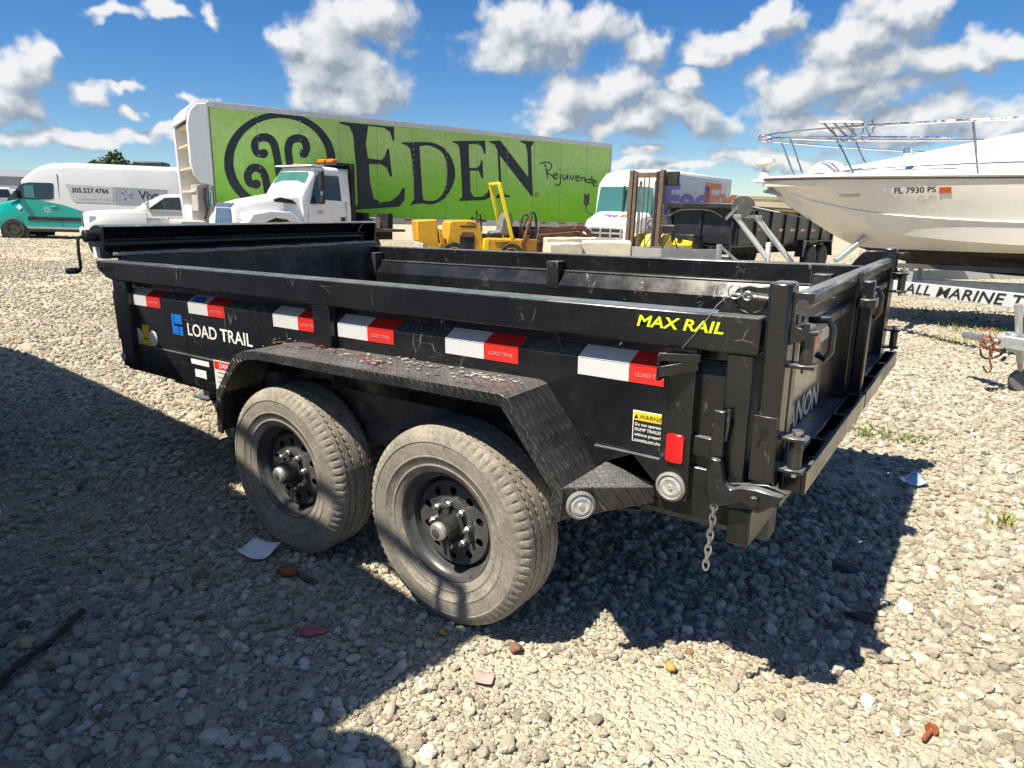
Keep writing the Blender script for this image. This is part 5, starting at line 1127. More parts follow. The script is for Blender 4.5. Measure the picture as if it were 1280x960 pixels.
MB().box(0.02, 0.14, 1.18, 1.36, 1.62, 1.88).build('convex_mirror', PLASTIC, mr_, 0.05, segs=3)
MB().tube([(0.25, 1.0, 2.52), (0.10, 1.25, 2.52), (0.09, 1.26, 1.6), (0.25, 1.03, 1.55)], 0.018, 8).build('mirror_arm', CHROME, mr_, smooth=True)
MB().box(-0.25, 0.20, -0.95, 0.95, 2.60, 2.64).build('sun_visor', WHITE, tk, 0.01)
hr = MB(); hr.box(-1.42, -1.27, -1.0, -0.84, 0.9, 2.72); hr.box(-1.42, -1.27, 0.84, 1.0, 0.9, 2.72); hr.box(-1.42, -1.27, -0.9, 0.9, 2.60, 2.72)
rk = hr.build('headache_rack', DARKUNDER, tk, 0.006)
MB().box(-1.45, -0.75, -0.55, 0.95, 2.68, 2.75).build('beacon_shelf', DARKUNDER, rk, 0.01)
for y in (0.0, 0.45):
    b_ = MB().box(-1.08, -0.85, y-0.18, y+0.18, 2.75, 2.86).build('amber_beacon', AMBER, rk, 0.03)
for k in range(3): MB().box(-0.1, 0.02, -0.12+0.12*k-0.03+(-0.12 if k == 0 else 0), -0.12+0.12*k+0.03, 2.645, 2.69).build('marker_lamp', AMBER, tk, 0.01)
text('528', 0.13, basis((0.10, 1.056, 1.36), (-1, 0, 0), (0, 0, 1)), GREYV, tk, 'unit_number', bold=0.01)
MB().box(-3.5, -1.3, -0.45, 0.45, 0.62, 0.86).build('chassis_frame', DARKUNDER, tk)
MB().box(-3.6, -1.6, -1.0, 1.0, 0.87, 0.95).build('flat_deck', M('worn_deck', (0.10, 0.10, 0.10), 0.6, 0.3, var=0.4), tk, 0.01)
for k in range(5): MB().box(-2.05-k*0.36, -1.80-k*0.36, -0.2+0.15*(k % 3), 0.35+0.15*(k % 3), 0.95, 1.16+0.13*((k*2) % 3)).build('deck_gear', (RUST, DARKUNDER, STEEL)[k % 3], tk, 0.02)
for y in (-1.0, -0.7, 0.7, 1.0): vwheel(tk, -1.95, y, 0.42, 0.27, GRIMRIM)

# ---------------------------------------------------------------- white parcel step van
fh = (-RH*0.62 - FH*0.785).normalized()
fp = pix(757, 280, 20.8); fp.z = 0; fc = fp - fh*3.0 + Vector((0, 0, 0))
fx_ = vehicle_root('step_van', 'white parcel delivery step van with purple and orange lettering behind the forklift', 'delivery van', fc, fh)
fb = [vring(1.95, 0.60, 1.5, 2.55, 1.05, 1.06, 1.0, 0.18), vring(1.60, 0.60, 1.5, 2.80, 1.08, 1.08, 1.04, 0.20), vring(1.0, 0.60, 1.5, 2.92, 1.10, 1.10, 1.06, 0.14), vring(-3.9, 0.60, 1.5, 2.92, 1.10, 1.10, 1.08, 0.05), vring(-4.0, 0.60, 1.5, 2.90, 1.08, 1.08, 1.06, 0.05)]
MB().loft(fb).build('box_body', WHITE, fx_, smooth=True)
fn = [vring(3.0, 0.62, 0.9, 1.20, 0.80, 0.84, 0.74, 0.08), vring(2.85, 0.55, 0.9, 1.34, 0.94, 0.96, 0.84, 0.10), vring(2.4, 0.55, 1.0, 1.50, 1.0, 1.02, 0.90, 0.12), vring(1.95, 0.58, 1.1, 1.62, 1.04, 1.05, 0.96, 0.12)]
MB().loft(fn).build('bonnet', WHITE, fx_, smooth=True)
MB().hexa([(2.06,-0.98,1.55),(2.06,0.98,1.55),(1.9,1.02,1.58),(1.9,-1.02,1.58),(1.97,-0.92,2.36),(1.97,0.92,2.36),(1.8,0.96,2.40),(1.8,-0.96,2.40)]).build('windscreen', GLASST, fx_, 0.02)
MB().box(2.05, 2.075, -0.03, 0.03, 1.55, 2.38).build('windscreen_bar', DARKUNDER, fx_)
sidequad(MB(), [(1.80, 1.62), (1.80, 2.32), (1.0, 2.34), (1.0, 1.62)], lambda z: 1.09, 0.02).build('door_window', GLASST, fx_)
fg = MB().box(2.98, 3.04, -0.55, 0.55, 0.80, 1.12).build('grille', DARKUNDER, fx_, 0.02)
for k in range(4): MB().box(3.03, 3.06, -0.56+0.35*k, -0.50+0.35*k, 0.80, 1.12).build('grille_bar', ALU, fg, 0.004)
for z in (0.80, 0.95, 1.10): MB().box(3.03, 3.055, -0.56, 0.56, z-0.025, z+0.025).build('grille_bar', ALU, fg, 0.004)
for s in (-1, 1): MB().hexa([(2.80,s*0.60,0.84),(2.99,s*0.60,0.84),(2.88,s*0.92,0.84),(2.7,s*0.92,0.84),(2.78,s*0.60,1.10),(2.96,s*0.60,1.10),(2.86,s*0.90,1.10),(2.7,s*0.90,1.10)]).build('headlamp', HEADL, fx_, 0.02)
MB().box(2.95, 3.15, -1.05, 1.05, 0.42, 0.70).build('front_bumper', WHITE, fx_, 0.03)
for s in (-1, 1):
    mm = MB().box(2.1, 2.22, s*1.30-0.09, s*1.30+0.09, 1.78, 2.15).build('mirror', PLASTIC, fx_, 0.04)
    MB().tube([(2.15, s*1.3, 1.8), (2.16, s*1.3, 1.6), (2.10, s*1.0, 1.45)], 0.02, 8).build('mirror_arm', PLASTIC, mm, smooth=True)
    for x in (2.2, -2.4): vwheel(fx_, x, s*0.95, 0.40, 0.25, GRIMRIM); arch(fx_, x, s*1.105, 0.5)
sidequad(MB(), [(0.75, 2.80), (0.75, 0.8), (-3.9, 0.8), (-3.9, 2.80)], lambda z: 1.10-0.012*(z > 2), 0.012).build('grey_side', M('grey_side_paint', (0.70, 0.70, 0.71), 0.4, var=0.05), fx_)
bpy.context.view_layer.update(); FXI = fx_.matrix_world.inverted()
PURPLE = M('purple_vinyl', (0.16, 0.06, 0.46), 0.4); ORANGE = M('orange_vinyl', (0.85, 0.14, 0.02), 0.4)
def fit_side(s, px0, px1, pyt, pyb, mat, Y, inv, root, bold):
    o = text(s, 1.0, Matrix(), mat, root, 'side_lettering', bold, ext=0.0)
    xs = [v.co.x for v in o.data.vertices]; ys = [v.co.y for v in o.data.vertices]
    a = on_plane(px0, pyt, inv, Y); b = on_plane(px1, pyb, inv, Y); c = on_plane(px0, pyb, inv, Y)
    wd = abs(b[0]-a[0]); ht = a[1]-c[1]
    for v in o.data.vertices: v.co = ((v.co.x-min(xs))/(max(xs)-min(xs))*wd, (v.co.y-min(ys))/(max(ys)-min(ys))*ht, 0)
    o.data.transform(basis((a[0], Y, c[1]), (-1, 0, 0), (0, 0, 1))); return o
fit_side('Fed', 833, 884, 227, 268, PURPLE, 1.116, FXI, fx_, 0.03)
fit_side('Ex', 884, 920, 228, 266, ORANGE, 1.116, FXI, fx_, 0.03)
bn = basis((2.45, -0.42, 1.50), (0, 1, 0), (-0.55, 0, 0.16)); bn.translation = (2.62, -0.40, 1.452)
text('Fed', 0.34, bn, PURPLE, fx_, 'bonnet_lettering', bold=0.02, ext=0.004); bn2 = bn.copy(); bn2.translation = (2.62, 0.18, 1.452)
text('Ex', 0.34, bn2, ORANGE, fx_, 'bonnet_lettering', bold=0.02, ext=0.004)

# ---------------------------------------------------------------- yellow ride-on trencher
rh = (-RH*0.955 - FH*0.30).normalized(); rp = pix(620, 290, 19.0); rp.z = 0
tr_ = vehicle_root('trencher', 'yellow ride-on trencher with roll bar and rusty digging boom', 'trencher', rp, rh)
MB().box(0.55, 2.0, -0.42, 0.42, 0.42, 0.62).build('frame', YELLOW, tr_, 0.02)
MB().prism([(1.72, 0.52), (2.28, 0.66), (2.32, 1.20), (1.76, 1.24)], 'y', -0.40, 0.42).build('front_weight', YELLOW, tr_, 0.03)
MB().prism([(1.66, 0.45), (1.5, 0.45), (1.66, 1.0), (1.74, 1.0)], 'y', -0.40, 0.42).build('blade_arm', YELLOW, tr_, 0.01)
hood_ = MB().prism([(0.50, 0.45), (0.55, 1.02), (0.66, 1.18), (0.85, 1.25), (1.40, 1.22), (1.46, 1.16), (1.52, 0.45)], 'y', -0.44, 0.44).build('engine_hood', YELLOW, tr_, 0.04, segs=3)
MB().box(0.75, 1.16, 0.432, 0.452, 0.48, 0.86).build('engine_bay', DARKUNDER, hood_, 0.01)
MB().box(0.78, 1.12, 0.445, 0.475, 0.80, 0.94).build('rusty_muffler', RUST, hood_, 0.02)
MB().box(0.72, 1.15, 0.438, 0.447, 1.06, 1.10).build('hood_slot', DARKUNDER, hood_)
text('RT450', 0.09, basis((0.95, 0.447, 1.13), (-1, 0, 0), (0, 0, 1)), KVINYL, hood_, 'hood_lettering', bold=0.02)
MB().prism([(-0.62, 0.36), (-0.58, 0.78), (0.42, 0.80), (0.50, 0.70), (0.52, 0.36)], 'y', -0.52, 0.52).build('rear_body', YELLOW, tr_, 0.05, segs=3)
MB().box(0.36, 0.52, 0.40, 0.53, 0.36, 0.78).build('step_panel', YELLOW2, tr_, 0.02)
MB().tube([(-0.45, 0.526, 0.60), (-0.15, 0.528, 0.68), (0.2, 0.526, 0.66)], 0.012, 6).build('body_stripe', KVINYL, tr_, smooth=True)
MB().box(-0.05, 0.75, -0.40, 0.40, 0.80, 0.88).build('operator_deck', PLASTIC, tr_, 0.02)
st_ = MB().prism([(-0.32, 0.86), (-0.40, 1.25), (-0.33, 1.46), (-0.18, 1.48), (-0.08, 1.30), (-0.02, 0.98), (0.22, 0.96), (0.24, 0.86)], 'y', -0.24, 0.24).build('seat', M('grey_seat', (0.15, 0.16, 0.16), 0.6, var=0.3, vs_=5), tr_, 0.05, segs=3)
rb = MB(); 
for s in (-1, 1): rb.bar((-0.30, s*0.48, 0.78), (0.10, s*0.44, 2.22), 0.075, 0.10)
rb.bar((0.10, -0.46, 2.22), (0.10, 0.46, 2.22), 0.10, 0.075); rb.build('roll_bar', YELLOW2, tr_, 0.015)
for k, (x, z) in enumerate(((0.55, 1.38), (0.62, 1.45), (0.48, 1.34), (0.70, 1.30))):
    MB().tube([(x-0.05, 0.2-0.1*k, 0.95), (x, 0.2-0.1*k, z)], 0.016, 6).lathe([(0.03, -0.02), (0.03, 0.03)], (x, 0.2-0.1*k, z), 'z', 8).build('control_lever', PLASTIC, tr_, smooth=True)
MB().tube([(0.48+0.17*cos(t), 0.17*sin(t), 1.26+0.04*cos(t)) for t in np.linspace(0, 2*pi, 18)], 0.016, 6, False).build('steering_wheel', PLASTIC, tr_, smooth=True)
for (x, s) in ((1.35, 1), (1.35, -1), (-0.25, 1), (-0.25, -1)): vwheel(tr_, x, s*0.50, 0.34, 0.26, YELLOW)
# digging boom with chain and teeth at the rear
bm_ = MB().prism([(-0.75, 0.55), (-0.80, 0.86), (-2.45, 1.02), (-2.72, 0.90), (-2.70, 0.70), (-2.50, 0.60)], 'y', -0.09, 0.09).build('boom', RUST, tr_, 0.02)
loop = smooth_path([(-0.72, 0.56), (-0.70, 0.80), (-0.85, 0.93), (-1.6, 1.02), (-2.45, 1.10), (-2.74, 1.02), (-2.80, 0.80), (-2.62, 0.60), (-2.3, 0.54), (-1.5, 0.50), (-0.85, 0.46)], 5)
for k in range(0, len(loop)-1):
    a, b = loop[k], loop[k+1]; MB().bar((a[0], 0, a[1]), (b[0], 0, b[1]), 0.14, 0.05, ref=(0, 1, 0)).build('chain_plate', RUST, bm_)
    if k % 2 == 0:
        n = Vector((-(b[1]-a[1]), b[0]-a[0])).normalized(); c = Vector(((a[0]+b[0])/2, (a[1]+b[1])/2)); q = c - n*0.13 if True else c
        s = 0.12 if k % 4 else -0.12
        out = c + (c-Vector((-1.75, 0.77))).normalized()*0.12
        MB().hexa([(c.x-0.03, s-0.02, c.y), (c.x+0.03, s-0.02, c.y), (c.x+0.03, s+0.06, c.y), (c.x-0.03, s+0.06, c.y), (out.x-0.015, s, out.y), (out.x+0.015, s, out.y), (out.x+0.015, s+0.04, out.y), (out.x-0.015, s+0.04, out.y)]).build('digging_tooth', RUST, bm_)
for (p, r, m_) in (([(-0.55, 0.3, 0.8), (-0.75, 0.32, 1.3), (-0.95, 0.3, 1.5), (-1.05, 0.28, 1.15), (-0.95, 0.26, 0.6)], 0.03, RUBBER), ([(-0.6, 0.1, 0.8), (-0.72, 0.1, 1.4), (-0.9, 0.12, 1.3), (-0.98, 0.1, 0.7)], 0.028, RUBBER), ([(-0.62, 0.42, 0.6), (-0.85, 0.42, 1.42)], 0.045, RUST), ([(-1.0, 0.35, 0.45), (-1.12, 0.35, 1.3)], 0.03, STEEL)):
    MB().tube(smooth_path(p, 5) if len(p) > 2 else p, r, 8).build('hydraulic_hose' if m_ is RUBBER else 'lift_cylinder', m_, tr_, smooth=True)
MB().box(-1.05, -0.55, -0.3, 0.45, 0.40, 0.78).build('gearbox', M('dirty_orange', (0.34, 0.15, 0.03), 0.6, var=0.3), tr_, 0.03)
MB().lathe([(0.05, -0.3), (0.17, -0.28), (0.19, 0.3), (0.05, 0.32)], (-1.25, 0.0, 0.55), 'y', 14).build('auger', RUST, tr_)

# ---------------------------------------------------------------- cream stone blocks
BLK = M('cut_limestone', (0.58, 0.53, 0.42), 0.9, var=0.14, vs_=3, bump=0.5, bs=30, dirt=(0.30, 0.27, 0.21), dscale=3, damt=0.4)
def block(px, D, w, d, h, rz, label):
    p = pix(px, 300, D); ob = MB(); n = 4
    ob.box(-w/2, w/2, -d/2, d/2, 0, h); o = ob.build('stone_block', BLK, None, 0.03, segs=2)
    bm = bmesh.new(); bm.from_mesh(o.data); bmesh.ops.subdivide_edges(bm, edges=bm.edges, cuts=5, use_grid_fill=True)
    for v in bm.verts: v.co += Vector((random.uniform(-1, 1), random.uniform(-1, 1), random.uniform(-1, 1)*(0 if v.co.z < 0.01 else 1)))*0.014
    bm.to_mesh(o.data); bm.free(); o.location = (p.x, p.y, float(tz(p.x, p.y))-0.02); o.rotation_euler = (0, 0, YAW*-1+rz); tag(o, label, 'stone block', 'stone blocks by the parcel van')
block(704, 16.0, 0.80, 0.6, 0.84, 0.2, 'pale squared stone block standing next to the trencher boom')
block(758, 16.2, 1.15, 0.7, 0.90, -0.1, 'long pale stone block lying in front of the parcel van grille')
block(712, 17.4, 1.3, 0.6, 0.92, 0.1, 'flat pale stone slab lying behind the other stone blocks')

# ---------------------------------------------------------------- rusty forklift
kh = (-FH*0.80 - RH*0.60).normalized(); kp = pix(815, 300, 17.2); kp.z = 0
fk = vehicle_root('forklift', 'old yellow forklift with tall rusty mast and orange forks', 'forklift', kp, kh)
MASTM = M('weathered_mast', (0.13, 0.105, 0.085), 0.75, 0.3, var=0.4, vs_=9, dirt=(0.19, 0.09, 0.045), dscale=5, damt=0.7)
for s in (-1, 1):
    MB().box(0.50, 0.66, s*0.40-0.05, s*0.40+0.05, 0.12, 2.55).build('outer_mast_channel', MASTM, fk, 0.006)
    MB().box(0.54, 0.64, s*0.29-0.04, s*0.29+0.04, 0.15, 2.52).build('inner_mast_channel', DARKUNDER if s > 0 else MASTM, fk, 0.006)
    MB().tube([(0.50, s*0.20, 0.3), (0.50, s*0.20, 2.3)], 0.035, 10).build('lift_ram', STEEL, fk, smooth=True)
    MB().prism([(0.70, 0.10), (1.65, 0.06), (1.65, 0.10), (0.76, 0.16), (0.76, 0.72), (0.70, 0.72)], 'y', s*0.28-0.06, s*0.28+0.06).build('fork', M('orange_fork', (0.36, 0.11, 0.035), 0.7, var=0.3, vs_=8), fk, 0.004)
MB().box(0.52, 0.62, -0.40, 0.40, 2.38, 2.50).build('mast_crosshead', MASTM, fk, 0.01)
for z in (0.95, 1.05): MB().box(0.46, 0.54, -0.44, 0.44, z*0.5, z*0.5+0.09).build('mast_brace', MASTM, fk, 0.006)
MB().box(0.64, 0.72, -0.52, 0.52, 0.60, 0.70).build('carriage_bar', RUST, fk, 0.008); MB().box(0.64, 0.72, -0.52, 0.52, 0.24, 0.34).build('carriage_bar', RUST, fk, 0.008)
for s in (-1, 1): MB().box(0.64, 0.71, s*0.47-0.04, s*0.47+0.04, 0.22, 0.85).build('carriage_side', RUST, fk, 0.008)
for k in range(2): MB().tube([(0.60, -0.06+0.12*k, 0.6), (0.60, -0.06+0.12*k, 2.40)], 0.018, 6).build('lift_chain', RUST, fk)
MB().box(0.20, 0.30, 0.52, 0.56, 2.28, 2.50).build('mast_light', PLASTIC, fk)
MB().box(0.40, 0.52, 0.45, 0.75, 2.20, 2.52).build('hose_reel', DARKUNDER, fk, 0.02)
mt_ = basis((0.60, 0.4555, 1.75), (0, 0, -1), (-1, 0, 0))
text('HYSTER', 0.12, mt_, YELV, fk, 'mast_lettering', bold=0.02, spacing=1.3)
MB().prism([(0.38, 0.35), (0.42, 0.78), (0.25, 1.05), (0.0, 1.08), (-0.10, 0.80), (-1.3, 0.80), (-1.5, 0.95), (-1.6, 0.85), (-1.6, 0.32)], 'y', -0.48, 0.48).build('body', YELLOW2, fk, 0.04, segs=3)
MB().box(-0.75, -0.25, -0.25, 0.25, 0.82, 0.95).build('seat_pan', PLASTIC, fk, 0.04); MB().box(-0.82, -0.72, -0.25, 0.25, 0.9, 1.3).build('seat_back', PLASTIC, fk, 0.05)
MB().tube([(0.12, 0.0, 1.05), (-0.02, 0.0, 1.25)], 0.02, 6).build('steering_column', PLASTIC, fk)
MB().tube([(-0.03+0.10*cos(t), 0.19*sin(t), 1.27+0.12*cos(t)) for t in np.linspace(0, 2*pi, 18)], 0.016, 6, False).build('steering_wheel', PLASTIC, fk, smooth=True)
for (x, s, r) in ((0.15, 1, 0.33), (0.15, -1, 0.33), (-1.2, 1, 0.26), (-1.2, -1, 0.26)): vwheel(fk, x, s*0.52, r, 0.22, YELLOW)
MB().tube(smooth_path([(0.42, 0.5, 1.45), (0.35, 0.75, 1.62), (0.3, 1.1, 1.66), (0.2, 1.5, 1.64), (0.1, 1.75, 1.5)], 5), 0.022, 6).build('hanging_hose', RUBBER, fk, smooth=True)

# ---------------------------------------------------------------- black dump trailer further back
bF = pix(918, 300, 18.2); bW = pix(1028, 300, 22.5); bF.z = bW.z = 0
bh = (bF-bW).normalized(); bl = Vector((-bh.y, bh.x, 0))
bt = vehicle_root('dump_trailer', 'black high sided dump trailer standing between parcel van and boat', 'trailer', bF - bl*1.05, bh)
BK2 = M('satin_black', (0.014, 0.016, 0.020), 0.38, var=0.3, dirt=(0.07, 0.075, 0.085), dscale=2.5, damt=0.45)
BLN = 6.7
for s in (-1, 1):
    MB().box(-BLN, 0, s*1.05-0.03, s*1.05+0.03, 0.82, 1.72).build('side_panel', BK2, bt, 0.006)
    MB().box(-BLN-0.02, 0.02, s*1.05-0.06, s*1.05+0.06, 1.72, 1.84).build('top_rail', BK2, bt, 0.01)
    for k in range(8): MB().box(-0.08-k*(BLN-0.1)/7-0.05, -0.08-k*(BLN-0.1)/7+0.05, s*1.08-0.05, s*1.08+0.05, 0.80, 1.72).build('stake_post', BK2, bt, 0.006)
    MB().prism([(-3.9, 0.42), (-4.05, 0.92), (-6.15, 0.92), (-6.3, 0.42), (-6.25, 0.42), (-6.10, 0.88), (-4.10, 0.88), (-3.95, 0.42)], 'y', s*1.05, s*1.32).build('fender', BK2, bt, 0.004)
    for x in (-4.65, -5.55): vwheel(bt, x, s*1.20, 0.39, 0.24, M('silver_wheel', (0.10, 0.10, 0.10), 0.4, 0.4), lugs=6)
MB().box(-0.03, 0.03, -1.0, 1.0, 0.82, 1.74).build('front_wall', BK2, bt, 0.006)
for y in (-0.96, -0.02, 0.92): MB().box(0.03, 0.09, y, y+0.06, 0.6, 1.84).build('front_rib', BK2, bt, 0.006)
MB().box(-0.05, 0.28, -1.05, 1.05, 1.72, 1.90).build('tarp_box', BK2, bt, 0.05, segs=3)
MB().box(-BLN-0.03, -BLN+0.03, -1.0, 1.0, 0.82, 1.78).build('tailgate', BK2, bt, 0.01)
MB().box(-BLN, 0.0, -0.98, 0.98, 0.74, 0.82).build('bed_floor', BK2, bt)
for y in (-0.5, 0.5): MB().box(-BLN+0.1, 0.3, y-0.05, y+0.05, 0.52, 0.74).build('frame_rail', DARKUNDER, bt)
for s in (-1, 1): MB().bar((0.2, s*0.6, 0.60), (1.5, s*0.06, 0.58), 0.06, 0.14).build('tongue_beam', BK2, bt)
MB().box(0.45, 0.95, -0.35, 0.35, 0.62, 1.05).build('pump_box', BK2, bt, 0.02)
MB().box(1.0, 1.1, -0.05, 0.05, 0.05, 0.95).build('jack', BK2, bt)
for k in range(7):
    x = -1.0-k*0.78
    MB().box(x-0.16, x, 1.081, 1.086, 1.18, 1.25).build('white_tape_strip', TAPE_W, bt); MB().box(x-0.34, x-0.16, 1.081, 1.086, 1.18, 1.25).build('red_tape_strip', TAPE_R, bt)
MB().box(-3.9, -2.0, 1.111, 1.116, 1.74, 1.80).build('yellow_strip', YELLOW, bt)
text('SOUTHERN', 0.20, basis((-4.1, 1.1115, 1.66), (-1, 0, 0), (0, 0, 1)), WVINYL, bt, bold=0.02)
for (x, y, m_) in ((-0.5, 0.1, WVINYL), (-0.7, -0.4, M('scrap_grey', (0.4, 0.4, 0.4), 0.6)), (-1.1, 0.4, WVINYL)): pass

# ---------------------------------------------------------------- small grey utility trailer
up_ = pix(858, 318, 13.2); up_.z = 0; uh = (RH*0.95 + FH*0.3).normalized()
ut = vehicle_root('utility_trailer', 'small grey tipping utility trailer with upright post and red tail lamp', 'trailer', up_, uh)
GREYP = M('grey_panel', (0.34, 0.36, 0.37), 0.5, 0.3, var=0.15, dirt=(0.24, 0.22, 0.19), damt=0.4)
for s in (-1, 1): MB().box(-0.9, 0.35, s*0.55-0.015, s*0.55+0.015, 0.48, 0.86).build('side_board', GREYP, ut, 0.004)
MB().box(-0.91, -0.88, -0.55, 0.55, 0.48, 0.86).build('end_board', GREYP, ut, 0.004); MB().box(-0.9, 0.4, -0.55, 0.55, 0.44, 0.48).build('bed', GREYP, ut, 0.004)
MB().box(0.28, 0.36, -0.62, -0.54, 0.30, 0.95).build('upright_post', GALV, ut, 0.006); MB().bar((0.32, -0.58, 0.93), (0.95, -0.58, 0.50), 0.04).build('stay', GALV, ut)
MB().box(0.5, 1.0, -0.62, 0.62, 0.40, 0.50).build('lamp_bar', GALV, ut, 0.01); MB().box(0.55, 0.75, -0.66, -0.62, 0.40, 0.54).build('tail_lamp', RED, ut, 0.01)
for s in (-1, 1): vwheel(ut, -0.2, s*0.70, 0.28, 0.16, GALV)
MB().bar((-0.9, 0, 0.42), (-1.9, 0, 0.42), 0.07).build('drawbar', GALV, ut)
MB().tube(smooth_path([(-0.85, -0.5, 0.86), (-0.75, -0.55, 1.10), (-0.65, -0.5, 1.12), (-0.5, -0.55, 0.75)], 5), 0.014, 6).build('loose_cable', RUBBER, ut, smooth=True)
PALEB = M('pale_blue_plastic', (0.42, 0.52, 0.58), 0.5, var=0.1)
for k, (px, D, w_, h_) in enumerate(((826, 13.6, 0.5, 0.42), (842, 13.9, 0.42, 0.46), (858, 12.6, 0.38, 0.40))):
    p = pix(px, 316, D); o = MB().prism([(-w_/2, 0), (w_/2, 0), (w_/2*0.9, h_*0.8), (w_*0.2, h_), (-w_*0.25, h_*0.9), (-w_/2*0.92, h_*0.7)], 'y', -0.22, 0.22).build('plastic_bin', (PALEB, WHITE, PALEB)[k], None, 0.03, segs=3)
    o.location = (p.x, p.y, float(tz(p.x, p.y))); o.rotation_euler = (0, 0, -YAW+0.3*k)
    tag(o, ('pale blue plastic bin beside the forklift wheel', 'white plastic bin next to the small grey trailer', 'pale blue plastic tub in front of the small grey trailer')[k], 'bin')

# ---------------------------------------------------------------- boat
bh2 = (-RH*0.80 + FH*0.60).normalized(); bpx = pix(955, 236, 10.8); bpx.z = 0
boat = vehicle_root('motor_boat', 'white fibreglass motor boat with black bottom and steel bow rail, on trailer', 'boat', bpx, bh2)
bpy.context.view_layer.update()
z00 = 0.0
# x, half beam at sheer, sheer z, chine half beam, chine z, keel z, deck crown z
BS = [(0.02, 0.05, 1.99, 0.01, 1.96, 1.93, 2.02), (-0.12, 0.20, 1.98, 0.03, 1.86, 1.80, 2.03), (-0.35, 0.40, 1.97, 0.09, 1.72, 1.62, 2.05), (-0.7, 0.62, 1.955, 0.20, 1.55, 1.40, 2.09), (-1.15, 0.82, 1.94, 0.38, 1.38, 1.14, 2.14), (-1.7, 0.99, 1.92, 0.58, 1.24, 0.92, 2.23), (-2.4, 1.12, 1.90, 0.78, 1.15, 0.78, 2.36),
      (-3.2, 1.20, 1.88, 0.94, 1.10, 0.71, 2.50), (-4.2, 1.25, 1.86, 1.04, 1.07, 0.68, 2.58), (-5.6, 1.25, 1.84, 1.10, 1.06, 0.67, 2.40), (-7.2, 1.20, 1.82, 1.08, 1.05, 0.68, 2.0)]
def dens(L_, n=6):
    xs = [s[0] for s in L_]; out = []
    for i in range(len(L_)-1):
        for k in range(n): out.append(tuple(a+(b-a)*k/n for a, b in zip(L_[i], L_[i+1])))
    return out+[L_[-1]]
BSd = dens([tuple(q) for q in smooth_path(BS, 5)], 1)
wl = lambda s: s[4]-0.10*(s[4]-s[5])
hull = []; bottom = []; deck = []
for s in BSd:
    x, b, zs, cb, zc, zk, zd = s
    fl = [(b, zs), (b*0.92+cb*0.08, zs-0.10), (b*0.66+cb*0.34, zs*0.62+zc*0.38), (b*0.34+cb*0.66, zs*0.30+zc*0.70), (cb+0.025, zc+0.02), (cb-0.02, zc-0.005)]
    zcut = max(zk+0.004, min(1.02, zc-0.03)); f_ = (zc-zcut)/(zc-zk)
    bel = lambda t: (cb*(1-t), zc+(zk-zc)*t-0.03*sin(pi*t)*(zc-zk))
    hull.append([(x, y, z) for y, z in fl+[bel(f_*0.33), bel(f_*0.66), bel(f_)]])
    bottom.append([(x, y, z) for y, z in [bel(f_), bel(f_+(1-f_)*0.33), bel(f_+(1-f_)*0.66), (0.0, zk)]])
    deck.append([(x, b-0.01, zs+0.02), (x, b*0.9, zs+0.05), (x, b*0.6, zs+0.6*(zd-zs)), (x, b*0.3, zs+0.92*(zd-zs)), (x, 0, zd)])
def strip(rows, mirror=True):
    m = MB(); n = len(rows[0])
    for sg in ((1, -1) if mirror else (1,)):
        o = len(m.v)
        for r in rows: m.v += [(p[0], p[1]*sg, p[2]) for p in r]
        for i in range(len(rows)-1):
            for k in range(n-1): m.f.append((o+i*n+k, o+i*n+k+1, o+(i+1)*n+k+1, o+(i+1)*n+k))
    return m
HULLM = M('cream_gelcoat', (0.80, 0.77, 0.69), 0.25, var=0.04, vs_=0.8, dirt=(0.50, 0.45, 0.36), dscale=1.2, damt=0.25, coat=0.3)
hullo = strip(hull).build('hull', HULLM, boat, smooth=True, auto=25)
strip(bottom).build('bottom', M('antifouling_black', (0.018, 0.017, 0.016), 0.65, var=0.3, dirt=(0.10, 0.085, 0.06), dscale=3, damt=0.4), boat, smooth=True, auto=50)
strip(deck).build('deck', WHITE2, boat, smooth=True, auto=50)
MB().prism([(1.2, 1.82), (-1.2, 1.82), (-1.08, 1.05), (0, 0.68), (1.08, 1.05)], 'x', -7.22, -7.18).build('transom', HULLM, boat)
for s in (-1, 1):
    MB().tube([(q[0], s*(q[1]+0.008), q[2]+0.004) for q in BSd], 0.020, 8).build('rub_rail', M('dark_rub_rail', (0.06, 0.055, 0.05), 0.5), boat, smooth=True)
    MB().tube([(q[0], s*(q[1]*0.40+q[3]*0.60+0.004), q[2]*0.36+q[4]*0.64) for q in BSd[12:]], 0.012, 6).build('hull_strake', HULLM, boat, smooth=True)
# superstructure out of frame to the right: windscreen, console, outboard
MB().prism([(-3.4, 2.46), (-3.9, 2.95), (-3.96, 2.95), (-3.5, 2.46)], 'y', -0.85, 0.85).build('windscreen', GLASS, boat)
MB().prism([(-3.6, 1.9), (-3.6, 2.5), (-4.3, 2.5), (-4.3, 1.9)], 'y', -0.8, 0.8).build('console', WHITE2, boat, 0.04)
MB().prism([(-7.2, 1.5), (-7.25, 2.2), (-7.6, 2.45), (-7.9, 2.3), (-7.8, 1.6), (-7.6, 0.9), (-7.75, 0.55), (-7.4, 0.5), (-7.35, 1.2)], 'y', -0.2, 0.2).build('outboard_motor', PLASTIC, boat, 0.06, segs=3)
BI = boat.matrix_world.inverted()
def bpix(px, py, Y): return on_plane(px, py, BI, Y)
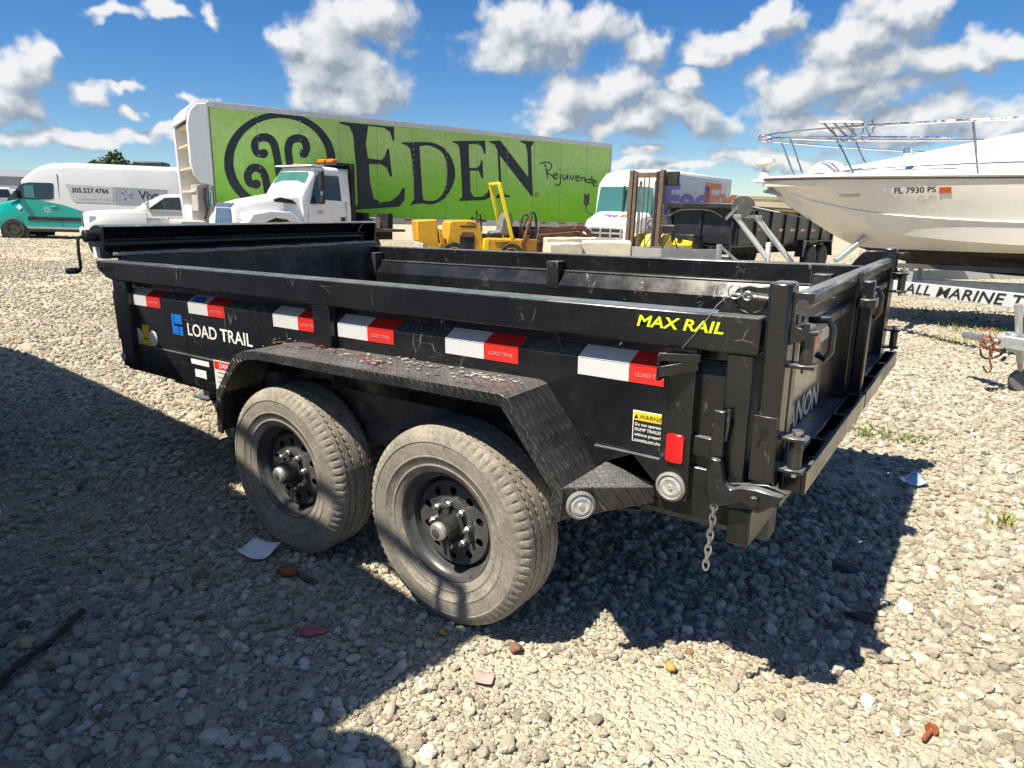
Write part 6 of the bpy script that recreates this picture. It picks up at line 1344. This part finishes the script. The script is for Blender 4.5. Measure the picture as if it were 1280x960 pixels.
# bow rail
def interp(x, col):
    for a, b in zip(BS[:-1], BS[1:]):
        if b[0] <= x <= a[0]: t = (a[0]-x)/(a[0]-b[0]); return a[col]+(b[col]-a[col])*t
    return BS[0][col] if x > 0 else BS[-1][col]
rail_top = [(0.02, 0.0)] + [(x, 0) for x in (-0.15, -0.5, -1.0, -1.6, -2.4, -3.4, -4.2)]
SST = CHROME
def railpath(z0, z1, inset):
    left = []; 
    for x in (0.0, -0.10, -0.28, -0.6, -1.0, -1.5, -2.2, -3.0, -3.8):
        left.append((x+0.10, max(0.10, interp(min(x, 0), 1)-inset)+0.04, z0+(z1-z0)*(-x/3.8)))
    return smooth_path([(p[0], p[1], p[2]) for p in left[::-1]] + [(0.16, 0.0, z0)] + [(p[0], -p[1], p[2]) for p in left], 4)
MB().tube(railpath(2.63, 2.50, 0.06), 0.016, 8).build('bow_rail', SST, boat, smooth=True)
MB().tube(railpath(2.58, 2.24, 0.06)[6:-6], 0.013, 8).build('mid_rail', SST, boat, smooth=True)
for (x, lean) in ((-0.30, 0.25), (-1.15, 0.30), (-2.7, 0.12)):
    for s in (-1, 1):
        yb = max(0.10, interp(x, 1)-0.06)
        MB().tube([(x-lean*0.8, s*(yb-0.02), interp(x-lean*0.8, 2)+0.04), (x+lean*0.35, s*(yb+0.02), 2.63-0.034*(-x))], 0.014, 8).build('rail_stanchion', SST, boat, smooth=True)
for k in range(3): # anchor cradle hung on the rail
    MB().tube(smooth_path([(-0.95-0.12*k, 0.86, 2.66), (-1.10-0.12*k, 0.80, 2.50), (-1.22-0.12*k, 0.72, 2.42), (-1.32-0.12*k, 0.80, 2.52), (-1.30-0.12*k, 0.88, 2.66)], 4), 0.013, 6).build('anchor_cradle', STEEL, boat, smooth=True)
MB().tube([(-0.9, 0.86, 2.67), (-1.45, 0.95, 2.62), (-1.55, 0.9, 2.45), (-1.0, 0.75, 2.47)], 0.014, 6).build('anchor_cradle', STEEL, boat, smooth=True)
MB().lathe([(0.09, 0), (0.075, 0.10), (0.05, 0.12)], (0.02, 0.0, 2.0), 'z', 18).build('light_base', WHITE2, boat, smooth=True)
MB().lathe([(0.045, 0.11), (0.05, 0.17), (0.13, 0.18), (0.15, 0.22), (0.14, 0.27), (0.06, 0.29)], (0.02, 0.0, 2.02), 'z', 20).build('bow_light', WHITE2, boat, smooth=True)
MB().lathe([(0.24, 0), (0.24, 0.05), (0.20, 0.13), (0.12, 0.17), (0.02, 0.18)], (-0.95, 0.35, 2.03), 'z', 24).build('vent_dome', WHITE2, boat, smooth=True)
MB().prism([(-0.25, 1.93), (0.14, 1.95), (0.20, 1.99), (-0.2, 2.0)], 'y', -0.10, 0.10).build('anchor_roller', WHITE2, boat, 0.01)
MB().prism([(-0.45, 1.70), (0.0, 1.80), (0.02, 1.84), (-0.15, 1.86), (-0.4, 1.80)], 'y', -0.06, 0.06).build('bow_anchor', STEEL, boat, 0.015)
MB().lathe([(0.05, -0.01), (0.05, 0.05), (0.02, 0.06)], (-2.0, 0.9, 2.22), 'z', 12).build('deck_cleat', SST, boat)
# registration number, laid on the hull skin
def on_hull(px, py):
    o = BI @ CAM; d = (BI.to_3x3() @ (fw + rt*((px-640)/FPX) - up*((py-480)/FPX))).normalized()
    dg = bpy.context.evaluated_depsgraph_get(); hit, loc, nor, _ = hullo.ray_cast(o, d); return Vector(loc) if hit else None
def hull_text(s, px0, py0, px1, py1, pyt, mat, bold):
    a, b, c = on_hull(px0, py0), on_hull(px1, py1), on_hull(px0, pyt)
    if None in (a, b, c): return
    x = b-a; n = x.cross(c-a).normalized(); ln = x.length; ht = (c-a).length
    o = text(s, 1.0, Matrix(), mat, boat, 'registration' if len(s) > 1 else 'sticker', bold, ext=0.0)
    xs = [v.co.x for v in o.data.vertices]; ys = [v.co.y for v in o.data.vertices]
    sg = 1
    for v in o.data.vertices:
        u = (v.co.x-min(xs))/(max(xs)-min(xs)); w_ = (v.co.y-min(ys))/(max(ys)-min(ys))
        q = on_hull(px0+(px1-px0)*u, (py0+(py1-py0)*u) + (pyt-py0)*w_); q = q if q is not None else a + x*u + (c-a)*w_
        v.co = q + Vector((0, 0.012, 0.004))
hull_text('FL 7930 PS', 1118, 243.0, 1170, 241.0, 235.5, KVINYL, 0.015)
hull_text('TOURNAMENT', 1048, 247.5, 1075, 247, 243, GREYV, 0.0)
a, b, c = on_hull(1174, 242), on_hull(1189, 241.5), on_hull(1174, 234.5)
if None not in (a, b, c):
    o_ = Vector((0, 0.010, 0.004)); MB().add([a+o_, b+o_, b+(c-a)+o_, c+o_, a, b, b+(c-a), c], [(0, 1, 2, 3), (0, 4, 5, 1), (1, 5, 6, 2), (2, 6, 7, 3), (3, 7, 4, 0)]).build('registration_sticker', M('orange_sticker', (0.72, 0.16, 0.02), 0.5), boat)

# ---------------------------------------------------------------- boat trailer
bx_ = boat.matrix_world.copy()
btr = vehicle_root('boat_trailer', 'white and aluminium boat trailer with winch stand under the white boat', 'trailer', bpx, bh2)
ALW = M('white_alloy', (0.66, 0.68, 0.70), 0.35, 0.2, var=0.05, dirt=(0.45, 0.43, 0.38), damt=0.2)
bpy.context.view_layer.update(); BTI = btr.matrix_world.inverted()
def tloc(px, py, D): return BTI @ pix(px, py, D)
A0 = tloc(1100, 356, 8.75); A1 = tloc(1290, 378, 6.55)
dv = (A1-A0); A2 = A1 + dv*1.6
MB().bar(A0-dv*0.35, A2, 0.06, 0.150).build('side_beam', ALW, btr, 0.006)
m1 = A0-dv*0.35; m2 = A2
MB().bar((m1.x, -m1.y, m1.z), (m2.x, -m2.y, m2.z), 0.06, 0.15).build('side_beam', ALW, btr, 0.006)
MB().bar((0.9, 0, 0.52), (-6.8, 0, 0.55), 0.10, 0.14).build('keel_beam', GALV, btr, 0.006)
for x in (-2.2, -4.0, -5.8): MB().bar((x, -1.15, 0.50), (x, 1.15, 0.50), 0.08, 0.10).build('cross_beam', GALV, btr, 0.004)
for s in (-1, 1):
    for x in (-4.3, -5.2): vwheel(btr, x, s*1.28, 0.34, 0.22, GALV)
    MB().bar((-2.0, s*0.55, 0.80), (-6.8, s*0.55, 0.80), 0.10, 0.06).build('bunk', M('bunk_carpet', (0.08, 0.08, 0.085), 0.95, var=0.3), btr)
    for x in (-2.2, -4.0, -5.8): MB().bar((x, s*0.55, 0.50), (x, s*0.55, 0.78), 0.06).build('bunk_bracket', GALV, btr)
# lettering runs along the near beam
xd = dv.normalized(); nrm_ = Vector((xd.y, -xd.x, 0)); 
side_o = A0 + dv*((1146-1100)/190.0*0.93)
zax = Vector((0, 0, 1)); xax = xd
mt_ = basis(side_o, xax, zax); outn = xax.cross(zax); outn.normalize()
mt_.translation = side_o + Vector((outn.x, outn.y, 0))*0.034 + Vector((0, 0, -0.055))
text('ALL MARINE TRAILERS', 0.165, mt_, KVINYL, btr, 'beam_lettering', bold=0.014, shear=0.25, spacing=1.05, sx=1.5)
# winch stand
P = lambda px, py, D=10.9: tloc(px, py, D)
q0, q1 = P(920, 270), P(950, 270.5); f0, f1, f2 = P(958, 322), P(992, 330), P(961, 305)
for (a, b) in ((P(920, 270), P(958, 322)), (P(945, 271), P(992, 331)), (P(961, 303), P(959, 326))): MB().bar(a, b, 0.07, 0.07).build('stand_leg', ALW, btr, 0.006)
MB().bar(P(917, 270), P(951, 271), 0.10, 0.05).build('stand_top', GALV, btr, 0.004)
wc = P(929, 259)
yv = Vector((0, 1, 0))
MB().lathe([(0.05, -0.06), (0.17, -0.06), (0.17, -0.05), (0.09, -0.05), (0.09, 0.05), (0.17, 0.05), (0.17, 0.06), (0.05, 0.06)], wc, 'y', 24).build('winch_drum', M('dark_winch', (0.09, 0.09, 0.09), 0.6, 0.4, var=0.3), btr, smooth=True)
MB().bar(P(924, 257), P(907, 274), 0.02, 0.045).build('winch_handle', STEEL, btr)
MB().tube([P(934, 257), P(1066, 285, 10.0)], 0.008, 6).build('winch_strap', GREYV, btr)
MB().bar(P(1044, 326, 9.6), P(1092, 288, 9.6), 0.12, 0.06).build('bow_stop_arm', GALV, btr, 0.006)
MB().bar(P(1080, 282, 9.6), P(1098, 298, 9.6), 0.16, 0.14).build('bow_stop', STEEL, btr, 0.02)

# ---------------------------------------------------------------- tongue of another trailer at the right
cp0 = gpix(1276, 489)
tg = vehicle_root('trailer_tongue', 'galvanised trailer tongue with jack wheel and rusty safety chain', 'trailer', cp0, (-RH*0.93+FH*0.36).normalized())
bpy.context.view_layer.update(); TI = tg.matrix_world.inverted(); TD = (cp0-CAM).dot(FH)
T = lambda px, py, d=0.0: TI @ pix(px, py, TD+d)
MB().bar(T(1252, 426), T(1400, 452, -0.5), 0.08, 0.10).build('tongue_tube', GALV, tg, 0.006)
MB().bar(T(1206, 418, 0.35), T(1252, 428, 0.05), 0.10, 0.05).build('coupler', STEEL, tg, 0.015)
MB().bar(T(1240, 436), T(1256, 439), 0.05, 0.03).build('coupler_latch', RUST, tg, 0.006)
MB().tube([T(1273, 380), T(1275, 452)], 0.028, 14).build('jack_tube', GALV, tg, smooth=True)
MB().tube([T(1275, 450), T(1276, 474)], 0.021, 12).build('jack_inner_tube', STEEL, tg, smooth=True)
MB().box(*[v for v in (T(1262, 430).x, T(1262, 430).x-0.11, -0.10, 0.06, T(1262, 440).z, T(1262, 418).z)]).build('jack_bracket', GALV, tg, 0.006)
jw = T(1276, 481); MB().lathe([(0.03, -0.03), (0.085, -0.032), (0.095, -0.02), (0.095, 0.02), (0.085, 0.032), (0.03, 0.03)], (jw.x, jw.y, 0.094), 'y', 24).build('jack_wheel', M('grey_rubber', (0.13, 0.13, 0.125), 0.8, var=0.2), tg, smooth=True)
MB().tube(smooth_path([T(1258, 420), T(1254, 440), T(1240, 448), T(1228, 446), T(1225, 436)], 5), 0.008, 6).build('light_cable', RUBBER, tg, smooth=True)
MB().bar(T(1252, 451), T(1257, 446), 0.02).build('light_plug', PLASTIC, tg)
random.seed(3)
def link(c, r, ang, ax, par, nm='chain_link'):
    M_ = Matrix.Rotation(ang, 4, 'Z') @ Matrix.Rotation(ax, 4, 'X'); pts = []
    for t in np.linspace(0, 2*pi, 13): pts.append(c + (M_ @ Vector((r*0.6*cos(t), 0, r*sin(t)))))
    MB().tube(pts, r*0.24, 5, False).build(nm, M('rust_chain', (0.30, 0.11, 0.055), 0.85, var=0.4, vs_=40), par, smooth=True)
for k in range(16):
    c = T(1231+random.uniform(-7, 9), 424+random.uniform(-6, 10)); link(c+Vector((0, 0.05+random.uniform(0, 0.04), 0)), 0.022, random.uniform(0, 3), random.uniform(0, 1.5), tg)
for k in range(6): link(T(1236-0.3*k, 432+3*k)+Vector((0, 0.07, 0)), 0.019, (k % 2)*1.57, 0.1, tg)
for k in range(5): link(T(1222+4*k, 414+1.5*(k % 2), 0.2)+Vector((0, 0.05, 0.03)), 0.02, k*1.57, 1.4, tg)
hk0 = [T(1234, 450), T(1236, 455), T(1235, 461), T(1231, 463), T(1227, 458), T(1226, 455)]
MB().tube(smooth_path([q+Vector((0, 0.07, 0)) for q in hk0], 5), 0.0075, 6).build('chain_hook', RUST, tg, smooth=True)

# ================================================================ FAR BACKGROUND
def far_building(name, label, px0, px1, D, h, depth, mat, roofm, ribs=0, gable=True):
    a = pix(px0, 250, D); b = pix(px1, 250, D); c = (a+b)/2; c.z = 0; w_ = (b-a).length
    o = vehicle_root(name, label, 'building', Vector((c.x, c.y, 0)), (-RH).normalized())
    MB().box(-w_/2, w_/2, -depth, 0, -0.5, h).build('wall', mat, o)
    if gable: MB().prism([(-depth-0.3, h-0.05), (0.3, h-0.05), (-depth/2, h+1.1)], 'x', -w_/2-0.3, w_/2+0.3).build('roof', roofm, o)
    else: MB().box(-w_/2-0.1, w_/2+0.1, -depth-0.1, 0.1, h, h+0.35).build('roof', roofm, o)
    n = int(w_/ (ribs or 4))
    for k in range(n): MB().box(-w_/2+(k+0.5)*w_/n-0.05, -w_/2+(k+0.5)*w_/n+0.05, 0, 0.06, 0, h-0.1).build('pilaster', mat, o)
    for k in range(max(2, n//3)):
        x = -w_/2+(k+0.5)*w_/max(2, n//3); d = MB().box(x-1.5, x+1.5, 0, 0.05, 0, 3.2).build('loading_door', GREYP, o)
    return o
GBL = M('grey_cladding', (0.26, 0.29, 0.33), 0.6, var=0.1, vs_=0.4); TANB = M('tan_stucco', (0.50, 0.43, 0.32), 0.9, var=0.12, vs_=0.3)
far_building('warehouse', 'long low grey warehouse far behind the vans', -260, 62, 80, 3.8, 18, GBL, M('grey_roof', (0.20, 0.22, 0.25), 0.6, var=0.1, vs_=0.5), 4)
far_building('warehouse', 'long flat-roofed tan wall building far behind the boat', 915, 1500, 95, 4.3, 12, TANB, M('tan_coping', (0.40, 0.33, 0.23), 0.9), 5, False)

LEAF = M('leaf_green', (0.045, 0.085, 0.018), 0.6, var=0.35, vs_=2.0, spec=0.3); BARK = M('bark', (0.11, 0.085, 0.06), 0.9, var=0.3)
def tree(px, D, H, rad, label, n=2600):
    p = pix(px, 250, D); z = float(tz(p.x, p.y))
    o = empty('tree', label, 'tree', (p.x, p.y, z), 0, 'trees behind the vans')
    t = MB().tube([(0, 0, -0.2), (0.1, 0, H*0.25), (0.05, 0.1, H*0.5), (0.15, 0, H*0.8)], [0.22, 0.18, 0.12, 0.04], 8)
    cl = []
    for k in range(16):
        a = random.uniform(0, 6.28); r = rad*sqrt(random.random())*0.75; zz = H*(0.52+0.40*random.random()*(1-0.4*r/rad)); c = Vector((r*cos(a), r*sin(a), zz)); cl.append((c, rad*random.uniform(0.28, 0.48)))
        t.tube([(0.05, 0, H*0.35), tuple(c*0.5+Vector((0, 0, H*0.2))), tuple(c)], [0.08, 0.05, 0.02], 6)
    t.build('trunk', BARK, o, smooth=True)
    V = []; F = []
    for k in range(n):
        c, r = random.choice(cl); d = Vector((random.gauss(0, 1), random.gauss(0, 1), random.gauss(0, 0.8))).normalized()*r*random.random()**0.4
        q = c+d; s = random.uniform(0.10, 0.22); u = Vector((random.gauss(0, 1), random.gauss(0, 1), random.gauss(0, 1))).normalized(); v = u.orthogonal().normalized()
        i = len(V); V += [q-u*s, q+v*s*0.55, q+u*s, q-v*s*0.55]; F.append((i, i+1, i+2, i+3))
    me = bpy.data.meshes.new('crown'); me.from_pydata([tuple(v) for v in V], [], F); me.materials.append(LEAF); c = bpy.data.objects.new('crown', me); COL.objects.link(c); c.parent = o
tree(141, 62, 6.1, 1.7, 'bushy green treetop rising above the white van roof')
tree(162, 66, 5.7, 1.1, 'small green treetop rising close to the larger treetop')
tree(1098, 88, 2.2, 2.0, 'low dark green shrub at the foot of the far tan wall', 1500)

# more white vehicles at the left edge
pk2 = copy_tree(pk); q = pix(-12, 250, 37); n_ = tnormal(q.x, q.y); hx = (-RH*0.75-FH*0.66).normalized()
pk2.matrix_world = Matrix.Translation((q.x, q.y, float(tz(q.x, q.y)))) @ Matrix.Rotation(atan2(hx.y, hx.x), 4, 'Z')
pk2['label'] = 'white pickup parked further back past the teal nosed van'
pk3 = copy_tree(pk); q = pix(14, 250, 46); 
pk3.matrix_world = Matrix.Translation((q.x, q.y, float(tz(q.x, q.y)))) @ Matrix.Rotation(atan2(hx.y, hx.x), 4, 'Z')
pk3['label'] = 'white pickup farthest back, directly in front of the grey warehouse'

# ---------------------------------------------------------------- unseen shadow casters: trailer, van copy and tank shaped to throw the foreground shadow
A_ = Vector((-1.47, -1.68, 0)); Bd = Vector((-1, 0.14, 0)).normalized(); Bl = Vector((-Bd.y, Bd.x, 0))
et = empty('shadow_trailer', 'unseen white box trailer with roof rail, added to cast the foreground shadow', 'trailer')  # added out of view, sized to the outline of the foreground shadow
ctr = A_ + Bl*1.0
et.matrix_world = Matrix(((Bd.x, Bl.x, 0, ctr.x), (Bd.y, Bl.y, 0, ctr.y), (0, 0, 1, 0), (0, 0, 0, 1)))
MB().box(0, 2.2, -1.0, 1.0, 0.52, 3.08).build('cargo_box', WHITE, et, 0.03)
for s in (-1, 1):
    MB().tube([(0.05, s*0.97, 3.26), (2.15, s*0.97, 3.26)], 0.020, 10).build('roof_rail', GALV, et, smooth=True)
    for x in (0.06, 0.16, 1.1, 2.14): MB().tube([(x, s*0.97, 3.07), (x, s*0.97, 3.26)], 0.016, 8).build('rail_post', GALV, et, smooth=True)
    MB().box(0.0, 2.2, s*1.003-0.006, s*1.003+0.006, 0.50, 0.62).build('corner_trim', ALU, et, 0.002)
    vwheel(et, 1.1, s*1.12, 0.34, 0.20, GRIMRIM)
    MB().prism([(0.62, 0.40), (0.70, 0.74), (1.50, 0.74), (1.58, 0.40), (1.54, 0.40), (1.46, 0.70), (0.74, 0.70), (0.66, 0.40)], 'y', s*1.0, s*1.24).build('fender', ALU, et, 0.004)
MB().tube([(0.05, -0.97, 3.26), (0.05, 0.97, 3.26)], 0.020, 10).build('roof_rail', GALV, et, smooth=True)
for s in (-1, 1): MB().box(-0.02, 0.0, s*0.48-0.46, s*0.48+0.46, 0.6, 3.0).build('rear_door', WHITE, et, 0.01)
MB().box(0.1, 2.15, -0.8, 0.8, 0.40, 0.52).build('chassis_frame', DARKUNDER, et)
shadow_van = copy_tree(van); vh2 = Vector((-1, 0.10, 0)).normalized(); vl2 = Vector((-vh2.y, vh2.x, 0))  # van copied out of view to carry the shadow further left
c2 = Vector((-3.92, -0.73, 0)) + vh2*3.5 + vl2*1.0
shadow_van.matrix_world = Matrix(((vh2.x, vl2.x, 0, c2.x), (vh2.y, vl2.y, 0, c2.y), (0, 0, 1, 0), (0, 0, 0, 1)))
shadow_van['label'] = 'unseen copy of the white and teal van, added to cast the foreground shadow'
MB().bar((-3.5, -0.97, 1.55), (-4.15, -0.70, 1.55), 0.05, 2.25).build('rear_door', VANW, shadow_van, 0.01)  # open door added to block sun through the gap before the trailer
wt = MB().lathe([(0.02, 0.0), (0.24, 0.0), (0.25, 0.03), (0.25, 1.85), (0.24, 1.98), (0.20, 2.10), (0.13, 2.17), (0.08, 2.19), (0.08, 2.24), (0.02, 2.25)], (0, 0, 0), 'z', 36).build('shadow_tank', M('white_poly', (0.62, 0.62, 0.58), 0.5, var=0.06), None, smooth=True)  # tank added out of view to cast the rounded shadow
wt.location = (-1.18, -1.93, -0.005); tag(wt, 'unseen round white plastic tank added to cast a rounded shadow', 'shadow caster')
MB().lathe([(0.249, -0.02), (0.26, -0.01), (0.26, 0.01), (0.249, 0.02)], (0, 0, 0.5), 'z', 36, caps=False).build('moulded_band', MATS['white_poly'], wt, smooth=True)

# ================================================================ LITTER ON THE GRAVEL
def gp(px, py):
    p = gpix(px, py); p.z = float(gz(p.x, p.y)); return p
def place(o, px, py, rz, dz=0.012, tilt=(0, 0)):
    p = gp(px, py); o.location = (p.x, p.y, p.z+dz); o.rotation_euler = (tilt[0], tilt[1], rz); return o
def sheet(name, w, h, mat, curl, label, cat, px, py, rz, dz=0.02):
    V = []; F = []; n = 8
    for i in range(n+1):
        for j in range(n+1):
            u, v = i/n-0.5, j/n-0.5; V.append((u*w, v*h, curl*(u*u*1.2+0.4*u*v+0.15*sin(5*v))*0.05))
    for i in range(n):
        for j in range(n): a = i*(n+1)+j; F.append((a, a+n+1, a+n+2, a+1))
    m = MB().add(V, F); o = m.build(name, mat, None, smooth=True)
    s = o.modifiers.new('thick', 'SOLIDIFY'); s.thickness = 0.0012
    place(o, px, py, rz, dz+0.004); return tag(o, label, cat)
sheet('paper_sheet', 0.15, 0.13, M('white_paper', (0.74, 0.76, 0.78), 0.7, var=0.03), 1.2, 'blank white paper sheet lying by the front wheel', 'paper', 327, 694, 0.25)
sheet('plastic_scrap', 0.15, 0.10, M('blue_grey_plastic', (0.30, 0.40, 0.50), 0.35, var=0.1), 1.5, 'pale blue plastic scrap in the shadow behind the tailgate', 'litter', 1137, 605, 0.9)
sheet('tile_shard', 0.06, 0.05, M('pink_tile', (0.45, 0.28, 0.27), 0.6, var=0.1), 0.3, 'small flat pink tile shard in the sunlit gravel', 'litter', 606, 845, 0.4, 0.016)
def lump(name, sx, sy, sz, mat, label, cat, px, py, rz, seed, dz=0.0):
    bm = bmesh.new(); bmesh.ops.create_icosphere(bm, subdivisions=3, radius=1); r = random.Random(seed)
    k = [Vector((r.uniform(-2, 2), r.uniform(-2, 2), r.uniform(-2, 2))) for _ in range(4)]
    for v in bm.verts:
        d = sum(0.13*sin(q.dot(v.co)*2.1+i) for i, q in enumerate(k)); v.co = Vector((v.co.x*sx, v.co.y*sy, max(v.co.z, -0.4)*sz))*(1+d)
    me = bpy.data.meshes.new(name); bm.to_mesh(me); bm.free(); me.materials.append(mat); me.shade_smooth()
    o = bpy.data.objects.new(name, me); COL.objects.link(o); place(o, px, py, rz, dz+sz*0.55+0.008); return tag(o, label, cat)
lump('bark_chunk', 0.05, 0.022, 0.018, M('orange_bark', (0.22, 0.075, 0.02), 0.8, var=0.4, vs_=30), 'rust orange bark chunk next to the white paper sheet', 'debris', 360, 717, 0.4, 1)
lump('dark_splinter', 0.075, 0.012, 0.010, BARK, 'dark wood splinter lying against the orange bark chunk', 'debris', 385, 724, -0.1, 2)
lump('crushed_wrapper', 0.050, 0.020, 0.012, M('pink_red_plastic', (0.36, 0.09, 0.10), 0.5, var=0.3, vs_=40), 'crushed pinkish red plastic wrapper in the shaded gravel', 'litter', 391, 791, 0.5, 3)
lump('rubber_scrap', 0.06, 0.03, 0.012, RUBBER, 'flat black rubber scrap at the tip of the trailer shadow', 'litter', 1075, 772, 0.5, 4)
lump('slate_piece', 0.06, 0.035, 0.012, M('dark_slate', (0.07, 0.075, 0.08), 0.7, var=0.2), 'dark grey slate piece lying in the shadow behind the latch', 'debris', 1057, 708, 0.1, 5)
for (px, py, r, c, lb) in ((440, 826, 0.018, (0.50, 0.43, 0.27), 'smooth cream pebble right at the edge of the sunlit gravel'), (553, 790, 0.014, (0.50, 0.26, 0.05), 'bright orange pebble in front of the rear wheel'), (838, 835, 0.017, (0.46, 0.27, 0.07), 'orange brown stone in the dusty tyre track'), (524, 806, 0.016, (0.47, 0.42, 0.28), 'yellowish pebble alongside the bright orange one'),
                           (645, 809, 0.020, (0.17, 0.09, 0.06), 'dark red brick chip in the sunlit gravel'), (1132, 762, 0.03, (0.62, 0.60, 0.55), 'large whitish stone near the tip of the trailer shadow'), (1085, 878, 0.024, (0.60, 0.58, 0.54), 'clean white stone close to the rusty bolt'), (36, 806, 0.03, (0.36, 0.31, 0.20), 'tan stone beside the dark stick')):
    lump('pebble', r*1.15, r*0.9, r*0.75, M('pebble_%d' % px, c, 0.85, var=0.12, vs_=40), lb, 'pebble', px, py, px*0.01, px)
# stick
ps = [gp(x, y) for x, y in ((-12, 872), (20, 838), (55, 812), (78, 794), (104, 768))]
stk = MB().tube(smooth_path([(p.x, p.y, p.z+0.022+0.006*(k % 2)) for k, p in enumerate(ps)], 5), [0.011+0.003*sin(k*1.3) for k in range(21)], 8).build('stick', M('wet_bark', (0.045, 0.036, 0.028), 0.85, var=0.5, vs_=30, bump=0.6, bs=90), None, smooth=True)
tag(stk, 'long dark broken stick lying on the shaded gravel', 'stick')
# rusty bolt
bo = MB().lathe([(0.007, -0.035), (0.007, 0.02), (0.019, 0.02), (0.019, 0.034)], (0, 0, 0), 'x', 6).build('bolt', M('rust_red', (0.26, 0.075, 0.03), 0.8, var=0.4, vs_=60), None, 0.001); place(bo, 1160, 918, 1.3, 0.016); tag(bo, 'short rusty bolt lying on the sunlit gravel', 'bolt')
# weeds
WEED = M('weed_green', (0.13, 0.19, 0.035), 0.7, var=0.3, vs_=20); WEED2 = M('dry_weed', (0.30, 0.30, 0.10), 0.8, var=0.3, vs_=20)
def weed(px, py, n, h, rad, mat, label, seed):
    r = random.Random(seed); m = MB(); p = gp(px, py)
    for k in range(n):
        a = r.uniform(0, 6.28); d = rad*sqrt(r.random()); bx0 = Vector((d*cos(a), d*sin(a), -0.01)); l = h*r.uniform(0.5, 1.1); a2 = r.uniform(0, 6.28); ln = r.uniform(0.2, 0.8)*l
        tip = bx0+Vector((cos(a2)*ln, sin(a2)*ln, l)); md = bx0*0.5+tip*0.5+Vector((0, 0, l*0.15)); w_ = r.uniform(0.0015, 0.004); sd = Vector((-sin(a2), cos(a2), 0))*w_
        i = len(m.v); m.v += [tuple(bx0-sd), tuple(bx0+sd), tuple(md+sd*1.2), tuple(md-sd*1.2), tuple(tip)]; m.f += [(i, i+1, i+2, i+3), (i+3, i+2, i+4)]
    me = bpy.data.meshes.new('weed'); me.from_pydata(m.v, [], m.f); me.materials.append(mat); o = bpy.data.objects.new('weed', me); COL.objects.link(o); o.location = (p.x, p.y, p.z); tag(o, label, 'weed')
weed(1248, 655, 60, 0.10, 0.07, WEED2, 'thin yellowish weed tuft growing in the sunlit gravel', 1)
weed(1085, 540, 260, 0.055, 0.16, WEED, 'low green weed patch at the edge of the shadow behind the step tray', 2)
weed(1150, 550, 120, 0.05, 0.10, WEED, 'small green weed patch just inside the trailer shadow', 3)
weed(1215, 412, 260, 0.10, 0.4, WEED, 'green weed patch growing past the trailer tongue chain', 4)
weed(1195, 425, 200, 0.08, 0.3, WEED2, 'pale green weeds growing before the coupler end', 5)
weed(1120, 548, 90, 0.05, 0.10, WEED, 'tiny green weed patch between the two larger ones', 6)
